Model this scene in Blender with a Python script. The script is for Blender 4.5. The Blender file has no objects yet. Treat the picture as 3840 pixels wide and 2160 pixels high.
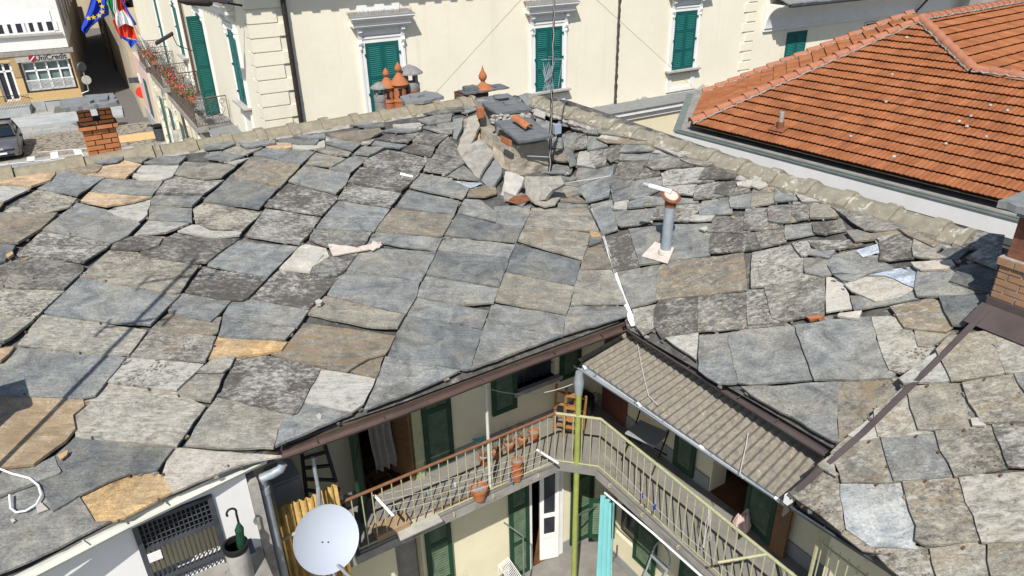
import bpy, bmesh, math, random
import numpy as np
from mathutils import Vector, Matrix, noise
from mathutils.bvhtree import BVHTree
random.seed(7)
SC = bpy.context.scene
COL = SC.collection
R = math.radians

# ------------------------------------------------------------------ camera, sky, sun, exposure
FPX, PITCH, ROLL = 2718.0, R(27.0), R(-1.24)
_c, _s = math.cos(PITCH), math.sin(PITCH)
_M = np.array([[1, 0, 0], [0, -_s, -_c], [0, _c, -_s]])
_cr, _sr = math.cos(ROLL), math.sin(ROLL)
MM = np.array([[_cr, -_sr, 0], [_sr, _cr, 0], [0, 0, 1]]) @ _M
cam = bpy.data.cameras.new('camera')
cam.sensor_width = 36.0
cam.lens = FPX / 3840 * 36.0
cam.clip_start = 0.1
cam.clip_end = 3000
camo = bpy.data.objects.new('camera', cam)
COL.objects.link(camo)
camo.matrix_world = Matrix(((MM[0][0], -MM[1][0], -MM[2][0], 0), (MM[0][1], -MM[1][1], -MM[2][1], 0),
                            (MM[0][2], -MM[1][2], -MM[2][2], 0), (0, 0, 0, 1)))
SC.camera = camo

SUN_AZ, SUN_EL = R(81), R(51)            # direction the light travels towards, and its height
SD = Vector((math.cos(SUN_AZ) * math.cos(SUN_EL), math.sin(SUN_AZ) * math.cos(SUN_EL), -math.sin(SUN_EL)))
W = bpy.data.worlds.new('World')
SC.world = W
W.use_nodes = True
sky = W.node_tree.nodes.new('ShaderNodeTexSky')
sky.sky_type = 'NISHITA'
sky.sun_disc = False
sky.sun_elevation = SUN_EL
sky.sun_rotation = math.atan2(-SD.x, -SD.y)
W.node_tree.links.new(sky.outputs[0], W.node_tree.nodes['Background'].inputs[0])
W.node_tree.nodes['Background'].inputs[1].default_value = 0.1
sl = bpy.data.lights.new('sun', 'SUN')
sl.energy = 4.6
sl.angle = R(0.5)
sl.color = (1.0, 0.965, 0.91)
so = bpy.data.objects.new('sun', sl)
COL.objects.link(so)
so.rotation_euler = SD.to_track_quat('-Z', 'Y').to_euler()
SC.view_settings.view_transform = 'Standard'
SC.view_settings.look = 'None'
SC.view_settings.exposure = 0.3
SC.view_settings.gamma = 1.0

# ------------------------------------------------------------------ geometry helpers
Z = Vector((0, 0, 1))
def unit(a): return Vector((math.cos(a), math.sin(a), 0))
A = unit(R(31.94)); B = Vector((-A.y, A.x, 0))          # courtyard house axes
A1 = unit(R(30.4)); B1 = Vector((-A1.y, A1.x, 0))       # palazzo axes
def ray(x, y):
    d = MM.T @ np.array([(x - 1920) / FPX, (y - 1080) / FPX, 1.0])
    return Vector(d)
def proj(p):
    q = MM @ np.array(p)
    return (q[0] / q[2] * FPX + 1920, q[1] / q[2] * FPX + 1080)
def atz(x, y, z):
    d = ray(x, y); return d * (z / d.z)
def atn(x, y, n, k):
    d = ray(x, y); return d * (k / d.dot(n))
def atv(x, y, v): return atn(x, y, B, v)
def atu(x, y, u): return atn(x, y, A, u)
def uvz(u, v, z): return A * u + B * v + Z * z
def up_to(p, y):
    """height above p at which the vertical through p is seen at picture row y"""
    lo, hi = -6.0, 12.0
    for _ in range(50):
        m = (lo + hi) / 2
        if proj(p + Z * m)[1] > y: lo = m
        else: hi = m
    return lo

class Fr:
    def __init__(s, o, x, y, z): s.o, s.x, s.y, s.z = o, x, y, z
    def __call__(s, a, b, c): return s.o + s.x * a + s.y * b + s.z * c

ORG = {}
class MB:
    def __init__(s): s.v = []; s.f = []; s.at = {}
    def add(s, vs, fs):
        n = len(s.v); s.v += [Vector(p) for p in vs]; s.f += [tuple(i + n for i in f) for f in fs]
        return n
    def poly(s, pts): s.add(pts, [tuple(range(len(pts)))])
    def prism(s, pts, vec):
        n = len(pts); vec = Vector(vec)
        nn = Vector((0, 0, 0))
        for i in range(n):
            nn += Vector(pts[i]).cross(Vector(pts[(i + 1) % n]))
        if nn.dot(vec) > 0: pts = list(reversed(pts))
        vs = list(pts) + [Vector(p) + vec for p in pts]
        fs = [tuple(range(n)), tuple(reversed(range(n, 2 * n)))]
        for i in range(n):
            j = (i + 1) % n
            fs.append((i, i + n, j + n, j))
        s.add(vs, fs)
    def box(s, o, ax, ay, az):
        o = Vector(o); s.prism([o, o + ax, o + ax + ay, o + ay], az)
    def fbox(s, fr, x0, x1, y0, y1, z0, z1):
        s.prism([fr(x0, y0, z0), fr(x1, y0, z0), fr(x1, y1, z0), fr(x0, y1, z0)], fr(0, 0, z1) - fr(0, 0, z0))
    def bar(s, a, b, w, h, up=None):
        a, b = Vector(a), Vector(b); d = (b - a).normalized()
        up = Vector(up) if up else (Z if abs(d.z) < 0.9 else B)
        x = d.cross(up).normalized(); y = x.cross(d).normalized()
        o = a - x * w / 2 - y * h / 2
        s.prism([o, o + x * w, o + x * w + y * h, o + y * h], b - a)
    def tube(s, pts, r, n=8, cap=True):
        pts = [Vector(p) for p in pts]
        rs = r if isinstance(r, (list, tuple)) else [r] * len(pts)
        rings = []; px = None
        for i, p in enumerate(pts):
            a = pts[max(0, i - 1)]; b = pts[min(len(pts) - 1, i + 1)]
            d = (b - a).normalized()
            if px is None:
                px = d.cross(Z if abs(d.z) < 0.9 else A).normalized()
            px = (px - d * px.dot(d)).normalized(); py = d.cross(px)
            rings.append([p + (px * math.cos(2 * math.pi * k / n) + py * math.sin(2 * math.pi * k / n)) * rs[i] for k in range(n)])
        vs = [q for ring in rings for q in ring]; fs = []
        for i in range(len(pts) - 1):
            for k in range(n):
                k2 = (k + 1) % n
                fs.append((i * n + k, i * n + k2, (i + 1) * n + k2, (i + 1) * n + k))
        if cap:
            fs.append(tuple(reversed(range(n)))); m = (len(pts) - 1) * n
            fs.append(tuple(range(m, m + n)))
        s.add(vs, fs)
    def lathe(s, base, axis, prof, n=16):
        axis = Vector(axis).normalized(); base = Vector(base)
        x = axis.cross(A if abs(axis.dot(A)) < 0.9 else Z).normalized(); y = axis.cross(x)
        vs = []; fs = []
        for r, h in prof:
            for k in range(n):
                a = 2 * math.pi * k / n
                vs.append(base + axis * h + (x * math.cos(a) + y * math.sin(a)) * max(r, 1e-4))
        for i in range(len(prof) - 1):
            for k in range(n):
                k2 = (k + 1) % n
                fs.append((i * n + k, i * n + k2, (i + 1) * n + k2, (i + 1) * n + k))
        fs.append(tuple(reversed(range(n)))); m = (len(prof) - 1) * n
        fs.append(tuple(range(m, m + n)))
        s.add(vs, fs)
    def build(s, name, mat, parent=None, smooth=False, bevel=0.0):
        o0 = ORG.get(parent.name, Vector((0, 0, 0))) if parent else Vector((0, 0, 0))
        me = bpy.data.meshes.new(name)
        me.from_pydata([tuple(p - o0) for p in s.v], [], s.f)
        me.validate(clean_customdata=False)
        bm = bmesh.new(); bm.from_mesh(me)
        bmesh.ops.recalc_face_normals(bm, faces=bm.faces)
        bm.to_mesh(me); bm.free()
        me.materials.append(mat)
        if smooth:
            me.polygons.foreach_set('use_smooth', [True] * len(me.polygons))
        for k, vals in s.at.items():
            if len(vals) == len(me.vertices):
                at = me.color_attributes.new(k, 'FLOAT_COLOR', 'POINT')
                at.data.foreach_set('color', [c for q in vals for c in (q[0], q[1], q[2], 1.0)])
        o = bpy.data.objects.new(name, me)
        COL.objects.link(o)
        if parent:
            o.parent = parent
            ORG[o.name] = o0
        else:
            ORG[o.name] = Vector((0, 0, 0))
        if smooth:
            m = o.modifiers.new('split', 'EDGE_SPLIT'); m.split_angle = R(40)
        if bevel:
            m = o.modifiers.new('bevel', 'BEVEL'); m.width = bevel; m.segments = 2; m.limit_method = 'ANGLE'; m.angle_limit = R(40)
        return o

def thing(name, label, cat, loc, group=None):
    o = bpy.data.objects.new(name, None); COL.objects.link(o)
    o.location = Vector(loc); o.empty_display_size = 0.2
    o['label'] = label; o['category'] = cat
    if group: o['group'] = group
    ORG[o.name] = Vector(loc)
    return o
def tag(o, label, cat, group=None):
    o['label'] = label; o['category'] = cat
    if group: o['group'] = group
    return o
def struct(o): o['kind'] = 'structure'; return o
def part(parent, name, mat, label=None, smooth=False, bevel=0.0):
    def deco(fn):
        m = MB(); fn(m)
        o = m.build(name, mat, parent, smooth, bevel)
        if label: o['label'] = label
        return o
    return deco
def text_mesh(name, s, size, o, ex, ey, mat, parent=None, ext=0.004, align='CENTER', bold=0.0):
    cu = bpy.data.curves.new(name, 'FONT'); cu.body = s; cu.size = size; cu.extrude = ext; cu.align_x = align; cu.offset = bold
    t = bpy.data.objects.new(name, cu); COL.objects.link(t)
    dg = bpy.context.evaluated_depsgraph_get()
    me = bpy.data.meshes.new_from_object(t.evaluated_get(dg))
    bpy.data.objects.remove(t)
    ez = ex.cross(ey).normalized()
    o0 = ORG.get(parent.name, Vector((0, 0, 0))) if parent else Vector((0, 0, 0))
    for v in me.vertices:
        c = v.co; v.co = o + ex * c.x + ey * c.y + ez * c.z - o0
    me.materials.clear(); me.materials.append(mat)
    ob = bpy.data.objects.new(name, me); COL.objects.link(ob)
    if parent: ob.parent = parent
    ORG[ob.name] = o0
    return ob

# ------------------------------------------------------------------ materials
def ramp(nt, fac, stops):
    n = nt.nodes.new('ShaderNodeValToRGB')
    e = n.color_ramp.elements
    e[0].position, e[0].color = stops[0][0], (*stops[0][1], 1)
    e[1].position, e[1].color = stops[-1][0], (*stops[-1][1], 1)
    for p, c in stops[1:-1]:
        q = e.new(p); q.color = (*c, 1)
    nt.links.new(fac, n.inputs[0])
    return n.outputs[0]
def mixc(nt, fac, a, b, mode='MIX'):
    n = nt.nodes.new('ShaderNodeMix'); n.data_type = 'RGBA'; n.blend_type = mode
    for sock, v in ((n.inputs[0], fac), (n.inputs[6], a), (n.inputs[7], b)):
        if hasattr(v, 'is_linked') or hasattr(v, 'links'): nt.links.new(v, sock)
        elif isinstance(v, (int, float)): sock.default_value = v
        else: sock.default_value = (*v, 1)
    return n.outputs[2]
def noise_n(nt, vec, scale, detail=6, rough=0.6, dist=0.0):
    n = nt.nodes.new('ShaderNodeTexNoise'); n.inputs['Scale'].default_value = scale
    n.inputs['Detail'].default_value = detail; n.inputs['Roughness'].default_value = rough
    n.inputs['Distortion'].default_value = dist
    if vec is not None: nt.links.new(vec, n.inputs['Vector'])
    return n.outputs['Fac']
def math_n(nt, op, a, b=0.0, c=0.0):
    n = nt.nodes.new('ShaderNodeMath'); n.operation = op
    for i, v in enumerate((a, b, c)):
        if hasattr(v, 'links'): nt.links.new(v, n.inputs[i])
        else: n.inputs[i].default_value = v
    return n.outputs[0]
def mapping(nt, vec, scale=(1, 1, 1), rot=(0, 0, 0)):
    n = nt.nodes.new('ShaderNodeMapping'); n.inputs['Scale'].default_value = scale; n.inputs['Rotation'].default_value = rot
    nt.links.new(vec, n.inputs['Vector']); return n.outputs[0]
def new_mat(name, rough=0.8, metal=0.0, spec=0.3):
    m = bpy.data.materials.new(name); m.use_nodes = True
    nt = m.node_tree; b = nt.nodes['Principled BSDF']
    b.inputs['Roughness'].default_value = rough; b.inputs['Metallic'].default_value = metal
    b.inputs['Specular IOR Level'].default_value = spec
    g = nt.nodes.new('ShaderNodeNewGeometry')
    return m, nt, b, g.outputs['Position']
def bump(nt, b, h, strength=0.3, dist=0.02):
    n = nt.nodes.new('ShaderNodeBump'); n.inputs['Strength'].default_value = strength; n.inputs['Distance'].default_value = dist
    nt.links.new(h, n.inputs['Height']); nt.links.new(n.outputs[0], b.inputs['Normal'])
def mk(name, c1, c2=None, scale=6.0, rough=0.8, metal=0.0, bmp=0.15, bscale=None, spot=None, spec=0.3, stretch=(1, 1, 1), lo=0.3, hi=0.7, dist=0.01):
    """mottled two-tone surface; spot = (colour, scale, threshold, softness)"""
    c2 = c2 or tuple(c * 0.75 for c in c1)
    m, nt, b, pos = new_mat(name, rough, metal, spec)
    vec = mapping(nt, pos, stretch)
    n1 = noise_n(nt, vec, scale, 8, 0.65)
    col = ramp(nt, n1, [(lo, c2), (hi, c1)])
    if spot:
        for sp in (spot if isinstance(spot, list) else [spot]):
            n2 = noise_n(nt, vec, sp[1], 6, 0.7, 0.6)
            f = ramp(nt, n2, [(sp[2], (0, 0, 0)), (min(1.0, sp[2] + sp[3]), (1, 1, 1))])
            col = mixc(nt, f, col, sp[0])
    nt.links.new(col, b.inputs['Base Color'])
    if bmp:
        bump(nt, b, noise_n(nt, vec, bscale or scale * 4, 8, 0.7), bmp, dist)
    return m
def slate_mat():
    m, nt, b, pos = new_mat('slate', 0.72, 0, 0.35)
    t = nt.nodes.new('ShaderNodeAttribute'); t.attribute_name = 'tint'
    f = nt.nodes.new('ShaderNodeAttribute'); f.attribute_name = 'fx'
    of = nt.nodes.new('ShaderNodeAttribute'); of.attribute_name = 'off'
    sp = nt.nodes.new('ShaderNodeSeparateColor'); nt.links.new(f.outputs['Color'], sp.inputs[0])
    va = nt.nodes.new('ShaderNodeVectorMath'); va.operation = 'ADD'
    nt.links.new(pos, va.inputs[0]); nt.links.new(of.outputs['Vector'], va.inputs[1])
    p = va.outputs[0]
    st = mapping(nt, p, (1.0, 5.0, 5.0), (0, 0, R(-15)))
    n1 = noise_n(nt, st, 2.6, 9, 0.7, 0.4)
    n2 = noise_n(nt, p, 1.5, 6, 0.6)
    n3 = noise_n(nt, p, 42, 5, 0.75)
    v1 = math_n(nt, 'MULTIPLY_ADD', n1, 1.1, 0.45)
    base = mixc(nt, 1.0, t.outputs['Color'], ramp(nt, math_n(nt, 'MULTIPLY', v1, 0.55), [(0.3, (0.55, 0.56, 0.58)), (0.55, (1, 1, 1)), (0.75, (1.3, 1.28, 1.2))]), 'MULTIPLY')
    base = mixc(nt, ramp(nt, n2, [(0.42, (0, 0, 0)), (0.72, (0.6, 0.6, 0.6))]), base, (0.25, 0.222, 0.168))
    n7 = noise_n(nt, p, 3.6, 7, 0.7, 0.8)
    base = mixc(nt, 1.0, base, ramp(nt, n7, [(0.3, (0.50, 0.51, 0.52)), (0.5, (1, 1, 1)), (0.7, (1.5, 1.47, 1.38))]), 'MULTIPLY')
    base = mixc(nt, 1.0, base, ramp(nt, n3, [(0.3, (0.58, 0.58, 0.58)), (0.5, (1, 1, 1)), (0.70, (1.35, 1.35, 1.35))]), 'MULTIPLY')
    # rust / ochre bloom
    n6 = noise_n(nt, mapping(nt, p, (1, 3, 3), (0, 0, R(20))), 1.7, 8, 0.65, 1.0)
    oc = math_n(nt, 'MULTIPLY_ADD', sp.outputs[2], 0.45, -0.25)
    fo = ramp(nt, math_n(nt, 'ADD', n6, oc), [(0.46, (0, 0, 0)), (0.66, (0.85, 0.85, 0.85))])
    base = mixc(nt, fo, base, (0.25, 0.175, 0.095))
    # pale crust
    n5 = noise_n(nt, mapping(nt, p, (1, 2.2, 2.2), (0, 0, R(-15))), 9, 9, 0.75, 0.5)
    fw = ramp(nt, math_n(nt, 'ADD', n5, math_n(nt, 'MULTIPLY_ADD', sp.outputs[1], 0.42, -0.21)), [(0.5, (0, 0, 0)), (0.66, (0.85, 0.85, 0.85))])
    base = mixc(nt, fw, base, (0.45, 0.43, 0.38))
    # dark lichen
    n4 = noise_n(nt, mapping(nt, p, (1, 1.5, 1.5)), 13, 9, 0.78, 0.3)
    n4b = noise_n(nt, p, 2.2, 4, 0.5)
    s4 = math_n(nt, 'MULTIPLY_ADD', n4b, 0.35, math_n(nt, 'MULTIPLY', n4, 0.75))
    fd = ramp(nt, math_n(nt, 'ADD', s4, math_n(nt, 'MULTIPLY_ADD', sp.outputs[0], 0.4, -0.26)), [(0.55, (0, 0, 0)), (0.68, (0.9, 0.9, 0.9))])
    base = mixc(nt, fd, base, (0.062, 0.054, 0.046))
    # clusters of round brown lichen spots
    vo = nt.nodes.new('ShaderNodeTexVoronoi'); vo.inputs['Scale'].default_value = 26; vo.inputs['Randomness'].default_value = 1.0
    nt.links.new(p, vo.inputs['Vector'])
    cl = noise_n(nt, p, 2.4, 3, 0.5)
    rad = math_n(nt, 'MULTIPLY', ramp(nt, cl, [(.50, (0, 0, 0)), (.68, (.42, .42, .42))]), math_n(nt, 'MULTIPLY_ADD', sp.outputs[0], 1.2, .2))
    fs = ramp(nt, math_n(nt, 'SUBTRACT', rad, vo.outputs['Distance']), [(.0, (0, 0, 0)), (.05, (.85, .85, .85))])
    base = mixc(nt, fs, base, (0.075, 0.055, 0.038))
    nt.links.new(base, b.inputs['Base Color'])
    h = math_n(nt, 'ADD', math_n(nt, 'MULTIPLY', n1, 1.0), math_n(nt, 'MULTIPLY', n3, 0.35))
    bump(nt, b, h, 0.75, 0.025)
    return m
M = {}
M['slate'] = slate_mat()
M['underlay'] = mk('dark stone under the slates', (0.13, 0.125, 0.115), (0.04, 0.038, 0.034), 6, 0.9, bmp=0.6, spot=((0.28, 0.26, 0.22), 5, 0.55, 0.15))
def stucco_mat(name, c1, c2, patch=True):
    m, nt, b, pos = new_mat(name, 0.92, 0, 0.1)
    n1 = noise_n(nt, pos, .55, 8, .6)
    col = ramp(nt, n1, [(.3, c2), (.7, c1)])
    st = noise_n(nt, mapping(nt, pos, (2.6, 2.6, .16)), 1.0, 7, .65)          # rain streaks
    col = mixc(nt, ramp(nt, st, [(.56, (0, 0, 0)), (.78, (.30, .30, .30))]), col, (.54, .48, .36))
    dirt = noise_n(nt, pos, 2.6, 8, .72, .5)
    col = mixc(nt, ramp(nt, dirt, [(.60, (0, 0, 0)), (.78, (.3, .3, .3))]), col, (.60, .53, .39))
    if patch:
        sx = nt.nodes.new('ShaderNodeSeparateXYZ'); nt.links.new(pos, sx.inputs[0])
        low = ramp(nt, math_n(nt, 'MULTIPLY_ADD', sx.outputs[2], -.55, -2.85), [(0.0, (0, 0, 0)), (.9, (1, 1, 1))])   # bare plaster low down, above the ledge
        pn = noise_n(nt, pos, 1.1, 6, .6, .8)
        f = ramp(nt, math_n(nt, 'MULTIPLY', pn, low), [(.50, (0, 0, 0)), (.54, (.9, .9, .9))])
        col = mixc(nt, f, col, (.42, .40, .36))
    nt.links.new(col, b.inputs['Base Color'])
    bump(nt, b, noise_n(nt, pos, 5, 8, .65), .28, .03)
    return m
M['stucco'] = stucco_mat('cream stucco', (0.80, 0.745, 0.60), (0.745, 0.69, 0.545))
M['stucco_old'] = mk('peeling cream stucco', (0.76, 0.68, 0.48), (0.66, 0.58, 0.40), 1.2, 0.9, bmp=0.3, bscale=9, spot=[((0.36, 0.35, 0.33), 0.9, 0.62, 0.04)], spec=0.1)
M['white'] = mk('white moulding paint', (0.80, 0.79, 0.76), (0.70, 0.69, 0.66), 3, 0.7, bmp=0.05, spec=0.2)
M['whitewall'] = mk('white plaster', (0.74, 0.73, 0.71), (0.66, 0.65, 0.63), 1.5, 0.9, bmp=0.12, spot=((0.52, 0.51, 0.48), 2.5, 0.66, 0.1), spec=0.1)
M['tealslat'] = mk('sunlit teal slats', (0.022, 0.165, 0.145), (0.014, 0.13, 0.115), 3, 0.5, bmp=0.05, spec=0.3)  # lighter copy of the shutter teal, sunlight on the slats put into the colour
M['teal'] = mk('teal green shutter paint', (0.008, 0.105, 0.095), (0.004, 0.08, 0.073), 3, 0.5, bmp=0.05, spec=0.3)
M['dgreen'] = mk('dark green shutter paint', (0.013, 0.060, 0.029), (0.008, 0.040, 0.020), 4, 0.55, bmp=0.05, spot=((0.10, 0.13, 0.09), 9, 0.66, 0.08))
M['louvre'] = mk('weathered green slats', (0.12, 0.16, 0.10), (0.05, 0.085, 0.05), 7, 0.6, bmp=0.05)  # lightened against the frames so the louvres show in the shade
M['black'] = mk('black', (0.012, 0.012, 0.012), (0.006, 0.006, 0.006), 3, 0.7, bmp=0)
M['iron'] = mk('dark iron', (0.05, 0.04, 0.038), (0.03, 0.024, 0.022), 8, 0.6, metal=0.3, bmp=0.05)
M['rustiron'] = mk('weathered wrought iron', (0.15, 0.11, 0.085), (0.075, 0.055, 0.045), 18, 0.75, bmp=0.2)
M['rust'] = mk('rust', (0.26, 0.10, 0.045), (0.12, 0.05, 0.028), 14, 0.85, bmp=0.3)
M['railgreen'] = mk('faded yellow green paint', (0.43, 0.43, 0.25), (0.32, 0.315, 0.18), 14, 0.6, bmp=0.1, spot=((0.22, 0.12, 0.06), 22, 0.62, 0.06))
M['railrust'] = mk('rusted handrail', (0.25, 0.115, 0.055), (0.15, 0.07, 0.038), 11, 0.8, bmp=0.2)
M['postgreen'] = mk('lime green post paint', (0.33, 0.37, 0.09), (0.22, 0.25, 0.07), 7, 0.55, bmp=0.08, spot=((0.13, 0.11, 0.05), 12, 0.64, 0.05))
M['copper'] = mk('brown oxidised copper', (0.13, 0.083, 0.07), (0.075, 0.05, 0.044), 3, 0.55, metal=0.3, bmp=0.08, spot=((0.26, 0.175, 0.155), 2.4, 0.62, 0.08))
M['browncap'] = mk('brown sheet metal', (0.12, 0.095, 0.09), (0.085, 0.065, 0.062), 3, 0.5, metal=0.3, bmp=0.05)
M['zinc'] = mk('galvanised steel', (0.38, 0.42, 0.45), (0.27, 0.305, 0.33), 5, 0.5, metal=0.3, bmp=0.06, spot=((0.12, 0.12, 0.12), 9, 0.68, 0.1))
M['zincdark'] = mk('weathered grey gutter', (0.10, 0.11, 0.125), (0.05, 0.055, 0.065), 4, 0.5, metal=0.4, bmp=0.06)
M['gutterwhite'] = mk('pale gutter lip', (0.62, 0.62, 0.54), (0.50, 0.50, 0.44), 2, 0.55, bmp=0.06)
M['greengutter'] = mk('green grey coping metal', (0.25, 0.29, 0.26), (0.15, 0.18, 0.17), 3, 0.55, metal=0.3, bmp=0.06)
M['bluemetal'] = mk('galvanised flashing sheet', (0.42, 0.49, 0.58), (0.33, 0.39, 0.47), 3, 0.45, metal=0.4, bmp=0.05, spot=((0.25, 0.09, 0.035), 3.5, 0.66, 0.03))
M['concrete'] = mk('grey concrete', (0.33, 0.31, 0.28), (0.20, 0.19, 0.17), 4, 0.9, bmp=0.4, spot=((0.08, 0.075, 0.065), 7, 0.6, 0.1))
M['box'] = mk('cardboard brown', (0.36, 0.25, 0.15), (0.27, 0.18, 0.105), 6, 0.9)
M['floor'] = mk('worn balcony floor', (0.25, 0.235, 0.21), (0.17, 0.16, 0.14), 3, 0.9, bmp=0.3, spot=((0.12, 0.11, 0.09), 5, 0.6, 0.12))
M['ridge'] = mk('lichened ridge tile concrete', (0.30, 0.265, 0.19), (0.185, 0.16, 0.115), 9, 0.95, bmp=0.7, bscale=60, spot=[((0.10, 0.085, 0.06), 16, 0.63, 0.08), ((0.36, 0.27, 0.13), 5, 0.63, 0.1)])
M['ridgepale'] = mk('mossy ridge tile concrete', (0.31, 0.28, 0.215), (0.18, 0.16, 0.12), 7, 0.95, bmp=0.8, bscale=55, spot=[((0.46, 0.435, 0.37), 6, 0.57, 0.04), ((0.16, 0.135, 0.07), 5, 0.62, 0.12)])
M['hiptile'] = mk('pinkish hip tile', (0.40, 0.175, 0.10), (0.30, 0.12, 0.07), 5, 0.85, bmp=0.25, spot=((0.2, 0.13, 0.1), 8, 0.64, 0.1))
M['whitestone'] = mk('whitish rough slab', (0.42, 0.395, 0.345), (0.21, 0.197, 0.17), 5, 0.95, bmp=1.0, bscale=12, spot=[((0.17, 0.15, 0.125), 8, 0.56, 0.14)], dist=0.05)
M['mortar'] = mk('pale mortar', (0.42, 0.40, 0.36), (0.26, 0.24, 0.21), 12, 0.95, bmp=0.8)
M['rubble'] = mk('crumbling lime plaster', (0.44, 0.385, 0.30), (0.26, 0.225, 0.18), 4, 0.95, bmp=0.9, bscale=11, spot=[((0.24, 0.17, 0.12), 6, 0.60, 0.12), ((0.60, 0.54, 0.42), 3, 0.62, 0.1)], dist=0.05)
M['palestone'] = mk('pale lichened stone slab', (0.42, 0.385, 0.315), (0.25, 0.228, 0.19), 5.5, 0.95, bmp=0.9, bscale=14, spot=[((0.14, 0.12, 0.10), 9, 0.57, 0.12), ((0.55, 0.51, 0.44), 7, 0.62, 0.1)], dist=0.04)
M['darkslab'] = mk('dark grey cap slab', (0.165, 0.175, 0.178), (0.095, 0.10, 0.105), 5, 0.75, bmp=0.6, stretch=(1, 3, 3), spot=((0.28, 0.275, 0.25), 6, 0.64, 0.1))
M['greyslab'] = mk('grey stone slab', (0.245, 0.25, 0.245), (0.15, 0.155, 0.155), 5, 0.8, bmp=0.5, stretch=(1, 3, 3), spot=((0.34, 0.33, 0.29), 6, 0.63, 0.1))
M['sunstone'] = mk('white grey stone fragment', (0.47, 0.445, 0.395), (0.31, 0.295, 0.265), 7, 0.9, bmp=0.5, spot=((0.2, 0.185, 0.16), 11, 0.62, 0.1))
M['hook'] = mk('rusty hook', (0.12, 0.06, 0.04), (0.07, 0.04, 0.03), 20, 0.8, bmp=0)
M['ochrestone'] = mk('ochre stone fragment', (0.50, 0.34, 0.18), (0.34, 0.22, 0.11), 5, 0.9, bmp=0.4)
M['brick'] = mk('orange brick', (0.50, 0.20, 0.08), (0.36, 0.13, 0.05), 5, 0.9, bmp=0.4, spot=((0.50, 0.30, 0.10), 4, 0.6, 0.15))
M['brickpale'] = mk('pale brown brick', (0.33, 0.19, 0.105), (0.24, 0.135, 0.075), 8, 0.9, bmp=0.5)
M['brickold'] = mk('dark old brick', (0.22, 0.09, 0.05), (0.10, 0.05, 0.035), 7, 0.95, bmp=0.6)
M['terracotta'] = mk('terracotta', (0.43, 0.155, 0.062), (0.30, 0.105, 0.042), 7, 0.85, bmp=0.25, spot=[((0.16, 0.09, 0.055), 7, 0.58, 0.16), ((0.42, 0.26, 0.16), 12, 0.66, 0.1)])
M['cement'] = mk('cement chimney pot', (0.27, 0.26, 0.245), (0.16, 0.155, 0.15), 14, 0.95, bmp=0.5)
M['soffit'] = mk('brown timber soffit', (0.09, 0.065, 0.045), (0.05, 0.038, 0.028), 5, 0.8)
M['yardwall'] = mk('yellow cream yard plaster', (0.74, 0.68, 0.48), (0.64, 0.585, 0.41), 1.3, 0.9, bmp=0.25, spot=((0.48, 0.42, 0.27), 2.2, 0.62, 0.12), spec=0.1)
M['yardbase'] = mk('grey painted wall base', (0.30, 0.30, 0.29), (0.22, 0.22, 0.21), 3, 0.9)
M['fibrecement'] = mk('lichened fibre cement sheet', (0.27, 0.24, 0.185), (0.13, 0.115, 0.10), 18, 0.95, bmp=0.5, bscale=90, spot=[((0.13, 0.105, 0.075), 9, 0.62, 0.1), ((0.44, 0.37, 0.21), 12, 0.62, 0.1)])
M['fibreyellow'] = mk('yellowed corrugated plastic', (0.47, 0.32, 0.11), (0.30, 0.19, 0.06), 12, 0.8, bmp=0.3, spot=((0.58, 0.46, 0.24), 14, 0.6, 0.1))
M['dish'] = mk('pale grey dish paint', (0.42, 0.455, 0.51), (0.40, 0.43, 0.485), 1.2, 0.5, bmp=0.0)
M['whiteplastic'] = mk('white plastic', (0.78, 0.77, 0.76), (0.70, 0.69, 0.68), 4, 0.5, bmp=0)
M['wood'] = mk('brown wood', (0.22, 0.12, 0.055), (0.13, 0.07, 0.035), 6, 0.7, stretch=(1, 1, 6))
M['cane'] = mk('varnished cane', (0.42, 0.21, 0.07), (0.28, 0.13, 0.045), 9, 0.6)
M['doorbrown'] = mk('red brown door', (0.17, 0.06, 0.04), (0.12, 0.042, 0.03), 3, 0.6)
M['cloth'] = mk('grey curtain', (0.30, 0.28, 0.25), (0.22, 0.20, 0.18), 8, 0.95, bmp=0.2)
M['tealcloth'] = mk('turquoise curtain', (0.22, 0.55, 0.55), (0.18, 0.48, 0.49), 3, 0.9, bmp=0.15)
M['tealtrim'] = mk('patterned teal curtain edge', (0.10, 0.42, 0.40), (0.35, 0.55, 0.53), 22, 0.9, bmp=0)
M['greymetal'] = mk('grey cabinet paint', (0.30, 0.32, 0.33), (0.24, 0.255, 0.265), 3, 0.6, spot=((0.22, 0.08, 0.03), 5, 0.7, 0.03))
M['glass'] = mk('dark window glass', (0.03, 0.035, 0.045), (0.02, 0.024, 0.03), 2, 0.15, bmp=0, spec=0.6)
M['parquet'] = mk('brown interior floor', (0.16, 0.075, 0.03), (0.07, 0.033, 0.015), 5, 0.6, bmp=0)
M['parquetdark'] = mk('dark interior floor tile', (0.03, 0.018, 0.012), (0.02, 0.012, 0.009), 5, 0.6, bmp=0)
M['leaf'] = mk('green leaves', (0.08, 0.16, 0.035), (0.035, 0.085, 0.02), 8, 0.7, bmp=0)
M['petal'] = mk('red flowers', (0.55, 0.03, 0.06), (0.60, 0.14, 0.19), 10, 0.7, bmp=0)
M['asphalt'] = mk('asphalt', (0.15, 0.14, 0.125), (0.105, 0.10, 0.095), 3, 0.9, bmp=0.3)
M['paint'] = mk('road paint', (0.70, 0.69, 0.66), (0.55, 0.54, 0.51), 3, 0.8, bmp=0.1)
M['bankstone'] = mk('yellow stone cladding', (0.60, 0.42, 0.20), (0.48, 0.32, 0.145), 2.5, 0.8, bmp=0.1, stretch=(1.5, 1.5, 4))
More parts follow.
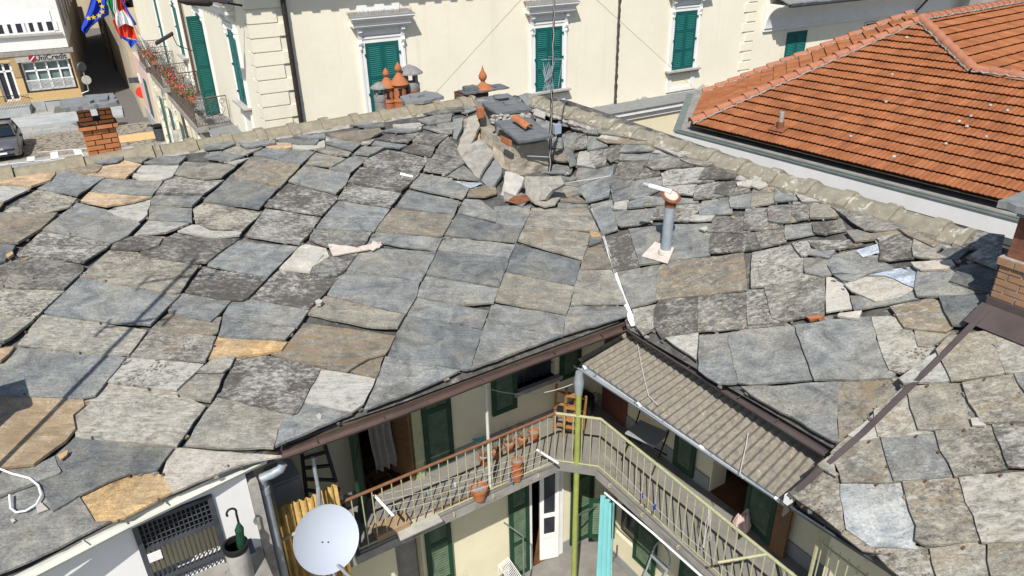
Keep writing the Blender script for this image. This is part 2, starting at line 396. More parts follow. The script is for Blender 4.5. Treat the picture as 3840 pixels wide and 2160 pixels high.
M['bankstonedk'] = mk('darker ochre cladding', (0.40, 0.29, 0.15), (0.32, 0.22, 0.11), 2.5, 0.8, bmp=0.1)
M['greystone'] = mk('grey stone plinth', (0.40, 0.42, 0.42), (0.28, 0.30, 0.30), 1.2, 0.8, bmp=0.1)
M['oldwall'] = mk('old beige render', (0.50, 0.43, 0.31), (0.36, 0.30, 0.21), 0.6, 0.95, bmp=0.3, spot=((0.22, 0.19, 0.14), 0.8, 0.6, 0.12))
M['pink'] = mk('pink plaster', (0.62, 0.45, 0.40), (0.55, 0.40, 0.36), 1, 0.9)
M['curtainglass'] = mk('glass with green blinds', (0.20, 0.28, 0.26), (0.09, 0.13, 0.13), 0.8, 0.3, bmp=0, stretch=(6, 6, 0.3))
M['carpaint'] = mk('silver grey car paint', (0.16, 0.16, 0.175), (0.15, 0.15, 0.165), 2, 0.3, metal=0.5, bmp=0)
M['carglass'] = mk('car glass', (0.015, 0.02, 0.03), (0.01, 0.014, 0.02), 2, 0.08, bmp=0, spec=0.7)
M['blue'] = mk('flag blue', (0.012, 0.05, 0.42), (0.01, 0.04, 0.36), 2, 0.7, bmp=0.1)
M['red'] = mk('flag red', (0.66, 0.05, 0.02), (0.60, 0.04, 0.02), 2, 0.7, bmp=0.1)
M['green'] = mk('flag green', (0.01, 0.25, 0.06), (0.01, 0.22, 0.05), 2, 0.7, bmp=0.1)
M['flagwhite'] = mk('flag white', (0.72, 0.72, 0.74), (0.66, 0.66, 0.68), 2, 0.7, bmp=0.1)
M['yellow'] = mk('flag yellow', (0.80, 0.55, 0.02), None, 2, 0.7, bmp=0)
M['darkred'] = mk('sign red', (0.35, 0.01, 0.03), None, 2, 0.5, bmp=0)
M['navy'] = mk('navy', (0.015, 0.02, 0.05), None, 2, 0.6, bmp=0)
M['plateblue'] = mk('plate blue', (0.02, 0.07, 0.4), None, 2, 0.5, bmp=0)
M['wire'] = mk('pale wire', (0.5, 0.48, 0.44), None, 2, 0.6, bmp=0)
M['plasterwhite'] = mk('fresh white plaster smear', (0.60, 0.54, 0.48), (0.44, 0.37, 0.31), 9, 0.95, bmp=0.6, spot=[((0.34, 0.13, 0.06), 8, 0.60, 0.07), ((0.3, 0.27, 0.24), 14, 0.63, 0.08)])
# ------------------------------------------------------------------ roof surfaces of the courtyard house
ZE, ZR = -4.8, -3.36          # eave and top of the ridge tiles
ZP = ZR - .12                  # where the two slopes meet under the tiles
UE, VE, UR, VR = 5.573, 6.13, 8.72, 13.67
ML = (ZP - ZE) / (VR - VE); MR = (ZP - ZE) / (UR - UE)
NL = Z - B * ML; KL = ZE - ML * VE
NR = Z - A * MR; KR = ZE - MR * UE
def onL(x, y): return atn(x, y, NL, KL)
valley_px = [(2352, 1232), (2322, 1130), (2290, 1030), (2258, 940), (2210, 820), (2180, 745), (2150, 650), (2122, 560), (2092, 470), (2050, 400), (1985, 352)]
valley = [onL(*p) for p in valley_px]
rb0 = uvz(UE + .15, 1.2, ZE + .15 * MR); rb1 = uvz(UR, 1.2, ZP)
NV = len(valley)
def hv(p): return min(1.0, max(0.0, (p.z - ZE) / (ZP - ZE)))
rs_v = []; rs_f = []
NS = 16
for i, p in enumerate(valley):
    q = rb0.lerp(rb1, hv(p))
    for k in range(NS + 1):
        t = k / NS
        m = p.lerp(q, t)
        # ease from the valley line to the plane of the wing within about a metre
        d = (m - p).length; w = min(1.0, d / 1.6)
        zpl = ZE + MR * (m.dot(A) - UE)
        m = Vector((m.x, m.y, m.z * (1 - w) + max(zpl, m.z - 0.2) * w if d < 1.6 else zpl))
        rs_v.append(m)
for i in range(NV - 1):
    for k in range(NS):
        a = i * (NS + 1) + k
        rs_f.append((a, a + 1, a + NS + 2, a + NS + 1))
# margins so that rays near the ridge and the eave still land
BV_R = BVHTree.FromPolygons(rs_v, rs_f)
def onR(x, y):
    d = ray(x, y).normalized()
    h = BV_R.ray_cast(Vector((0, 0, 0)), d)
    if h[0] is not None: return h[0]
    return atn(x, y, NR, KR)
# lower house roof plane
T0u, T0z, MT = 4.9, -4.95, 0.42
NT = Z - A * MT; KT = T0z - MT * T0u
def onT(x, y): return atn(x, y, NT, KT)
NRM = {'L': NL.normalized(), 'R': NR.normalized(), 'T': NT.normalized()}
DWN = {'L': (-B - Z * ML).normalized(), 'R': (-A - Z * MR).normalized(), 'T': (-A - Z * MT).normalized()}
ONF = {'L': onL, 'R': onR, 'T': onT}

CR = {'P': (0, 0, 1.0), 'L1': (0, 600, .4416), 'L3': (0, 1200, .6625), 'L2': (900, 600, .4416), 'C': (1860, 600, .4416), 'D': (2820, 640, .4692),
      'E': (2820, 1300, .5934), 'C0': (1860, 0, .4416), 'G': (780, 420, .5495), 'H': (900, 0, .4416), 'Q': (780, 1130, .7326), 'S': (1500, 1130, .5907)}
# slate kinds: tint, (dark lichen, pale crust, ochre bloom)
KIND = {'g': ((.194, .203, .199), (.26, .30, .22)), 'k': ((.128, .138, .139), (.24, .14, .12)), 'd': ((.200, .194, .178), (.78, .56, .34)),
        'w': ((.28, .275, .255), (.42, .72, .25)), 'x': ((.215, .212, .20), (.86, .80, .22)), 'o': ((.45, .325, .20), (.22, .42, .42)), 'O': ((.46, .31, .15), (.10, .16, .5)),
        'b': ((.192, .172, .138), (.5, .40, .50)), 'y': ((.232, .222, .190), (.45, .45, .40)), 'p': ((.45, .41, .35), (.2, .7, .25)),
        'W': ((.38, .395, .395), (.14, .5, .02)), 't': ((.42, .15, .06), (.1, .1, .2)), 'm': ((.36, .42, .50), (0, .1, .1)), 'q': ((.315, .25, .17), (.25, .25, .62)),
        'u': ((.245, .229, .187), (.62, .57, .38))}
SL = {'L': [], 'R': [], 'T': []}
def S(surf, crop, kind, *pts):
    x0, y0, s = CR[crop]
    SL[surf].append((kind, [(x0 + s * a, y0 + s * b) for a, b in pts]))
# ---- slates of the left wing, traced from the photograph, projected onto the roof plane
def _l(*a): S('L', *a)
_l('L1','o',(-60,215),(480,130),(480,160),(440,210),(280,270),(-60,225))
_l('L1','g',(490,135),(540,130),(720,150),(890,185),(670,345),(330,275),(440,210))
_l('L1','b',(560,120),(820,60),(880,80),(850,130),(830,145),(740,150))
_l('L1','g',(810,60),(1060,10),(1050,35),(1010,60),(880,75))
_l('L1','o',(890,75),(1065,35),(1210,70),(1080,195),(740,160),(850,135))
_l('L1','y',(1070,10),(1260,-20),(1280,5),(1215,60),(1060,30))
_l('L1','g',(1230,60),(1370,0),(1590,0),(1530,75),(1360,70))
_l('L1','w',(1215,80),(1530,75),(1470,185),(1170,135))
_l('L1','p',(1150,145),(1470,185),(1380,215),(1200,210),(1135,175))
_l('L1','g',(900,185),(1390,215),(1300,345),(780,300))
_l('L1','d',(1450,165),(1750,215),(1910,205),(1740,330),(1330,325))
_l('L1','y',(1560,45),(2020,75),(1890,190),(1740,205),(1490,155))
_l('L1','u',(330,285),(665,360),(600,440),(400,495),(40,480))
_l('L1','w',(-60,240),(275,275),(45,400),(-60,390))
_l('L1','o',(-60,390),(40,400),(0,460),(-60,470))
_l('L1','b',(-60,490),(500,490),(360,630),(170,755),(-60,740))
_l('L1','g',(660,400),(900,455),(1200,575),(1100,680),(970,745),(370,630))
_l('L1','o',(770,310),(1300,355),(1150,400),(920,440),(700,385))
_l('L1','w',(920,475),(1000,440),(1295,365),(1260,500),(1190,570),(1000,510))
_l('L1','g',(1310,340),(1730,340),(1640,440),(1290,415))
_l('L1','g',(1290,420),(1640,450),(1640,570),(1270,545))
_l('L1','w',(1270,555),(1610,575),(1420,660),(1150,685))
_l('P','k',(883,664),(900,690),(1048,721),(975,803),(768,770))
_l('P','u',(773,774),(975,808),(990,805),(905,890),(786,869),(737,852),(729,799))
_l('L1','x',(360,645),(965,745),(730,915),(400,870),(150,855))
_l('L1','k',(-60,745),(145,770),(60,900),(-60,940))
_l('L1','d',(1140,690),(1400,690),(1360,760),(1270,805),(950,795),(990,740))
_l('L1','w',(1520,645),(1640,590),(1700,590),(1800,640),(2060,660),(2040,690),(1870,705))
_l('L1','d',(1410,710),(1500,660),(1860,710),(2040,700),(1760,915),(1620,920),(1210,845),(1200,820),(1300,790))
_l('L1','d',(100,880),(390,870),(720,935),(720,980),(560,1145),(300,1135),(-60,1115),(-60,940))
_l('L1','u',(940,805),(1180,820),(1220,850),(1620,925),(1700,930),(1540,1170),(1490,1185),(1200,1130),(690,1030))
_l('L1','g',(680,1045),(1000,1080),(1490,1190),(1540,1180),(1290,1449),(890,1420),(390,1340))
_l('L1','u',(-60,1120),(560,1150),(430,1270),(300,1400),(-60,1320))
_l('L1','y',(-60,1330),(300,1405),(120,1560),(60,1600),(-60,1600))
_l('P','g',(812,912),(1120,940),(1006,1057),(782,1011))
_l('P','d',(768,1020),(1006,1060),(935,1137),(913,1147),(835,1143),(698,1112))
_l('L1','g',(1550,1175),(1900,1235),(1970,1240),(1800,1425),(1440,1325))
_l('L3','b',(960,0),(1050,-10),(1180,30),(1260,10),(1240,100),(1210,120),(870,75))
_l('L3','y',(240,0),(570,45),(840,85),(740,230),(600,230),(430,205),(110,170))
_l('L3','d',(870,80),(1230,125),(1170,270),(750,235))
_l('L3','g',(100,185),(440,210),(720,240),(550,460),(470,480),(-50,450),(-50,280))
_l('L3','o',(-50,210),(95,190),(20,270),(-50,280))
_l('L3','x',(750,245),(1160,280),(1100,340),(1010,430),(620,385),(720,260))
_l('L3','u',(620,395),(1010,440),(1170,515),(1010,745),(440,690),(430,570),(500,510),(490,480),(550,465))
_l('L3','q',(-50,455),(480,480),(490,520),(425,575),(440,650),(390,720),(210,860),(-50,885))
_l('L3','y',(1180,290),(1250,240),(1345,240),(1310,300),(1270,330),(1120,330))
_l('L3','y',(1110,345),(1285,330),(1200,495),(1000,455))
_l('L3','k',(440,700),(990,755),(900,890),(740,905),(620,950),(460,1030),(320,1120),(230,960),(360,905),(320,810))
_l('L3','p',(990,760),(1449,785),(1600,800),(1330,860),(985,1010),(930,900))
_l('L3','g',(-50,1070),(230,960),(320,1120),(460,1040),(560,1190),(640,1175),(350,1330),(90,1449),(-50,1500))
_l('L3','O',(460,1030),(620,945),(880,895),(940,920),(990,1000),(880,1060),(720,1150),(560,1190))
_l('L3','g',(-50,890),(200,870),(320,810),(360,890),(350,905),(-50,1060))
_l('L2','b',(110,10),(400,20),(520,75),(350,270),(-36,190),(-40,150))
_l('L2','g',(60,-40),(330,-60),(590,0),(520,75),(400,18))
_l('L2','g',(560,75),(940,155),(900,250),(820,330),(420,215))
_l('L2','x',(420,235),(810,335),(830,370),(700,515),(215,425))
_l('L2','x',(1035,95),(1530,150),(1370,310),(920,225))
_l('L2','x',(930,240),(1370,320),(1280,445),(835,365))
_l('L2','g',(840,380),(1275,450),(1140,650),(650,615))
_l('L2','d',(230,450),(690,525),(600,660),(510,760),(60,680))
_l('L2','d',(640,620),(1120,655),(1050,775),(740,775),(600,710),(610,680))
_l('L2','p',(500,790),(560,750),(650,770),(740,790),(760,860),(700,900),(620,950),(600,1005),(340,965))
_l('L2','d',(750,800),(800,865),(1010,830),(890,990),(830,1025),(720,1040),(600,1010),(630,950),(700,900))
_l('L2','x',(340,980),(590,1010),(840,1040),(590,1320),(100,1215))
_l('L2','g',(1330,430),(1440,290),(1860,380),(1820,500))
_l('L2','g',(1450,260),(1540,145),(1760,180),(1950,270),(1890,370))
_l('L2','b',(1310,445),(1820,510),(1720,690),(1150,640))
_l('L2','g',(1150,650),(1720,700),(1665,815),(1110,725))
_l('P','k',(1721,816),(1860,855),(1955,876),(1935,928),(1668,896))
_l('P','g',(1668,902),(1930,932),(1908,984),(1646,953))
_l('L2','g',(1110,735),(1190,790),(1665,820),(1580,1000),(1540,1070),(900,970),(1010,830))
_l('L2','g',(890,980),(1530,1075),(1500,1200),(1410,1360),(750,1190),(860,1020))
_l('P','k',(1646,960),(1908,988),(1870,1095),(1602,1046))
_l('P','g',(1598,1052),(1868,1100),(1850,1155),(1740,1163),(1567,1130))
_l('L2','y',(740,1205),(1400,1365),(1340,1480),(1140,1470),(560,1350),(640,1300))
_l('L2','g',(1890,60),(2040,190),(2020,215),(1770,170))
_l('L2','m',(1820,200),(2060,220),(1960,270))
_l('L2','b',(1960,280),(2174,230),(2174,320),(2080,350),(1930,340))
_l('L2','g',(1920,360),(2050,370),(2174,470),(2174,560),(1860,475))
_l('C','g',(0,430),(100,420),(310,420),(220,620),(0,570))
_l('C','y',(320,440),(780,440),(870,650),(250,590))
_l('C','y',(240,595),(800,655),(730,890),(180,715))
_l('C','k',(170,750),(720,895),(660,1110),(90,985))
_l('C','y',(90,995),(660,1120),(590,1360),(0,1240),(10,1200))
_l('C','y',(710,970),(985,960),(1110,1270),(630,1270))
_l('C','b',(770,780),(900,730),(980,960),(710,965))
_l('C','O',(810,650),(880,665),(890,700),(800,700))
_l('C','k',(800,705),(890,705),(890,735),(780,775))
_l('C','b',(490,310),(700,350),(770,410),(550,380))
_l('C','g',(540,395),(780,420),(770,435),(530,440))
_l('C','g',(420,280),(700,200),(740,300),(700,345),(480,300))
_l('C','g',(400,180),(640,160),(690,200),(560,230))
_l('G','g',(215,240),(460,225),(465,245),(270,280))
_l('G','g',(590,190),(800,170),(805,205),(760,210))
_l('G','k',(500,205),(760,215),(740,255),(640,250),(490,225))
_l('G','o',(440,230),(570,235),(575,275),(540,280),(400,265))
_l('G','p',(570,235),(730,265),(800,215),(800,270),(690,285),(575,275))
_l('G','g',(320,320),(410,265),(570,285),(735,300),(645,385),(560,375))
_l('G','y',(110,290),(210,250),(260,280),(380,265),(240,330))
_l('G','g',(0,300),(95,290),(240,335),(160,365),(0,345))
_l('G','w',(80,355),(180,360),(300,335),(200,390))
_l('G','y',(740,300),(940,345),(850,405),(670,380))
_l('G','y',(740,280),(810,250),(980,300),(960,325),(840,315))
_l('G','g',(810,235),(830,190),(1060,235),(990,295),(900,270))
_l('G','b',(830,170),(1180,135),(1190,165),(1110,215),(1050,230),(930,215),(840,190))
_l('G','w',(815,185),(850,235),(805,230))
_l('G','g',(1000,310),(1060,260),(1210,265),(1100,330))
_l('G','g',(830,410),(1000,320),(1100,335),(970,450),(930,440))
_l('G','w',(1060,230),(1150,215),(1110,245),(1050,250))
_l('G','g',(1120,245),(1150,215),(1360,250),(1310,275))
_l('G','g',(1195,150),(1300,130),(1456,150),(1380,170))
_l('G','p',(1270,110),(1456,95),(1456,140),(1310,130))
_l('G','g',(975,115),(1130,95),(1130,115),(1030,120))
_l('G','k',(1030,130),(1200,100),(1205,130),(1100,135))
_l('G','g',(-20,260),(150,235),(200,245),(110,280),(-20,290))
_l('H','w',(1310,1090),(1490,1080),(1560,1090),(1500,1130),(1310,1110))
_l('H','g',(1560,1110),(1640,1080),(1780,1170),(1740,1170),(1600,1120))
_l('H','d',(1480,1190),(1560,1150),(1770,1180),(1670,1270),(1470,1240))
_l('H','x',(1390,1300),(1480,1250),(1660,1275),(1620,1370),(1380,1310))
_l('H','x',(1170,1200),(1350,1180),(1540,1150),(1430,1250),(1150,1210))
_l('H','d',(1780,1180),(1830,1260),(1890,1380),(1660,1330),(1700,1260))
_l('H','d',(1610,1370),(1650,1340),(1900,1390),(1910,1420),(1760,1520),(1560,1480))
_l('H','x',(1050,1400),(1230,1310),(1380,1320),(1600,1380),(1560,1449),(1520,1500),(1060,1440))
_l('H','g',(1700,1040),(1790,1060),(1800,1170),(1690,1130))
_l('P','g',(1570,462),(1650,440),(1700,436),(1690,470),(1610,482))
_l('P','y',(1640,478),(1700,468),(1712,500),(1650,505))
_l('P','d',(1590,440),(1680,415),(1740,412),(1740,432),(1640,440))
_l('P','g',(1700,415),(1760,402),(1790,420),(1745,440))
_l('P','g',(1900,690),(1960,740),(1990,752),(1960,790),(1890,760))
_l('P','y',(2040,745),(2100,740),(2160,720),(2190,745),(2090,765))
_l('Q','g',(130,30),(220,15),(520,75),(460,165),(85,100))
_l('Q','g',(85,105),(450,165),(400,225),(300,225),(60,205))
_l('Q','O',(60,210),(300,225),(410,235),(380,280),(250,300),(150,310),(10,325))
_l('Q','b',(730,390),(830,325),(910,310),(865,420))
_l('Q','b',(500,140),(740,170),(960,205),(910,300),(830,320),(720,390),(600,370),(330,300),(430,230))
_l('Q','x',(150,320),(300,305),(580,370),(490,550),(465,600),(440,610),(60,515))
_l('Q','w',(580,370),(860,425),(800,555),(740,600),(500,545))
_l('Q','g',(490,550),(740,605),(350,780),(370,690),(400,605),(465,615))
_l('P','y',(824,1511),(1069,1573),(1029,1701),(860,1700),(700,1690),(775,1572))
_l('P','g',(1454,1357),(1560,1380),(1724,1411),(1648,1450),(1500,1514),(1366,1562))
_l('S','k',(50,130),(520,210),(450,460),(420,470),(0,395),(-70,375),(0,215))
_l('S','g',(105,10),(560,95),(520,205),(55,125))
_l('S','g',(550,160),(920,240),(1015,255),(450,470),(520,250))
_l('S','g',(600,45),(1045,120),(1030,240),(960,250),(555,155))
_l('S','g',(1085,60),(1450,65),(1430,130),(1030,250),(1050,130))
# ---- right wing
def _r(*a): S('R', *a)
_r('C','g',(690,100),(985,90),(970,340),(780,400),(680,160))
_r('C','d',(1040,50),(1290,40),(1400,150),(1380,170),(1100,205),(1020,185))
_r('C','d',(1310,30),(1500,5),(1820,70),(1340,120),(1300,95))
_r('C','x',(1410,150),(1460,120),(1770,95),(1720,190),(1850,210),(1430,260))
_r('C','d',(1770,90),(1840,80),(2040,150),(2020,190),(1730,205))
_r('C','g',(980,280),(1150,215),(1400,175),(1420,260),(1260,350),(1010,395))
_r('C','k',(970,170),(1150,215),(1130,260),(1020,300),(975,250))
_r('C','g',(800,410),(990,370),(1045,620),(920,670))
_r('C','w',(1010,400),(1110,390),(1120,460),(1015,460))
_r('C','g',(1120,390),(1260,350),(1270,430),(1130,445))
_r('C','g',(1270,340),(1700,370),(1700,400),(1270,430))
_r('C','w',(1430,265),(1690,260),(1680,340),(1560,330))
_r('C','d',(1690,260),(1870,225),(1860,320),(1980,340),(1690,375))
_r('C','x',(1880,225),(2070,215),(2170,310),(1990,345),(1860,325))
_r('C','p',(2050,230),(2174,210),(2174,270),(2060,260))
_r('C','g',(1750,385),(1980,350),(2010,490),(1735,510))
_r('C','g',(1980,340),(2174,320),(2174,440),(2000,445))
_r('C','g',(1015,470),(1190,460),(1350,440),(1330,545),(1210,590),(1070,610),(1040,590))
_r('C','d',(1370,430),(1750,410),(1640,560),(1330,540))
_r('C','w',(1670,510),(1840,520),(1820,555),(1650,560))
_r('C','g',(1130,620),(1400,590),(1810,580),(1815,850),(1500,890),(1230,930),(1170,720))
_r('C','x',(920,680),(1130,620),(1200,800),(1230,935),(1020,990))
_r('C','d',(1850,520),(2110,510),(2160,650),(1815,650))
_r('C','d',(2120,465),(2174,455),(2174,640),(2125,630))
_r('C','x',(1820,660),(2174,665),(2200,800),(1820,830))
_r('C','b',(1385,935),(1520,890),(1890,860),(2080,830),(2130,1140),(1370,1230))
_r('C','g',(1030,990),(1370,930),(1370,1230),(1160,1300))
_r('C','y',(1160,1310),(1345,1270),(1350,1470),(1260,1530),(1200,1449))
_r('C','d',(1350,1300),(1380,1240),(1710,1200),(1720,1500),(1420,1560),(1350,1449))
_r('C','d',(1720,1190),(2174,1160),(2400,1140),(2470,1440),(1730,1500))
_r('D','d',(-60,330),(120,340),(140,455),(240,470),(240,500),(-60,515))
_r('D','d',(130,320),(310,310),(320,390),(360,440),(240,460),(140,445))
_r('D','d',(315,285),(455,290),(460,410),(370,435),(320,390))
_r('D','y',(460,310),(620,320),(690,405),(470,420))
_r('D','g',(180,210),(330,250),(355,275),(190,290),(160,180))
_r('D','w',(330,230),(540,300),(400,290),(350,250))
_r('D','d',(620,330),(1100,440),(1240,510),(1160,510),(990,525),(900,515),(840,480),(740,400))
_r('D','d',(35,525),(245,500),(270,600),(80,655),(40,560))
_r('D','g',(260,470),(470,455),(500,540),(275,585))
_r('D','d',(480,455),(690,430),(745,510),(590,545),(500,535))
_r('D','y',(755,520),(840,510),(890,550),(1160,520),(1170,545),(960,590),(830,615))
_r('D','b',(1160,520),(1240,525),(1490,640),(1450,660),(1250,570))
_r('D','d',(-40,540),(30,530),(60,640),(80,660),(-40,675))
_r('D','d',(0,690),(300,630),(400,750),(410,830),(380,860),(540,895),(0,970))
_r('D','x',(310,620),(430,610),(470,690),(440,720),(400,725))
_r('D','x',(445,590),(770,590),(890,640),(540,680),(480,640))
_r('D','g',(470,670),(640,690),(620,740),(440,710))
_r('D','g',(410,735),(620,740),(610,800),(640,865),(560,885),(430,860))
_r('D','g',(640,720),(800,680),(870,730),(980,720),(1010,770),(1110,810),(1110,840),(900,860),(650,870),(610,800))
_r('D','m',(830,670),(1010,620),(1010,690),(890,730))
_r('D','d',(1000,610),(1150,550),(1260,590),(1290,740),(1020,765),(1030,690))
_r('D','y',(1270,590),(1500,660),(1450,710),(1560,745),(1360,745),(1290,730))
_r('D','p',(1270,780),(1560,770),(1600,810),(1540,835),(1350,845),(1300,820))
_r('D','m',(920,880),(1120,820),(1260,800),(1300,840),(1300,970),(1150,900),(1060,870))
_r('D','g',(660,880),(940,855),(830,920),(790,930),(720,920))
_r('D','g',(1310,840),(1620,830),(1860,1020),(1480,1045),(1320,1050),(1300,990))
_r('D','d',(100,960),(560,890),(580,1180),(240,1245),(170,1225),(140,1120))
_r('D','p',(570,885),(700,920),(760,1030),(800,1140),(600,1180))
_r('D','g',(790,1040),(860,1040),(980,1095),(1300,1000),(1330,1060),(820,1160))
_r('D','d',(-60,995),(90,985),(150,1230),(230,1245),(-20,1280))
_r('D','b',(1100,1125),(1400,1060),(1560,1130),(1600,1290),(1550,1330),(1220,1300))
_r('D','y',(1290,1320),(1560,1340),(1430,1449),(1330,1449))
_r('D','k',(1460,740),(1540,660),(1740,650),(1640,750))
_r('D','d',(1710,745),(1830,670),(1940,680),(1960,840))
_r('D','d',(1660,650),(1740,520),(1990,560),(1990,700))
_r('D','k',(1480,1050),(1860,1040),(1860,1130),(1700,1290),(1600,1290))
_r('D','k',(1580,930),(1650,800),(1870,790),(1990,900),(1960,1040),(1700,970))
_r('D','t',(440,1215),(550,1210),(550,1230),(470,1240))
_r('D','p',(700,1190),(850,1180),(850,1235),(690,1210))
_r('D','w',(1000,590),(1110,560),(1060,600),(1020,610))
_r('D','y',(0,140),(150,185),(180,215),(180,290),(0,330))
_r('D','p',(0,90),(70,120),(120,160),(60,190),(0,170))
_r('D','p',(740,950),(900,890),(1060,875),(1150,920),(1290,980),(1180,1050),(990,1095),(800,1010))
_r('E','g',(-150,-40),(0,-95),(200,-112),(280,-60),(340,130),(395,240),(0,275),(-80,265))
_r('E','g',(275,-100),(560,-140),(740,-150),(770,0),(840,95),(860,165),(905,215),(880,235),(400,250))
_r('E','u',(740,-150),(860,-150),(960,-110),(1030,0),(1180,60),(1030,220),(870,185),(840,120))
_r('E','g',(-60,290),(580,255),(540,310),(550,640),(510,630),(0,340))
_r('E','b',(580,255),(900,235),(985,245),(600,650),(550,640),(545,320))
_r('P','w',(2425,1215),(2615,1195),(2618,1370),(2530,1310))
_r('P','g',(2622,1280),(2760,1262),(2850,1445),(2700,1460),(2625,1410))
_r('C0','w',(330,960),(420,1000),(430,1050),(330,1010))
_r('C0','g',(330,1020),(520,1090),(530,1160),(350,1150))
_r('C0','g',(540,1030),(650,1060),(640,1100),(530,1090))
_r('C0','d',(620,1100),(700,1070),(820,1110),(760,1150),(660,1130))
_r('C0','x',(680,1160),(760,1170),(780,1280),(660,1310))
_r('C0','g',(560,1180),(660,1150),(680,1170),(660,1320),(700,1430),(640,1449),(590,1300))
_r('C0','g',(770,1180),(850,1190),(950,1270),(790,1310))
_r('C0','b',(860,1210),(1040,1180),(1330,1260),(1090,1255),(940,1250))
_r('C0','p',(900,1180),(1050,1200),(1030,1225),(880,1210))
_r('C0','d',(790,1320),(960,1290),(940,1430),(860,1460),(810,1380))
_r('C0','d',(960,1270),(1080,1260),(1070,1370),(980,1410),(945,1370))
_r('C0','g',(1090,1260),(1330,1265),(1380,1300),(1060,1330))
_r('C0','g',(1070,1340),(1470,1350),(1290,1390),(1060,1400))
_r('C0','d',(1300,1390),(1500,1370),(1660,1449),(1260,1449))
_r('C0','w',(1340,1280),(1660,1350),(1560,1370),(1450,1320))
_r('C0','d',(1570,1390),(1840,1420),(1820,1449),(1660,1430))
_r('C0','w',(700,1320),(800,1310),(820,1400),(860,1460),(700,1440))
_r('C0','g',(380,1180),(550,1200),(570,1290),(380,1280))
_r('C0','b',(380,1300),(590,1310),(620,1400),(380,1390))
_r('C0','g',(375,1395),(640,1410),(640,1500),(375,1500))
_r('C0','g',(640,1040),(860,1120),(880,1180),(760,1165),(700,1110))
_r('C0','y',(860,1110),(1200,1190),(1330,1250),(1050,1190),(880,1170))
# ---- lower house
def _t(*a): S('T', *a)
_t('E','w',(930,240),(1150,70),(1250,250),(960,270))
_t('E','u',(1160,50),(1230,-30),(1500,-60),(1530,0),(1590,200),(1570,210),(1260,255))
_t('E','y',(1535,0),(1500,-80),(1760,-10),(1760,190),(1600,200))
_t('E','u',(770,430),(940,285),(1040,560),(1140,575),(830,605),(800,600))
_t('E','y',(960,280),(1310,270),(1420,520),(1400,555),(1050,560))
_t('E','u',(1320,265),(1640,215),(1719,330),(1760,510),(1440,520))
_t('E','w',(610,590),(745,460),(800,605),(680,625))
_t('E','u',(500,700),(600,600),(680,625),(810,610),(890,890),(570,895))
_t('E','g',(810,610),(1150,580),(1180,690),(1260,855),(900,885),(860,770))
_t('E','u',(1150,570),(1500,535),(1610,800),(1280,860),(1190,690))
_t('E','d',(1505,535),(1760,525),(1760,800),(1615,800))
_t('E','y',(420,785),(500,720),(540,860),(430,800))
_t('E','u',(240,960),(420,800),(545,870),(590,1180),(570,1210))
_t('E','W',(555,905),(940,890),(970,980),(1000,1100),(1040,1180),(1030,1290),(1060,1310),(750,1300),(600,1190),(580,1050))
_t('E','u',(940,890),(1290,865),(1430,1260),(1100,1300),(1030,1270),(1040,1170),(970,980))
_t('E','u',(1295,860),(1700,840),(1760,850),(1760,1260),(1450,1280))
_t('E','g',(1640,210),(1760,200),(1760,380))
_t('E','y',(590,1190),(720,1280),(1100,1310),(1080,1340),(870,1340),(700,1320),(570,1220))
_t('E','u',(790,1350),(1110,1310),(1160,1500),(950,1500))
_t('E','u',(1120,1310),(1440,1280),(1500,1500),(1170,1500))
_t('E','u',(1480,1285),(1760,1265),(1760,1500),(1510,1500))

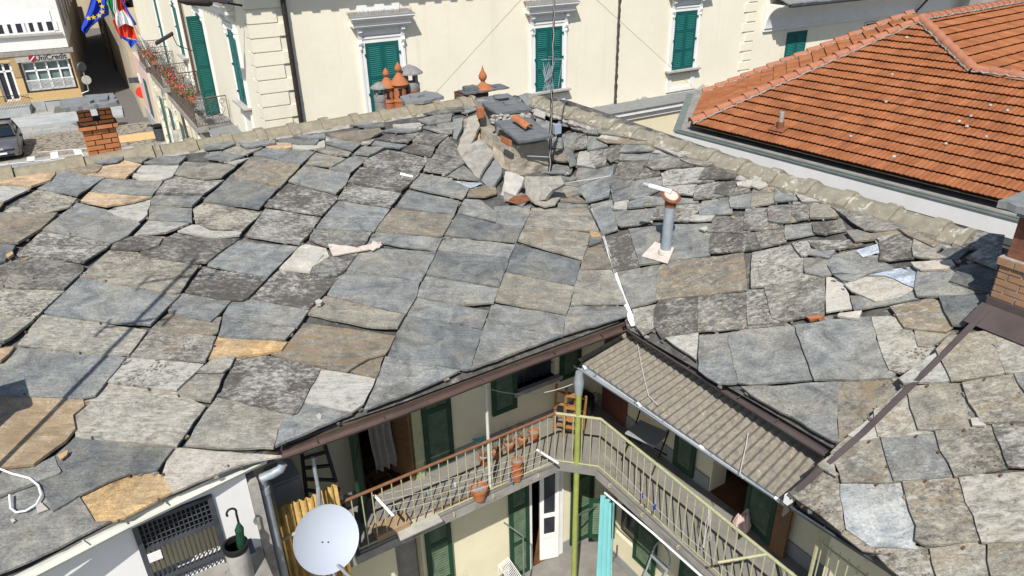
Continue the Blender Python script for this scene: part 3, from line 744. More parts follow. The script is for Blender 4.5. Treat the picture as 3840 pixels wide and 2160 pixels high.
def build_slates(surf, name, parent):
    mb = MB(); tint = []; fx = []; off = []
    nrm, dwn, fn = NRM[surf], DWN[surf], ONF[surf]
    lat = nrm.cross(dwn)
    rnd = random.Random(11)
    for kind, px in SL[surf]:
        pts = [fn(*p) for p in px]
        c0 = sum(pts, Vector((0, 0, 0))) / len(pts)
        if any((p - c0).length > 3.5 for p in pts): continue
        sv = [p.dot(dwn) for p in pts]; s0, s1 = min(sv), max(sv)
        rng = max(0.15, s1 - s0)
        lo = 0.010 + rnd.uniform(0, 0.008); hi = lo + 0.046 + rnd.uniform(0, 0.022)
        if rng < 0.3: lo += 0.03; hi = lo + 0.035
        th = rnd.uniform(0.024, 0.036) if kind != 'm' else 0.004
        # tuck the upper edges under the slates above, rough up the outline
        out = []
        n = len(pts)
        for i in range(n):
            a, b = pts[i], pts[(i + 1) % n]
            e = b - a; L = e.length
            k = max(1, int(L / 0.11))
            en = nrm.cross(e).normalized() if L > 1e-6 else lat
            if (a - c0).dot(en) > 0: en = -en
            for j in range(k):
                t = j / k
                p = a.lerp(b, t)
                q = (p.dot(dwn) - s0) / rng
                jit = (noise.noise(p * 7.0 + Vector((len(out) * .1, 0, 0))) * 0.016 + rnd.uniform(-.005, .005) + .001) if 0 < j else 0.002
                p = p - en * (jit if j else .002)
                p = p - dwn * (0.10 * max(0.0, 0.66 - q))
                out.append((p, lo + (hi - lo) * min(1.0, q) + rnd.uniform(-.0025, .0025)))
        top = [p + nrm * (h + th) for p, h in out]; bot = [p + nrm * h for p, h in out]
        m = len(top)
        cc = sum(top, Vector((0, 0, 0))) / m + nrm * rnd.uniform(-.004, .006)
        base = mb.add(top + bot + [cc], [(i, (i + 1) % m, 2 * m) for i in range(m)] + [(i, m + i, m + (i + 1) % m, (i + 1) % m) for i in range(m)])
        tc, fc = KIND[kind]
        v = rnd.uniform(0.90, 1.10); hue = rnd.uniform(-.015, .03)
        tcol = (tc[0] * v * (1 + hue), tc[1] * v, tc[2] * v * (1 - hue))
        fcol = tuple(min(1, max(0, f + rnd.uniform(-.12, .12))) for f in fc)
        ocol = (rnd.uniform(0, 60), rnd.uniform(0, 60), rnd.uniform(0, 60))
        for _ in range(2 * m + 1): tint.append(tcol); fx.append(fcol); off.append(ocol)
    # small broken shards tucked along the open joints
    for _ in range({'L': 330, 'R': 240, 'T': 40}[surf]):
        kind, px = rnd.choice(SL[surf])
        i = rnd.randrange(len(px)); a = fn(*px[i]); b = fn(*px[(i + 1) % len(px)])
        p = a.lerp(b, rnd.random())
        r = rnd.uniform(.018, .055)
        ang = rnd.uniform(0, 6.28)
        m = rnd.choice((4, 5))
        h = rnd.uniform(.02, .05)
        ring = []
        for k in range(m):
            an = ang + 6.28 * k / m
            rr = r * rnd.uniform(.5, 1.2)
            ring.append(p + (dwn * math.sin(an) * 0.6 + lat * math.cos(an)) * rr)
        top = [q + nrm * (h + rnd.uniform(.02, .03)) for q in ring]; bot = [q + nrm * h for q in ring]
        mb.add(top + bot, [tuple(range(m))] + [(k, m + k, m + (k + 1) % m, (k + 1) % m) for k in range(m)])
        tc, fc = KIND[rnd.choice('gwypodg')]
        for _k in range(2 * m): tint.append(tc); fx.append(fc); off.append((rnd.uniform(0, 60), 0, 0))
    mb.at = {'tint': tint, 'fx': fx, 'off': off}
    return mb.build(name, M['slate'], parent)
# ------------------------------------------------------------------ the courtyard house
house = thing('courtyard_house', 'old L shaped house roofed in big irregular grey stone slates around a small yard', 'house', uvz(6, 8, -9.95))
def wall_holes(mb, fr, x0, x1, z0, z1, holes, th=0.3):
    """wall in frame fr (x along, y outwards) with rectangular openings"""
    xs = sorted({x0, x1, *[min(max(h[0], x0), x1) for h in holes], *[min(max(h[1], x0), x1) for h in holes]})
    zs = sorted({z0, z1, *[min(max(h[2], z0), z1) for h in holes], *[min(max(h[3], z0), z1) for h in holes]})
    idx = {}; vs = []; fs = []
    def vid(x, y, z):
        k = (round(x, 4), round(y, 4), round(z, 4))
        if k not in idx: idx[k] = len(vs); vs.append(fr(x, y, z))
        return idx[k]
    nx, nz = len(xs) - 1, len(zs) - 1
    solid = lambda i, j: 0 <= i < nx and 0 <= j < nz and not any(h[0] - 1e-5 <= (xs[i] + xs[i + 1]) / 2 <= h[1] + 1e-5 and h[2] - 1e-5 <= (zs[j] + zs[j + 1]) / 2 <= h[3] + 1e-5 for h in holes)
    for i in range(nx):
        for j in range(nz):
            if not solid(i, j): continue
            a, b, c, d = xs[i], xs[i + 1], zs[j], zs[j + 1]
            fs.append((vid(a, 0, c), vid(b, 0, c), vid(b, 0, d), vid(a, 0, d)))
            fs.append((vid(a, -th, c), vid(a, -th, d), vid(b, -th, d), vid(b, -th, c)))
            for (di, dj, p, q) in ((-1, 0, (a, c), (a, d)), (1, 0, (b, d), (b, c)), (0, -1, (b, c), (a, c)), (0, 1, (a, d), (b, d))):
                if not solid(i + di, j + dj):
                    fs.append((vid(p[0], 0, p[1]), vid(p[0], -th, p[1]), vid(q[0], -th, q[1]), vid(q[0], 0, q[1])))
    mb.add(vs, fs)

# roof body under the slates
@part(house, 'roof', M['underlay'])
def _(m):
    ev = [atz(60, 2195, ZE), atz(480, 1979, ZE), atz(1000, 1729, ZE), atz(1500, 1558, ZE), atz(2352, 1236, ZE)]
    ev = [p + B * .17 for p in ev]
    ev = [Vector((p.x, p.y, ZE + ML * (p.dot(B) - VE))) for p in ev]
    ev = [uvz(-7, ev[0].dot(B), ev[0].z)] + ev
    poly = ev + [*valley[1:], uvz(-7, VR, ZP)]
    m.poly(poly)
    m.add(rs_v, rs_f)
    m.poly([uvz(-7, VR, ZP), uvz(UR, VR, ZP), uvz(UR + 3, VR + 5.5, ZE - 2), uvz(-7, VR + 5.5, ZE - 2)])
    m.poly([uvz(UR, 1.2, ZP), uvz(UR, VR, ZP), uvz(UR + 3, VR + 5.5, ZE - 2), uvz(UR + 3, 1.2, ZE - .6)])
    # fascia boards under the eaves
    m.box(uvz(-7, VE + .20, ZE - .16), A * (UE + 7 - .1), B * .04, Z * .17)
    m.box(uvz(UE + .18, 1.2, ZE - .2), A * .04, B * (VE - 1.2), Z * .17)
build_slates('L', 'slate_covering', house)
build_slates('R', 'slate_covering', house)
@part(house, 'soffit', M['soffit'])
def _(m):
    m.prism([uvz(-1, VE + .17, ZE - .06), uvz(UE + 1.5, VE + .17, ZE - .06), uvz(UE + 1.5, 7.6, ZE + .10), uvz(-1, 7.6, ZE + .10)], Z * .04)
    m.prism([uvz(UE + .15, 1.2, ZE - .12), uvz(UE + .15, VE + 1.3, ZE - .12), uvz(6.5, VE + 1.3, ZE + .1), uvz(6.5, 1.2, ZE + .1)], Z * .04)
    for k in range(16):
        u = -.6 + k * .45
        m.box(uvz(u, VE + .2, ZE - .13), A * .08, B * 1.3, Z * .09)
@part(house, 'valley_flashing', M['whiteplastic'], 'white metal strip lining the valley between the two slopes')
def _(m):
    px = [(2378, 1240), (2366, 1218), (2336, 1130), (2303, 1030), (2280, 965), (2262, 905), (2240, 850), (2217, 800)]
    wd = [26, 24, 12, 10, 8, 7, 6, 5]
    L = [onL(x - w * .5, y) + Z * .075 for (x, y), w in zip(px, wd)]; Rr = [onR(x + w * .5, y - 2) + Z * .085 for (x, y), w in zip(px, wd)]
    for i in range(len(px) - 1):
        m.prism([L[i], Rr[i], Rr[i + 1], L[i + 1]], Z * -.012)

# ridge tiles
def ridge_run(name, p0, p1, length, mat, w=.2, h=.15, first=None, parent=None):
    d = (p1 - p0); L = d.length; d.normalize(); l = d.cross(Z).normalized()
    rnd = random.Random(3)
    m = MB()
    prof = [(-w, -h), (-w * .97, -h * .62), (-w * .22, .015), (w * .22, .015), (w * .97, -h * .62), (w, -h)]
    t = 0.0
    while t < L - 0.05:
        ln = min((first if first and t < first[1] else None) and first[0] or length * rnd.uniform(.95, 1.06), L - t)
        dz = rnd.uniform(-.005, .005); dl = rnd.uniform(-.005, .005)
        tilt = rnd.uniform(-.02, .02)
        for (a, b, g) in ((0, ln * .80, 1.0), (ln * .78, ln + .035, 1.16)):
            vs = []
            for tt in (a, b):
                for x, y in prof:
                    vs.append(p0 + d * (t + tt + .006) + l * (x * g + dl) + Z * (y + (g - 1) * .18 + dz + (tilt * .6 + .022) * (tt - ln / 2)))
            n = len(prof)
            fs = [(i, i + 1, n + i + 1, n + i) for i in range(n - 1)] + [tuple(range(n)), tuple(reversed(range(n, 2 * n))), (n - 1, 0, n, 2 * n - 1)]
            m.add(vs, fs)
        t += ln
    return m.build(name, mat, parent or house, bevel=.004)
ridge_run('ridge_tiles', uvz(-7, VR, ZR - .025), uvz(1.35, VR, ZR - .025), 1.02, M['ridge'], .25, .25)
ridge_run('ridge_tiles', uvz(1.36, VR, ZR - .03), uvz(7.62, VR, ZR - .03), .60, M['ridge'], .24, .21)
ridge_run('ridge_tiles', uvz(UR, 13.25, ZR - .03), uvz(UR, 3.78, ZR - .03), .60, M['ridgepale'], .21, .18)
@part(house, 'ridge_mortar', M['mortar'], smooth=False)
def _(m):
    rnd = random.Random(5)
    for (p0, p1, d) in ((uvz(1.3, VR - .24, ZP - .06), uvz(7.5, VR - .24, ZP - .06), B), (uvz(UR - .24, 13.2, ZP - .10), uvz(UR - .24, 3.7, ZP - .10), A)):
        n = int((p1 - p0).length / .09)
        pts = []
        for i in range(n + 1):
            p = p0.lerp(p1, i / n) + d * rnd.uniform(-.015, .02) + Z * rnd.uniform(-.02, .015)
            pts.append(p)
        m.tube(pts, [rnd.uniform(.03, .06) for _ in pts], 6)

# gutters: open half round channels along traced eave lines
def gutter(name, mat, pts, r=.065, parent=None, label=None, back=None):
    m = MB(); n = 9
    rings = []
    for i, p in enumerate(pts):
        a = pts[max(0, i - 1)]; b = pts[min(len(pts) - 1, i + 1)]
        d = (b - a).normalized(); l = d.cross(Z).normalized()
        if back is not None and l.dot(back) < 0: l = -l
        ring = []
        for rr in (r, r - .006):
            rg = []
            for k in range(n):
                an = math.pi * k / (n - 1)
                rg.append(p + l * (r - math.cos(an) * -rr) - Z * (math.sin(an) * rr))
            ring.append(rg)
        rings.append(ring[0] + list(reversed(ring[1])))
    k = 2 * n
    vs = [q for ring in rings for q in ring]; fs = []
    for i in range(len(pts) - 1):
        for j in range(k):
            j2 = (j + 1) % k
            fs.append((i * k + j, i * k + j2, (i + 1) * k + j2, (i + 1) * k + j))
    fs.append(tuple(range(k))); fs.append(tuple(range((len(pts) - 1) * k, len(pts) * k)))
    m.add(vs, fs)
    lip = [p + Z * .004 for p in pts]
    m.tube(lip, .011, 6)
    for i in range(len(pts) - 1):
        L = (pts[i + 1] - pts[i]).length
        for t in np.arange(.35, L, .75):
            p = pts[i].lerp(pts[i + 1], t / L); d = (pts[i + 1] - pts[i]).normalized(); l = d.cross(Z).normalized()
            if back is not None and l.dot(back) < 0: l = -l
            m.bar(p + Z * .01, p + l * (2 * r) + Z * .02, .012, .005)
    o = m.build(name, mat, parent or house)
    if label: o['label'] = label
    return o
gutter('gutter', M['copper'], [atz(x, y, ZE - .01) for x, y in ((1068, 1716), (1500, 1558), (2000, 1364), (2352, 1238))], .055, back=B, label='brown oxidised gutter under the left slope')
gutter('gutter', M['browncap'], [atz(x, y, ZE - .03) for x, y in ((2352, 1240), (2500, 1334), (2800, 1527), (3094, 1711))], .055, back=A, label='dark brown gutter above the corrugated canopy')
gutter('gutter', M['gutterwhite'], [atz(x, y, ZE - .02) for x, y in ((60, 2195), (160, 2145), (480, 1979), (900, 1777), (1000, 1729))], .062, back=B, label='pale lipped gutter above the white wall')
@part(house, 'downpipe', M['zinc'], 'fat grey downpipe with a swan neck below the gutter end', smooth=True)
def _(m):
    g = [atv(*p, 6.25) for p in ((1060, 1738), (1050, 1760), (1020, 1778), (985, 1790))]
    a = atv(990, 1830, 6.3); b = Vector((a.x, a.y, -9.9))
    m.tube(g + [atv(984, 1808, 6.3), a, b], .05, 12)
    m.tube([a + Z * .02, a - Z * .06], .058, 12)
# yard walls -----------------------------------------------------------------
FL, FLO = -7.0, -9.95
VW, UW = 7.45, 6.2
WL = Fr(B * VW, A, -B, Z)              # x = u, y outwards, z = z
WR = Fr(A * UW, B, -A, Z)              # x = v
def pL(x, y): p = atv(x, y, VW); return (p.dot(A), p.z)
def pR(x, y): p = atu(x, y, UW); return (p.dot(B), p.z)
def rectL(x0, y0, x1, y1):
    a = pL(x0, y0); b = pL(x1, y1)
    return (min(a[0], b[0]), max(a[0], b[0]), min(a[1], b[1]), max(a[1], b[1]))
uA, uB = pL(1366, 1866)[0], pL(1560, 1790)[0]
uC = pL(1405, 1700)[0]
doorL = (uA, uB, FL, FL + 1.97)
wu0, wu1 = pL(1936, 1440)[0], pL(2080, 1400)[0]
wz0, wz1 = pL(1935, 1462)[1], -4.95
winL = (wu0, wu1, wz0, wz1)
ld0, ld1 = pL(1992, 2000)[0], pL(2090, 2000)[0]
lowL = (ld0, ld1, FLO, FLO + 2.25)
ls0, ls1 = pL(1480, 2050)[0], pL(1580, 2050)[0]
lowL2 = (ls0, ls1, FLO, FLO + 2.3)
@part(house, 'yard_wall', M['yardwall'])
def _(m):
    wall_holes(m, WL, -1.0, UW + .3, FLO - .3, -4.62, [doorL, winL, lowL, lowL2])
vd0, vd1 = pR(2800, 1925)[0], pR(2662, 1830)[0]
doorR = (vd0, vd1, FL, FL + 1.95)
vw0, vw1 = pR(2385, 2010)[0], pR(2312, 1960)[0]
wr0, wr1 = pR(2320, 1995)[1] - .05, pR(2350, 1915)[1] + .1
winR = (min(vw0, vw1) , max(vw0, vw1), min(wr0, wr1), max(wr0, wr1))
@part(house, 'yard_wall', M['yardwall'])
def _(m):
    wall_holes(m, WR, 0.4, VW + .02, FLO - .3, -4.72, [doorR, winR])
@part(house, 'wall_base', M['yardbase'], 'grey painted band at the foot of the yard walls')
def _(m):
    for z0 in (FL, FLO):
        hs = [h for h in (doorL, lowL, lowL2) if abs(h[2] - z0) < .01]
        x = -1.0
        for h in sorted(hs) + [(UW, UW)]:
            if h[0] > x: m.fbox(WL, x, h[0] - .02, .002, .02, z0, z0 + .22)
            x = h[1] + .02
        hs = [h for h in (doorR,) if abs(h[2] - z0) < .01]
        x = .4
        for h in sorted(hs) + [(VW - .03, VW)]:
            if h[0] > x: m.fbox(WR, x, h[0] - .02, .002, .02, z0, z0 + .22)
            x = h[1] + .02
# rooms behind the openings; dark brown walls stand for unlit interiors
@part(house, 'dark_backing', M['soffit'])
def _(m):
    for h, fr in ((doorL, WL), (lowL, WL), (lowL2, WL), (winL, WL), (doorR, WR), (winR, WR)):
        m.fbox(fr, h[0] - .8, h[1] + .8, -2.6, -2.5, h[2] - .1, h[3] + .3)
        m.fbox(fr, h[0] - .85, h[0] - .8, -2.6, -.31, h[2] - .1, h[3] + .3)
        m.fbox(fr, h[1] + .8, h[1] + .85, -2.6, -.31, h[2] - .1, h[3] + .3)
for h, fr in ((doorL, WL), (lowL, WL), (doorR, WR), (lowL2, WL)):
    m = MB(); m.fbox(fr, h[0] - .8, h[1] + .8, -2.5, -.001, h[2] - .06, h[2] + .004); m.build('interior_floor', M['parquet'], house)
@part(house, 'floor_pattern', M['parquetdark'])
def _(m):
    for i in range(6):
        for j in range(5):
            x = doorL[0] - .1 + i * .3; y = -.15 - j * .3
            m.fbox(WL, x, x + .07, y - .2, y, FL - .003, FL + .008)
            m.fbox(WL, x + .08, x + .26, y - .12, y - .05, FL - .003, FL + .008)
# doors, shutters
def shutter(mb, mb2, fr, x0, x1, z0, z1, y0=0.0, th=.035, panels=2, stile=.07, pitch=.05):
    """louvred leaf; frame into mb, slats into mb2"""
    mb.fbox(fr, x0, x0 + stile, y0, y0 + th, z0, z1)
    mb.fbox(fr, x1 - stile, x1, y0, y0 + th, z0, z1)
    zs = [z0 + (z1 - z0) * k / panels for k in range(panels + 1)]
    for k, z in enumerate(zs):
        h = stile * 1.1
        a, b = (z, z + h) if k == 0 else ((z - h, z) if k == panels else (z - h / 2, z + h / 2))
        mb.fbox(fr, x0 + stile, x1 - stile, y0 + .001, y0 + th - .001, a, b)
    mb.fbox(fr, x0 + stile, x1 - stile, y0 + .001, y0 + .006, z0 + .01, z1 - .01)
    for k in range(panels):
        a = zs[k] + stile * (1.1 if k == 0 else .55); b = zs[k + 1] - stile * (1.1 if k == panels - 1 else .55)
        n = max(2, int((b - a) / pitch))
        for i in range(n):
            z = a + (b - a) * (i + .5) / n
            o = [fr(x0 + stile, y0 + .007, z + pitch * .42), fr(x1 - stile, y0 + .007, z + pitch * .42), fr(x1 - stile, y0 + th - .004, z - pitch * .30), fr(x0 + stile, y0 + th - .004, z - pitch * .30)]
            mb2.prism(o, fr(0, 0, .008) - fr(0, 0, 0))
def leaf(parent, fr, x0, x1, z0, z1, mf, ms, name='shutter', label=None, **kw):
    a, b = MB(), MB()
    shutter(a, b, fr, x0, x1, z0, z1, **kw)
    o = a.build(name, mf, parent)
    if label: o['label'] = label
    b.build('slats', ms, o)
    return o
def hinged(fr, xh, ang, s=1):
    """frame of a leaf that swings about the vertical at x = xh; ang 0 = flat on the wall"""
    ca, sa = math.cos(ang), math.sin(ang)
    ex = fr.x * (ca * s) + fr.y * sa; ey = ex.cross(Z) * (-1 if False else 1)
    if ey.dot(fr.y) < 0 and abs(ca) > .3: ey = -ey
    return Fr(fr(xh, .03, 0), ex, ey, Z)
# left wing, balcony level
leaf(house, WL, uB + .16, uB + .60, FL + .08, FL + 2.05, M['dgreen'], M['louvre'], y0=.02)
leaf(house, hinged(WL, uA, R(62), -1), 0, .46, FL + .05, FL + 2.0, M['dgreen'], M['louvre'], y0=0)
s0 = pL(1838, 1440)[0]
leaf(house, WL, s0, wu0 - .02, wz0 - .28, -4.98, M['dgreen'], M['louvre'], y0=.02, panels=1)
s1 = pL(2095, 1370)[0]; s2 = pL(2172, 1370)[0]
leaf(house, WL, s1, s2, wz0 - .12, -4.98, M['dgreen'], M['louvre'], y0=.02, panels=1)
@part(house, 'window', M['glass'], 'barred window between two green shutters under the eave')
def _(m):
    m.fbox(WL, wu0, wu1, -.12, -.1, wz0, wz1)
    for k in range(6):
        x = wu0 + (wu1 - wu0) * (k + .5) / 6
        m.tube([WL(x, -.05, wz0), WL(x, -.05, wz1)], .007, 5)
    for k in range(3):
        z = wz0 + (wz1 - wz0) * (k + .5) / 3
        m.tube([WL(wu0, -.05, z), WL(wu1, -.05, z)], .007, 5)
@part(house, 'sill', M['concrete'])
def _(m): m.fbox(WL, wu0 - .08, wu1 + .1, -.1, .08, wz0 - .07, wz0)
@part(house, 'door_jamb', M['railgreen'], 'pale yellow jamb beside the open balcony door')
def _(m): m.fbox(WL, uB, uB + .12, -.1, .05, FL, FL + 2.1)
@part(house, 'door', M['wood'], 'wooden inner door leaf standing open')
def _(m):
    f = hinged(WL, uB - .02, R(-68), -1)
    m.fbox(f, 0, .42, 0, .04, FL + .01, FL + 1.95)
    for z in (.25, 1.0): m.fbox(f, .08, .34, -.012, -.001, FL + z, FL + z + .6)
@part(house, 'door_curtain', M['cloth'], 'grey striped curtain hanging in the balcony doorway', smooth=True)
def _(m):
    vs = []; fs = []; n = 40
    for j in range(9):
        for i in range(n + 1):
            t = i / n
            vs.append(WL(uC + t * .34 + .02 * math.sin(j), -.12 + .045 * math.sin(t * 22 + j * .25), FL + 2.0 - 1.72 * j / 8))
    for j in range(8):
        for i in range(n): fs.append((j * (n + 1) + i, j * (n + 1) + i + 1, (j + 1) * (n + 1) + i + 1, (j + 1) * (n + 1) + i))
    m.add(vs, fs)
# left wing, yard level
@part(house, 'door_frame', M['white'], 'white door frame at yard level')
def _(m):
    for a, b in ((lowL[0] - .1, lowL[0]), (lowL[1], lowL[1] + .1)): m.fbox(WL, a, b, -.2, .03, FLO, FLO + 2.3)
    m.fbox(WL, lowL[0] - .1, lowL[1] + .1, -.2, .03, FLO + 2.25, FLO + 2.33)
wd = house
def _white_door(m):
    f = hinged(WL, lowL[1] - .01, R(-18), -1)
    w = (lowL[1] - lowL[0]) * .62
    m.fbox(f, 0, .07, 0, .045, FLO + .02, FLO + 2.2); m.fbox(f, w - .07, w, 0, .045, FLO + .02, FLO + 2.2)
    for a, b in ((.02, .12), (.52, .6), (.98, 1.06), (2.1, 2.2)): m.fbox(f, .07, w - .07, 0, .045, FLO + a, FLO + b)
    m.fbox(f, .07, w - .07, .01, .03, FLO + .12, FLO + .52)
    m.fbox(f, .14, w - .14, .03, .042, FLO + .2, FLO + .44)
    return f, w
m_ = MB(); f_, w_ = _white_door(m_)
do_ = m_.build('door', M['white'], house); do_['label'] = 'white glazed door ajar at yard level'
m_ = MB(); m_.fbox(f_, .07, w_ - .07, .02, .026, FLO + .6, FLO + .98); m_.fbox(f_, .07, w_ - .07, .02, .026, FLO + 1.06, FLO + 2.1); m_.build('pane', M['glass'], do_)
q0, q1 = pL(1905, 1990)[0], pL(1978, 1990)[0]
leaf(house, WL, q0, q1, FLO + .05, FLO + 2.3, M['dgreen'], M['louvre'], y0=.03, panels=3)
q0, q1 = pL(1592, 2050)[0], pL(1690, 2050)[0]
leaf(house, WL, q0, q1, FLO + .05, FLO + 2.4, M['dgreen'], M['louvre'], y0=.03, panels=3)
@part(house, 'door_curtain', M['cloth'], 'grey curtain in the yard level doorway')
def _(m): m.fbox(WL, lowL2[0] + .02, lowL2[1] - .02, -.2, -.17, FLO, FLO + 2.25)
q0, q1 = pL(2132, 1960)[0], pL(2211, 1960)[0]
leaf(house, WL, q0, q1, FLO + .12, FLO + 2.3, M['dgreen'], M['louvre'], y0=.04, panels=3, label='green shutter leaf behind the lime post')
# right wing
@part(house, 'door', M['doorbrown'], 'red brown panelled door under the canopy')
def _(m):
    a, b = pR(2350, 1600)[0], pR(2262, 1540)[0]
    m.fbox(WR, a, b, .003, .04, FL, FL + 2.0)
    for z in (.15, 1.05): m.fbox(WR, a + .1, b - .1, .041, .05, FL + z, FL + z + .75)
a, b = pR(2606, 1790)[0], pR(2532, 1740)[0]
leaf(house, WR, a, b, FL + .05, FL + 2.0, M['dgreen'], M['louvre'], y0=.03)
leaf(house, hinged(WR, vd0, R(10), -1), 0, .5, FL + .05, FL + 2.0, M['dgreen'], M['louvre'], y0=0)
a, b = min(vw0, vw1), max(vw0, vw1)
leaf(house, hinged(WR, b, R(55), 1), 0, .45, winR[2] - .1, winR[3], M['dgreen'], M['louvre'], y0=0, panels=1)
leaf(house, WR, a - .52, a - .02, winR[2] - .1, winR[3], M['dgreen'], M['louvre'], y0=.03, panels=1)
@part(house, 'window', M['glass'])
def _(m): m.fbox(WR, winR[0], winR[1], -.12, -.1, winR[2], winR[3])
a = pR(2560, 2140)
leaf(house, WR, a[0] - .42, a[0] + .02, FLO + .05, FLO + 2.25, M['dgreen'], M['louvre'], y0=.03, panels=2)
# balcony
c1 = atz(2095, 1744, FL); c2 = atz(2228, 1762, FL)
bU0, bV0 = 0.25, 2.0
VO, UO = 6.62, 5.22
c1 = uvz(c1.dot(A), VO, FL); c2 = uvz(UO, c2.dot(B), FL)
@part(house, 'balcony', M['floor'], 'long narrow L shaped balcony with a worn grey floor')
def _(m):
    m.prism([uvz(bU0, VO, FL), c1, c2, uvz(UO, bV0, FL), uvz(UW, bV0, FL), uvz(UW, VW, FL), uvz(bU0, VW, FL)], Z * -.14)
balc = [o for o in house.children if o.name.startswith('balcony')][0]
rail_pts = [uvz(1.42, VO + .03, FL), c1 + B * .03, c2 + A * .03, uvz(UO + .03, 2.86, FL)]
HR = .86
rail_len = [(rail_pts[i + 1] - rail_pts[i]).length for i in range(3)]
@part(balc, 'railing', M['railgreen'], 'yellow green painted balcony railing of thin upright bars')
def _(m):
    for i in range(3):
        a, b = rail_pts[i], rail_pts[i + 1]; n = max(2, round(rail_len[i] / .128))
        for k in range(n + 1):
            if i and k == 0: continue
            p = a.lerp(b, k / n)
            m.tube([p - Z * .04, p + Z * HR], .0085, 6)
        m.tube([a + Z * .025, b + Z * .025], .012, 6)
        if i > 0: m.tube([a + Z * HR, b + Z * HR], .02, 8)
    for i, t in ((0, .1), (0, .33), (0, .5), (0, .68), (0, .9), (2, .1), (2, .3), (2, .5), (2, .7), (2, .9)):
        p = rail_pts[i].lerp(rail_pts[i + 1], t)
        o = -B if i == 0 else -A
        ring = [p + o * .06 - Z * .05 + o * (.03 * math.cos(q)) + Z * (.03 * math.sin(q)) for q in np.linspace(0, 5.5, 12)]
        m.tube(ring, .008, 5)
@part(balc, 'handrail', M['railrust'], 'rust red left stretch of the balcony handrail')
def _(m):
    m.tube([rail_pts[0] + Z * HR, rail_pts[1] + Z * HR], .02, 8)
@part(balc, 'floor_edge', M['concrete'])
def _(m):
    m.fbox(Fr(B * (VO - .012), A, -B, Z), bU0, c1.dot(A), 0, .01, FL - .16, FL - .03)
    m.fbox(Fr(A * (UO - .012), B, -A, Z), bV0, c2.dot(B), 0, .01, FL - .16, FL - .03)
# white rendered wall at the lower left with its barred gate
VG = 6.22
WG = Fr(B * VG, A, -B, Z)
def pG(x, y): p = atv(x, y, VG); return (p.dot(A), p.z)
g0 = pG(500, 2000)[0]; g1 = pG(822, 1960)[0]; gz = pG(660, 1900)[1]
FG = (atv(884, 2172, VG - .3)).z
ue = pG(960, 1950)[0]
@part(house, 'white_wall', M['whitewall'])
def _(m): wall_holes(m, WG, -5, ue, FG - .3, ZE - .04, [(g0, g1, FG, gz)], .25)
@part(house, 'wall_pier', M['mortar'], 'crumbling pale plaster pier beside the downpipe')
def _(m): m.fbox(WG, ue + .003, ue + .10, -.3, .03, -10, ZE - .22)
@part(house, 'dark_backing', M['black'])  # black sheet, its colour stands for the darkness behind the bars
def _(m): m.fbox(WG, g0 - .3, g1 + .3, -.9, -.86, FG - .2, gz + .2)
@part(house, 'gate', M['zincdark'], 'barred dark metal gate in the white wall', )
def _(m):
    for a, b in ((g0, g0 + .05), (g1 - .05, g1)): m.fbox(WG, a, b, -.04, .03, FG, gz)
    for z in (gz - .05, gz - .38, FG + .1): m.fbox(WG, g0, g1, -.03, .02, z, z + .04)
    n = 17
    for k in range(1, n):
        x = g0 + (g1 - g0) * k / n
        m.tube([WG(x, 0, FG), WG(x, 0, gz)], .008, 6)
    for k in range(1, 6):
        m.tube([WG(g0, 0, gz - .06 * k), WG(g1, 0, gz - .06 * k)], .005, 5)
gate = [o for o in house.children if o.name.startswith('gate')][0]
@part(gate, 'lock_plate', M['whiteplastic'])
def _(m): m.fbox(WG, g0 + .05, g0 + .17, .03, .045, gz - .5, gz - .4)
@part(house, 'landing', M['concrete'])
def _(m): m.fbox(WG, -5, ue - .02, .005, 1.2, FG - .4, FG)
# ------------------------------------------------------------------ corrugated canopy and the things of the yard
can = thing('corrugated_canopy', 'lichened corrugated canopy sloping over the right hand balcony', 'canopy', uvz(5.1, 6.4, FLO))
K = [atz(2170, 1352, -5.36), atz(2350, 1252, -5.02), atz(3090, 1716, -5.02), atz(2945, 1882, -5.36)]
@part(can, 'corrugated_sheet', M['fibrecement'], smooth=True)
def _(m):
    nw = 30; per = 8; n = nw * per
    vs = []
    nn = (K[2] - K[0]).cross(K[1] - K[3]).normalized()
    if nn.z < 0: nn = -nn
    for lay in (0, -.008):
        for j in range(9):
            for i in range(n + 1):
                t = i / n; s = j / 8
                p = K[0].lerp(K[3], t).lerp(K[1].lerp(K[2], t), s)
                sh = .012 if t < .52 else 0
                vs.append(p + nn * (.019 * math.cos(2 * math.pi * t * nw) + lay + sh))
    fs = []
    w = n + 1
    for l in range(2):
        o = l * 9 * w
        for j in range(8):
            for i in range(n): fs.append((o + j * w + i, o + j * w + i + 1, o + (j + 1) * w + i + 1, o + (j + 1) * w + i))
    for i in range(n):
        fs.append((i, i + 1, 9 * w + i + 1, 9 * w + i)); o = 8 * w
        fs.append((o + i, o + i + 1, 9 * w + o + i + 1, 9 * w + o + i))
    m.add(vs, fs)
gp = [atz(2152, 1372, -5.42), atz(2400, 1532, -5.42), atz(2700, 1734, -5.42), atz(2952, 1898, -5.42)]
gutter('gutter', M['zinc'], gp, .06, parent=can, back=A)
@part(can, 'gutter_funnel', M['zinc'], smooth=True)
def _(m):
    p = atz(2172, 1400, -5.46)
    m.tube([p + Z * .02, p - Z * .14, p - Z * .26, p - Z * .40], [.05, .075, .06, .045], 12)
pole_top = atz(2170, 1485, -5.82); 
@part(can, 'post', M['postgreen'], 'lime green round post carrying the canopy corner', smooth=True)
def _(m):
    b = Vector((pole_top.x, pole_top.y, FLO))
    m.tube([pole_top + Z * .05, b], .042, 12)
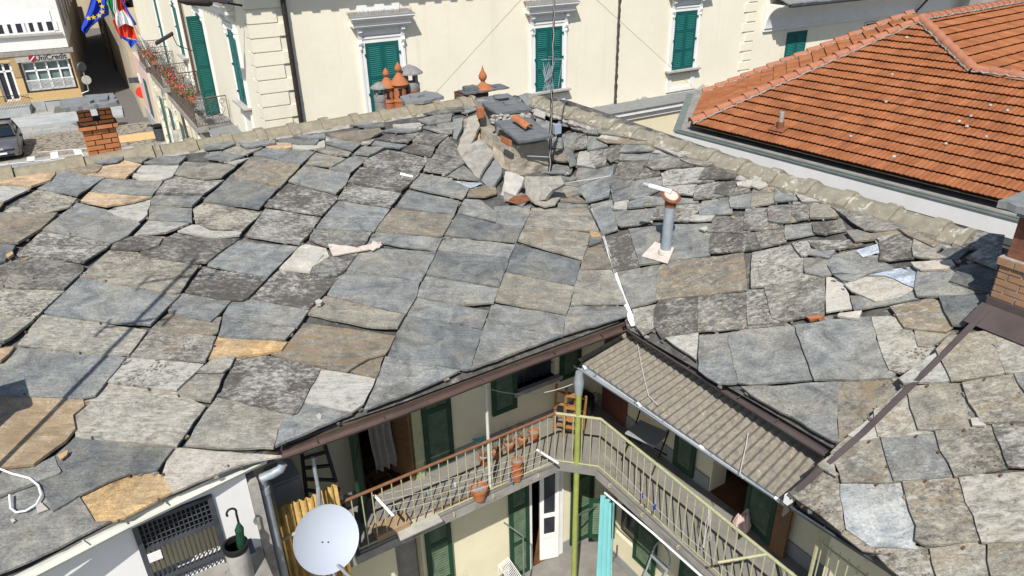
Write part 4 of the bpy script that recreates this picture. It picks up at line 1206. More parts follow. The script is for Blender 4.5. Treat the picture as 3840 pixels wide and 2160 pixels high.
@part(can, 'beam', M['white'])
def _(m):
    m.bar(K[0].lerp(K[1], .12) - Z * .10, K[3].lerp(K[2], .12) - Z * .10, .06, .07)
    for t in (.03, .35, .66, .97): m.bar(K[0].lerp(K[3], t) - Z * .06, K[1].lerp(K[2], t) - Z * .06, .05, .06)
# white post beside the balcony
m = MB(); p = atv(1840, 1870, VO + .06); m.tube([Vector((p.x, p.y, FL)), Vector((p.x, p.y, ZE - .1))], .022, 8)
tag(m.build('post', M['gutterwhite'], smooth=True), 'slim cream post rising from the balcony railing to the left eave', 'post')
# satellite dish on a pole
dc = atv(1226, 2022, 5.62)
dish = thing('satellite_dish', 'large pale grey satellite dish in front of the balcony', 'satellite dish', dc)
dn = (Vector((0, 0, 0)) - dc); dn = (Vector((dn.x, dn.y, 0)).normalized() * .80 + Z * .50 + A * .30).normalized()
@part(dish, 'reflector', M['dish'], smooth=True)
def _(m):
    prof = [(0.001, -.075)] + [(.335 * t, -.075 * (1 - t * t)) for t in (.15, .3, .45, .6, .75, .88, .97)] + [(.335, .0), (.342, .004), (.342, -.012), (.327, -.016)] + [(.327 * t, -.016 - .07 * (1 - t * t)) for t in (.9, .7, .5, .3, .1)] + [(.001, -.09)]
    m.lathe(dc, dn, prof, 48)
dr = dn.cross(Z).normalized(); du = dr.cross(dn)
@part(dish, 'bolts', M['iron'])
def _(m):
    for x, y in ((-.02, -.05), (.035, -.02), (.08, -.21), (.02, -.27), (.02, .2)):
        m.lathe(dc + dr * x + du * y + dn * (-.072 + .4 * (x * x + y * y)), dn, [(.008, 0), (.008, .006), (.001, .008)], 8)
@part(dish, 'arm', M['zinc'], smooth=True)
def _(m):
    a = dc - du * .29; b = dc - du * .42 + dn * .42
    m.tube([a, a.lerp(b, .5) - du * .03, b], .016, 8)
    m.lathe(b, -dn, [(.03, 0), (.035, .02), (.025, .05), (.02, .1)], 12)
@part(dish, 'mast', M['zinc'], smooth=True)
def _(m):
    t = atv(1172, 1715, 6.45)
    m.tube([t, Vector((t.x, t.y, -9.9))], .022, 10)
    m.tube([dc - dn * .09, dc - dn * .2, Vector((t.x, t.y, dc.z - .05))], .025, 8)
# yellowed corrugated plastic panel
m = MB()
pa, pb = atv(1030, 1912, 6.56), atv(1262, 1818, 6.56)
nw, per = 9, 8; vs = []; n = nw * per
for j, z in enumerate((0, -1.9)):
    for i in range(n + 1):
        t = i / n
        q = pa.lerp(pb, t)
        vs.append(Vector((q.x, q.y, pb.z + z + (0.02 * math.sin(t * 9) if j == 0 else 0))) - B * (.024 * math.cos(2 * math.pi * t * nw)))
m.add(vs, [(i, i + 1, n + 2 + i, n + 1 + i) for i in range(n)])
o = m.build('plastic_sheet', M['fibreyellow'], smooth=True)
sm = o.modifiers.new('thick', 'SOLIDIFY'); sm.thickness = .004
tag(o, 'upright yellowed corrugated plastic sheet behind the satellite dish', 'plastic sheet')
m = MB(); z0 = pa.z - .68
m.tube([atv(1036, 2035, 6.50), atv(1100, 2003, 6.46), atv(1180, 1965, 6.44)], .02, 8)
tag(m.build('handrail_stub', M['railgreen'], smooth=True), 'short yellow green rail across the corrugated plastic panel', 'rail')
# grey metal cabinet
cb = thing('metal_cabinet', 'grey rust spotted metal cabinet standing behind the downpipe', 'cabinet', atz(1080, 1900, FL))
a = atv(1010, 1779, 7.05); b = atv(1118, 1738, 7.05)
CF = Fr(Vector((a.x, a.y, FL)), (b - a).normalized(), -B, Z); cw = (b - a).length
@part(cb, 'case', M['greymetal'], bevel=.006)
def _(m): m.fbox(CF, 0, cw, -.36, 0, .02, 1.15)
@part(cb, 'door', M['greymetal'], bevel=.004)
def _(m):
    m.fbox(CF, .02, cw - .02, .002, .018, .06, 1.12)
@part(cb, 'handle', M['rust'])
def _(m): m.fbox(CF, .08, .11, .019, .035, .5, .62)
# ladder
ld = thing('ladder', 'dark wooden ladder leaning on the wall above the corrugated panel', 'ladder', atz(1220, 1900, FL))
r0, r1 = atv(1132, 1700, 7.38), atv(1218, 1668, 7.38); b0, b1 = atv(1150, 1862, 6.95), atv(1286, 1890, 6.95)
for a, b in ((r0, b0), (r1, b1)):
    m = MB(); e = a + (b - a) * ((FL - a.z) / (b.z - a.z)) if abs(b.z - a.z) > .1 else b
    m.bar(a, e, .045, .03); m.build('rail', M['iron'], ld)
for t in (.12, .35, .6, .85):
    m = MB(); m.bar(r0.lerp(b0, t), r1.lerp(b1, t), .035, .035); m.build('rung', M['iron'], ld)
# lattice screen leaf beside the doorway
m = MB(); f = Fr(atz(1330, 1890, FL), (A * .55 - B * .83).normalized() * -1, A, Z)
for k in range(15): m.bar(f(0, 0, .05 + k * .13), f(.45, 0, .05 + k * .13 - .12), .008, .008)
m.fbox(f, 0, .03, -.015, .015, 0, 1.95); m.fbox(f, .43, .46, -.015, .015, 0, 1.95); m.fbox(f, 0, .46, -.012, .012, 0, .1); m.fbox(f, 0, .46, -.012, .012, 1.87, 1.95)
m.fbox(f, .03, .43, -.004, .004, .1, 1.87)
tag(m.build('screen_door', M['dgreen']), 'narrow dark green screen door standing open left of the balcony doorway', 'screen door')
# terracotta flower pots
def pot(name_px, r, h, label, plant=None, z=FL, mat='terracotta', stacked=0):
    p = atz(*name_px, z)
    t = thing('flower_pot', label, 'flower pot', p, 'terracotta pots on the balcony')
    mb = MB(); mb.lathe(p, Z, [(r * .7, 0), (r * .95, h * .78), (r * 1.08, h * .78), (r * 1.08, h), (r * .93, h), (r * .9, h * .82), (.001, h * .8)], 20)
    for k in range(stacked): 
        zz = h * .55 * (k + 1); mb.lathe(p + Z * zz, Z, [(r * .7, 0), (r * .95, h * .78), (r * 1.08, h * .78), (r * 1.08, h), (r * .93, h), (r * .88, h * .6), (.001, h * .58)], 20)
    mb.build('pot', M[mat], t, smooth=True)
    mb = MB(); mb.lathe(p + Z * (h * .81 + h * .55 * stacked), Z, [(r * .88, 0), (.001, .012)], 16)
    mb.build('soil', M['concrete'], t)
    if plant == 'twigs':
        rnd = random.Random(int(name_px[0]))
        mb = MB()
        for _ in range(9):
            a = rnd.uniform(0, 6.28); q = p + Z * h * .8
            mb.tube([q, q + Vector((math.cos(a) * .06, math.sin(a) * .06, rnd.uniform(.08, .2))), q + Vector((math.cos(a) * .12, math.sin(a) * .12, rnd.uniform(.1, .3)))], .004, 4)
        mb.build('stems', M['wood'], t)
    return t
pot((1798, 1868), .115, .20, 'wide terracotta bowl of dry soil standing on the floor beside the cream post')
pot((1940, 1800), .075, .17, 'tall stack of terracotta pots against the railing right of the cream post', stacked=2)
pot((1815, 1742), .075, .16, 'terracotta pot under a green plastic dish by the cream post', 'twigs')
pot((1862, 1718), .07, .15, 'terracotta pot just right of the cream post in the row along the wall', 'twigs')
pot((1910, 1692), .075, .16, 'ribbed terracotta pot in the middle of the row along the wall', 'twigs')
pot((1958, 1672), .07, .16, 'terracotta pot with a bare stem second from the right in the wall row', 'twigs')
pot((2002, 1650), .08, .17, 'terracotta pot at the right end of the wall row by the white bar', None)
m = MB(); p = atz(1800, 1700, FL) + Z * .24; m.lathe(p, Z + A * .2, [(.001, .01), (.09, 0), (.11, .03), (.10, .03), (.085, .012), (.001, .015)], 18)
tag(m.build('plastic_dish', M['tealcloth'], smooth=True), 'green plastic dish lying on the pots beside the cream post', 'dish')
# wooden rack with odds and ends in the corner
rk = thing('wooden_rack', 'rickety varnished wooden rack in the balcony corner', 'rack', atz(2115, 1590, FL))
r_ = [atv(2088, 1440, 7.2), atv(2160, 1470, 7.0)]
for a, dx in ((r_[0], .0), (r_[1], .0)):
    for s in (0, .28):
        m = MB(); a2 = a + B * -s * .6 + A * s * .2
        m.bar(a2, Vector((a2.x, a2.y, FL)) - A * .05, .03, .03); m.build('leg', M['cane'], rk)
for k, t in enumerate((.15, .4, .65, .85)):
    m = MB()
    z = r_[0].z + (FL - r_[0].z) * t
    q0 = Vector((r_[0].x, r_[0].y, z)); q1 = Vector((r_[1].x, r_[1].y, z - .02)); 
    m.bar(q0, q1, .03, .02); m.bar(q0 - B * .17 + A * .05, q1 - B * .17 + A * .05, .03, .02)
    for w in (.2, .5, .8): m.bar(q0.lerp(q1, w), q0.lerp(q1, w) - B * .17 + A * .05, .025, .012)
    m.build('shelf', M['cane'], rk)
m = MB(); p = atz(2190, 1560, FL) + Z * .3
m.lathe(p, Z, [(.001, -.28), (.12, -.26), (.16, -.1), (.15, .08), (.06, .16), (.001, .17)], 12)
tag(m.build('bin_bag', M['black'], smooth=True), 'bulging black bag behind the lime green post', 'bag')
# folding chair
p = atz(2420, 1720, FL) + A * .0
ch = thing('folding_chair', 'grey seated folding chair with a black frame under the canopy', 'chair', p)
CFm = Fr(p, (A * .3 - B * .95).normalized(), (-A * .95 - B * .3).normalized(), Z)
@part(ch, 'seat', M['greymetal'], bevel=.01)
def _(m): m.prism([CFm(-.24, -.2, .44), CFm(.24, -.2, .44), CFm(.24, .22, .46), CFm(-.24, .22, .46)], Z * .03)
@part(ch, 'backrest', M['black'], smooth=True)
def _(m):
    m.prism([CFm(-.22, -.26, .66), CFm(.22, -.26, .66), CFm(.22, -.31, .86), CFm(-.22, -.31, .86)], CFm(0, .02, 0) - CFm(0, 0, 0))
for s in (-1, 1):
    m = MB(); m.tube([CFm(.25 * s, .25, 0), CFm(.25 * s, -.1, .45), CFm(.24 * s, -.31, .88)], .012, 6); m.build('leg', M['black'], ch)
    m = MB(); m.tube([CFm(.23 * s, -.25, 0), CFm(.23 * s, .2, .44)], .012, 6); m.build('leg', M['black'], ch)
# clothes line bars and lines on the railing
lines = [((1402, 1855), (1475, 1935), 'white plastic clothes line bar on the rusty handrail near the dish'), ((2012, 1685), (2095, 1738), 'white plastic clothes line bar on the railing near the balcony corner')]
for a, b, lb in lines:
    m = MB(); q = atv(*a, VO + .1); w = atv(*b, VO - .22)
    m.bar(q, w, .035, .012)
    tag(m.build('clothes_line_bar', M['whiteplastic'], bevel=.004), lb, 'clothes line bar', 'white bars on the railing')
b0 = [atv(1405 + k * 20, 1860 + k * 20, VO + .05 - .07 * k) for k in range(4)]; b1 = [atv(2018 + 22 * k, 1690 + 14 * k, VO + .05 - .07 * k) for k in range(4)]
m = MB()
for a, b in zip(b0, b1):
    m.tube([a.lerp(b, t) - Z * (.06 * 4 * t * (1 - t)) for t in np.linspace(0, 1, 12)], .0035, 4)
tag(m.build('clothes_line', M['wire']), 'four pale washing lines strung along the left railing', 'clothes line')
m = MB(); a = uvz(UO - .15, 5.9, FL + .55); b = uvz(UO - .28, 2.9, FL + .62)
m.tube([a.lerp(b, t) - Z * (.1 * 4 * t * (1 - t)) for t in np.linspace(0, 1, 12)], .0035, 4)
m.tube([a.lerp(b, t) - Z * (.1 * 4 * t * (1 - t)) - A * .12 for t in np.linspace(.45, 1, 8)], .0035, 4)
tag(m.build('clothes_line', M['wire']), 'sagging pale washing line outside the right railing', 'clothes line')
pegs = [(0, .10, 'whiteplastic', 'white'), (1, .26, 'tealcloth', 'turquoise'), (2, .33, 'cane', 'orange brown'), (1, .42, 'whiteplastic', 'pale'), (0, .63, 'tealcloth', 'teal'), (3, .7, 'plateblue', 'blue')]
desc = ['nearest the rusty handrail start', 'second along from the dish', 'left of the cream post', 'close beside the cream post', 'in front of the flower pot row', 'hanging lowest before the corner']
for (k, t, mt, cn), ds in zip(pegs, desc):
    a = b0[k].lerp(b1[k], t) - Z * (.06 * 4 * t * (1 - t))
    m = MB(); m.bar(a + Z * .012, a - Z * .06, .012, .014)
    tag(m.build('clothes_peg', M[mt]), cn + ' clothes peg on the left washing lines ' + ds, 'clothes peg', 'clothes pegs on the lines')
for t, mt, cn in ((.28, 'plateblue', 'blue'), (.31, 'cane', 'orange'), (.36, 'blue', 'dark blue')):
    a = uvz(UO - .15, 5.9, FL + .55).lerp(uvz(UO - .28, 2.9, FL + .62), t) - Z * .08
    m = MB(); m.bar(a + Z * .02, a - Z * .06, .014, .016)
    tag(m.build('clothes_peg', M[mt]), cn + ' clothes peg on the washing line outside the right railing', 'clothes peg', 'clothes pegs on the lines')
# bracket arm of the right line
m = MB(); a = atu(2790, 2000, UO + .03); m.tube([uvz(UO + .03, 3.35, FL + HR), uvz(UO - .42, 3.62, FL + HR - .1)], .016, 7)
tag(m.build('line_bracket', M['railgreen'], smooth=True), 'rusty bracket arm holding the lines at the right railing', 'bracket')
# crate and board on the balcony floor
m = MB(); p = atz(1475, 2005, FL); f = Fr(p, A, B, Z); m.fbox(f, -.22, .24, -.02, .20, .002, .10); m.fbox(f, -.23, .25, -.03, .21, .10, .112)
tag(m.build('wooden_box', M['box'], bevel=.006), 'low brown wooden box on the balcony floor behind the railing', 'box')
m = MB(); p = atz(1570, 1975, FL); f = Fr(p, A, B, Z); m.fbox(f, -.3, .3, -.1, .17, .002, .03)
tag(m.build('board', M['sunstone'], bevel=.004), 'white board lying flat beside the brown wooden box', 'board')
m = MB(); m.tube([atz(1400, 2010, FL) + Z * .03, atz(1930, 1800, FL) + Z * .03], .012, 6)
tag(m.build('floor_pipe', M['railrust'], smooth=True), 'thin rusty pipe running along the balcony floor', 'pipe')
# plastic bag at the right door
m = MB(); p = atz(2775, 1985, FL); rnd = random.Random(4)
for _ in range(9): m.lathe(p + Vector((rnd.uniform(-.05, .05), rnd.uniform(-.05, .05), .0)), Z + A * rnd.uniform(-.3, .3), [(.001, 0), (.06, .03), (.07, .14), (.03, .24), (.001, .3)], 7)
tag(m.build('plastic_bag', M['pink'], smooth=False), 'pale lilac plastic bag beside the open door under the canopy', 'bag')
# turquoise curtain under the balcony
ct = thing('hanging_curtain', 'long turquoise curtain hanging from the edge of the balcony', 'curtain', uvz(5.15, 5.6, FLO))
ca, cbp = atu(2262, 1842, UO - .02), atu(2312, 1882, UO - .02)
def cloth(m, t0, t1, ph):
    vs = []; n = 36
    for j in range(9):
        for i in range(n + 1):
            t = t0 + (t1 - t0) * i / n
            q = ca.lerp(cbp, t * (1 + .04 * j))
            vs.append(Vector((q.x, q.y, ca.z - .02 - 2.55 * j / 8)) - A * (.035 * math.sin(t * 20 + ph + .15 * j) + .03))
    m.add(vs, [(j * (n + 1) + i, j * (n + 1) + i + 1, (j + 1) * (n + 1) + i + 1, (j + 1) * (n + 1) + i) for j in range(8) for i in range(n)])
@part(ct, 'cloth', M['tealcloth'], smooth=True)
def _(m): cloth(m, 0, .78, 0)
@part(ct, 'trim', M['tealtrim'], smooth=True)
def _(m): cloth(m, .79, 1.02, .3)
# white cable along the balcony edge
m = MB(); m.tube([atu(2268, 1848, UO - .06), atu(2450, 2000, UO - .06), atu(2640, 2170, UO - .06)], .016, 7)
tag(m.build('white_pipe', M['whiteplastic'], smooth=True), 'white pipe running under the edge of the right balcony', 'pipe')
# green clothes line brackets below
for (a, b, c, lb) in (((1890, 1960), (1962, 2010), (1958, 2165), 'green bracket arm on the shuttered wall at the left of the white door'), ((2168, 1932), (2255, 1890), (2178, 2160), 'green bracket arm tied to the lime green post')):
    m = MB(); q = [atv(*a, 7.1), atv(*b, 6.7)]
    if a[0] > 2000: q = [atv(*a, 6.5), atv(*b, 7.1)]
    m.tube(q, .014, 6); e = q[1] if a[0] < 2000 else q[0]
    m.tube([e, Vector((e.x, e.y, FLO))], .013, 6)
    tag(m.build('line_bracket', M['greengutter'], smooth=True), lb, 'bracket')
# step ladder and drying rack below
sl_ = thing('step_ladder', 'white metal step ladder leaning by the yellow wall below the right balcony', 'step ladder', uvz(5.9, 4.6, FLO))
p0 = atu(2455, 2050, 6.0); p1 = atu(2475, 2065, 6.0)
for s in (0, 1):
    m = MB(); a = p0 - B * .34 * s; m.tube([a, Vector((a.x, a.y, FLO)) - A * .45], .014, 6); m.build('rail', M['zinc'], sl_)
for t in (.1, .35, .6, .85):
    m = MB(); e = Vector((p0.x, p0.y, FLO)) - A * .45; q = p0.lerp(e, t); m.bar(q, q - B * .34, .07, .02); m.build('step', M['zinc'], sl_)
m = MB(); a = p0; m.tube([a, a + Z * .14 - B * .06, a + Z * .2 - B * .17, a + Z * .14 - B * .28, a - B * .34], .012, 6); m.build('hoop', M['zinc'], sl_)
m = MB()
ra, rb, rc = atz(1870, 2120, FLO + .8), atz(1905, 2090, FLO + .8), atz(1960, 2170, FLO + .8)
for k in range(9):
    t = k / 8; m.tube([ra.lerp(rb, t), ra.lerp(rb, t) + (rc - rb)], .006, 5)
m.tube([ra, rb, rc, rc + ra - rb, ra], .009, 5)
for q in (ra, rb): m.tube([q, Vector((q.x, q.y, FLO))], .009, 5)
tag(m.build('drying_rack', M['whiteplastic']), 'white wire drying rack standing in the yard', 'drying rack')
# garden tap
m = MB(); q = atu(2312, 2085, UW - .03)
m.tube([q + Z * .25, q, q - A * .06, q - A * .08 - Z * .06], .014, 7); m.tube([q + B * .16, q], .012, 6)
tag(m.build('wall_tap', M['rustiron'], smooth=True), 'old tap and pipe on the yellow wall right of the turquoise curtain', 'tap')
# umbrella stand, umbrella, solar lamp by the gate
up = atv(914, 2165, VG - .3)
us = thing('umbrella_stand', 'printed white umbrella stand with a black rim by the white wall', 'umbrella stand', up)
@part(us, 'drum', M['sunstone'], smooth=True)
def _(m): m.lathe(up, Z, [(.095, 0), (.11, .02), (.115, .40), (.10, .40), (.10, .05), (.001, .05)], 24)
@part(us, 'rim', M['black'], smooth=True)
def _(m): m.lathe(up + Z * .40, Z, [(.119, 0), (.125, .06), (.10, .065), (.098, 0)], 24)
ub = thing('umbrella', 'folded dark green umbrella with a crook handle', 'umbrella', up + Z * .1)
@part(ub, 'canopy', M['dgreen'], smooth=False)
def _(m): m.lathe(up + Z * .1 + A * .03, Z + A * .08, [(.01, 0), (.03, .1), (.045, .35), (.038, .45), (.045, .52), (.012, .6)], 9)
@part(ub, 'handle', M['black'], smooth=True)
def _(m):
    a = up + Z * .68 + A * .08
    m.tube([a, a + Z * .14] + [a + Z * .17 + (A * -.04) + A * .045 * math.cos(q) + Z * .05 * math.sin(q) for q in np.linspace(0, 3.6, 8)], .011, 8)
m = MB(); q = atv(925, 2085, VG - .25); f = Fr(q, A, (-B + Z * .9).normalized(), (Z + B * .9).normalized())
m.fbox(f, -.09, .09, -.012, .012, 0, .15); m.tube([f(0, -.02, .05), f(0, -.02, .05) - Z * .3], .01, 6)
m.tube([f(0, -.02, -.1), f(-.2, .05, -.2)], .008, 5)
tag(m.build('solar_lamp', M['glass']), 'small black solar garden lamp beside the umbrella stand', 'lamp')
# yard floor
m = MB(); m.box(uvz(-4, 0, FLO - .2), A * (UW + 4), B * VW, Z * .2)
o = struct(m.build('courtyard_floor', M['floor']))

for pxs, lb in ((((2388, 1258), (2400, 1330), (2418, 1420), (2436, 1490), (2470, 1525)), 'thin white cord lying across the left part of the corrugated canopy'), (((2808, 1630), (2800, 1680), (2786, 1740), (2778, 1780), (2790, 1800)), 'short white cord curling on the right part of the corrugated canopy')):
    m = MB(); nk = (K[2] - K[0]).cross(K[1] - K[3]).normalized(); nk = nk if nk.z > 0 else -nk
    m.tube([atn(x, y, nk, nk.dot(K[0])) + nk * .035 for x, y in pxs], .006, 5)
    tag(m.build('cord', M['wire'], smooth=True), lb, 'cord', 'cords on the canopy')
m = MB(); a = atv(1950, 1478, VW - .5); b = atv(2148, 1440, VW - .9)
m.tube([a.lerp(b, t) - Z * (.05 * 4 * t * (1 - t)) for t in np.linspace(-1.6, 1, 16)], .006, 5)
tag(m.build('rope', M['wire'], smooth=True), 'pale rope sagging under the left eave towards the canopy corner', 'rope')
m = MB(); rnd = random.Random(6)
p = uvz(UO + .02, 4.15, FL + HR)
for k in range(3):
    m.tube([p + B * (.02 * k), p - Z * .2 + B * rnd.uniform(-.06, .06) - A * .02, p - Z * .4 + B * rnd.uniform(-.06, .06), p - Z * .6 + B * rnd.uniform(-.04, .08) - A * .03], .006, 4)
tag(m.build('string', M['wire'], smooth=True), 'tangled pale string tied to the right railing', 'string')
# ------------------------------------------------------------------ the lower house on the right
lh = thing('lower_house', 'lower neighbouring house whose pale speckled slate roof overlaps the right end', 'house', uvz(7, 2, -9.95))
v0 = onT(2985, 1878); v1 = onT(3700, 1180); v2 = onT(3760, 1110)
@part(lh, 'roof', M['underlay'])
def _(m):
    far = uvz(0, -4, 0)
    e0 = Vector((v0.x, v0.y, v0.z)); ev = atz(3600, 2260, T0z + .02)
    a = v0 + DWN['T'] * .0; top = v2 + A * 1.2 + Z * 1.2 * MT
    q = [a, top, top - B * 7, uvz(a.dot(A), -4.5, a.z)]
    m.prism([p - NRM['T'] * .004 for p in q], NRM['T'] * -.12)
build_slates('T', 'slate_covering', lh)
@part(lh, 'verge_flashing', M['browncap'], 'brown metal strip along the raised verge')
def _(m):
    pa = [onT(x, y) + NRM['T'] * .085 for x, y in ((2962, 1884), (3240, 1642), (3500, 1387), (3705, 1180))]
    for i in range(3):
        a, b = pa[i], pa[i + 1]
        w = NRM['T'].cross(b - a).normalized()
        if w.dot(B) < 0: w = -w
        m.prism([a + w * .02, b + w * .02, b - w * .03, a - w * .03], NRM['T'] * .012)
        m.prism([a + w * .02, b + w * .02, b + w * .035, a + w * .035], Z * -.26)
gutter('gutter', M['zincdark'], [atz(x, y, T0z - .06) for x, y in ((2962, 1900), (3100, 1990), (3300, 2118), (3560, 2282))], .075, parent=lh, back=A)
@part(lh, 'gutter_stop', M['whiteplastic'])
def _(m):
    p = atz(2958, 1893, T0z - .02); m.box(p - A * .02, A * .14, B * .05, Z * .1)
@part(lh, 'wall', M['yardwall'])
def _(m): m.box(uvz(5.5, -4.5, -10.2), A * .3, B * 7.35, Z * 5.35)
m = MB()
f = Fr(uvz(UO + .03, 2.84, FL), -B, -A, Z)
for k in range(10): m.tube([f(.05 + k * .095, 0, 0), f(.05 + k * .095, 0, 1.55)], .007, 5)
for x in (0, 1.02): m.tube([f(x, 0, 0), f(x, 0, 1.7)], .02, 6)
m.bar(f(0, .01, .95), f(1.02, .01, 1.2), .008, .045); m.bar(f(0, .01, .35), f(1.02, .01, .8), .008, .045); m.tube([f(0, 0, .1), f(1.02, 0, .1)], .012, 6); m.tube([f(0, 0, 1.5), f(1.02, 0, 1.5)], .012, 6)
tag(m.build('balcony_gate', M['railgreen']), 'barred screen of thin yellow green rods closing the far right end of the balcony', 'screen')
m = MB(); a = atu(2962, 1990, UW - .1); b = atu(2895, 1940, UW - .1)
f = Fr(Vector((a.x, a.y, FL)), B, -A, Z); m.fbox(f, 0, (b - a).dot(B), 0, .04, 0, 1.5)
tag(m.build('wooden_board', M['wood']), 'tall brown board standing behind the barred screen', 'board')

# brick work helper: courses of real bricks round a rectangular core
def brick_stack(mb, core, o, ex, ey, w, d, z0, z1, bl=.24, bh=.06, joint=.012, prot=.008, rnd=None, faces=('f', 'l', 'r', 'b')):
    """o = corner; ex, ey unit along width/depth"""
    rnd = rnd or random.Random(1)
    core.box(o + Z * z0 + ex * .004 + ey * .004, ex * (w - .008), ey * (d - .008), Z * (z1 - z0))
    n = max(1, round((z1 - z0) / (bh + joint)))
    hh = (z1 - z0) / n
    for k in range(n):
        za = z0 + k * hh + joint / 2; zb = z0 + (k + 1) * hh - joint / 2
        sides = [(o, ex, -ey, w), (o + ex * w, ey, ex, d), (o + ex * w + ey * d, -ex, ey, w), (o + ey * d, -ey, -ex, d)]
        for (p, e, out, L) in sides:
            x = 0.0 if k % 2 == 0 else -bl / 2
            while x < L - .01:
                a, b = max(0, x) + joint / 2 * (x > 0), min(L, x + bl) - joint / 2 * (x + bl < L)
                if b - a > .02:
                    pr = prot + rnd.uniform(-.003, .004)
                    mb.prism([p + e * a + Z * za, p + e * b + Z * za, p + e * b + out * pr + Z * za, p + e * a + out * pr + Z * za], Z * (zb - za))
                x += bl
def rough_slab(mb, pts, th, nrm, seed=1, jag=.02):
    rnd = random.Random(seed); out = []
    for i in range(len(pts)):
        a, b = pts[i], pts[(i + 1) % len(pts)]
        k = max(1, int((b - a).length / .08))
        for j in range(k):
            p = a.lerp(b, j / k)
            if j: p = p + Vector((rnd.uniform(-1, 1), rnd.uniform(-1, 1), 0)) * jag
            out.append(p)
    n = len(out)
    top = [p + nrm * (th + rnd.uniform(-.1, .1) * th) for p in out]
    c = sum(top, Vector((0, 0, 0))) / n
    cb = sum(out, Vector((0, 0, 0))) / n
    mb.add(top + out + [c, cb], [(i, (i + 1) % n, 2 * n) for i in range(n)] + [(i, n + i, n + (i + 1) % n, (i + 1) % n) for i in range(n)] + [(n + (i + 1) % n, n + i, 2 * n + 1) for i in range(n)])

# right hand chimney of pale brick
rc = thing('brick_chimney', 'pale brown brick chimney with white joints at the right edge', 'chimney', onT(3700, 1180))
cb0 = onT(3690, 1168) + A * .05
zb = cb0.z - .35; hb = up_to(Vector((cb0.x, cb0.y, 0)), 962)       # brick top
w_, d_ = 1.1, .62
o_ = Vector((cb0.x, cb0.y, 0)) - B * w_
core, bm_ = MB(), MB()
brick_stack(bm_, core, o_, B, A, w_, d_, zb, hb - .09, bl=.25, bh=.058, joint=.017)
m = MB()
st = bm_.build('brick_stack', M['brickpale'], rc); core.build('mortar', M['mortar'], st)
core, bm_ = MB(), MB()
brick_stack(bm_, core, o_ - B * .03 - A * .03, B, A, w_ + .06, d_ + .06, hb - .089, hb, bl=.25, bh=.058, joint=.017)
st = bm_.build('brick_band', M['brickpale'], rc); core.build('mortar', M['mortar'], st)
@part(rc, 'shoulder', M['brickold'])
def _(m): m.box(o_ + B * .02 + A * .02 + Z * (hb + .002), B * (w_ - .04), A * (d_ - .04), Z * .1)
hc = up_to(Vector((cb0.x, cb0.y, 0)), 775)
for x in (.0, w_ - .24):
    for y in (0, d_ - .2):
        m = MB(); m.box(o_ + B * (x + .02) + A * (y + .03) + Z * (hb + .1), B * .2, A * .15, Z * (hc - hb - .12)); m.build('pillar', M['brickold'], rc)
@part(rc, 'cap', M['greyslab'], 'thick grey stone cap')
def _(m):
    rough_slab(m, [o_ - B * .2 - A * .14 + Z * hc, o_ + B * (w_ + .14) - A * .14 + Z * (hc - .02), o_ + B * (w_ + .14) + A * (d_ + .14) + Z * hc, o_ - B * .2 + A * (d_ + .14) + Z * hc], .07, Z, 4, .015)
    m.box(o_ + Z * (hc - .10), B * w_, A * d_, Z * .09)
@part(rc, 'flashing', M['browncap'], 'brown metal apron round the chimney foot', bevel=.004)
def _(m):
    a = o_ - A * .02; z = cb0.z
    m.prism([a + B * (w_ + .02) + Z * (z + .17), a - B * .3 + Z * (z + .17), a - B * .3 + Z * (z - .12), a + B * (w_ + .02) + Z * (z - .12)], -A * .015)
    p0 = a + B * (w_ + .05) - A * .02; p1 = a - B * .3 - A * .02
    f0 = [Vector((q.x, q.y, 0)) for q in (p0, p1, p1 - A * .3, p0 - A * .3)]
    f0 = [Vector((q.x, q.y, T0z + MT * (q.dot(A) - T0u) + .075)) for q in f0]
    m.prism(f0, Z * .012)
    m.prism([a + B * (w_ + .02) + Z * (z + .17), a + B * (w_ + .02) + A * (d_ + .02) + Z * (z + .17 + .1), a + B * (w_ + .02) + A * (d_ + .02) + Z * (z - .1), a + B * (w_ + .02) + Z * (z - .3)], B * .015)

# rubble chimney in the valley, with leaning slabs
rb = thing('rubble_chimney', 'crumbling rubble chimney under tilted grey slabs where the ridges meet', 'chimney', onL(1980, 690))
F0 = onL(1945, 655); Fx = Vector((F0.x, F0.y, 0))
ht = up_to(Vector((F0.x, F0.y, 0)), 548)
bw = .62; bl_ = 2.3
cA = (A * .97 + B * -.06).normalized(); cB = Vector((-cA.y, cA.x, 0))
@part(rb, 'stack', M['rubble'])
def _(m):
    rnd = random.Random(2)
    N, H = 22, 12
    def ringpts(z, k):
        out = []
        per = [(0, 0), (bw, 0), (bw, bl_), (0, bl_)]
        for i in range(4):
            a, b = per[i], per[(i + 1) % 4]
            for j in range(N):
                t = j / N; x = a[0] + (b[0] - a[0]) * t; y = a[1] + (b[1] - a[1]) * t
                sp = max(0, .30 * (1 - k / H)) if i == 3 else .04 * (1 - k / H)
                p = Fx + cA * x + cB * y
                nn = {0: -cB, 1: cA, 2: cB, 3: -cA}[i]
                out.append(p + nn * (sp + noise.noise(Vector((x * 5, y * 5, z * 6)) + Vector((i * 9, 0, 0))) * .035) + Z * z)
        return out
    rings = [ringpts(F0.z - .7 + (ht - F0.z + .7) * k / H, k) for k in range(H + 1)]
    n = 4 * N; vs = [p for r in rings for p in r]
    fs = [(k * n + i, k * n + (i + 1) % n, (k + 1) * n + (i + 1) % n, (k + 1) * n + i) for k in range(H) for i in range(n)]
    fs.append(tuple(range(H * n, (H + 1) * n)))
    m.add(vs, fs)
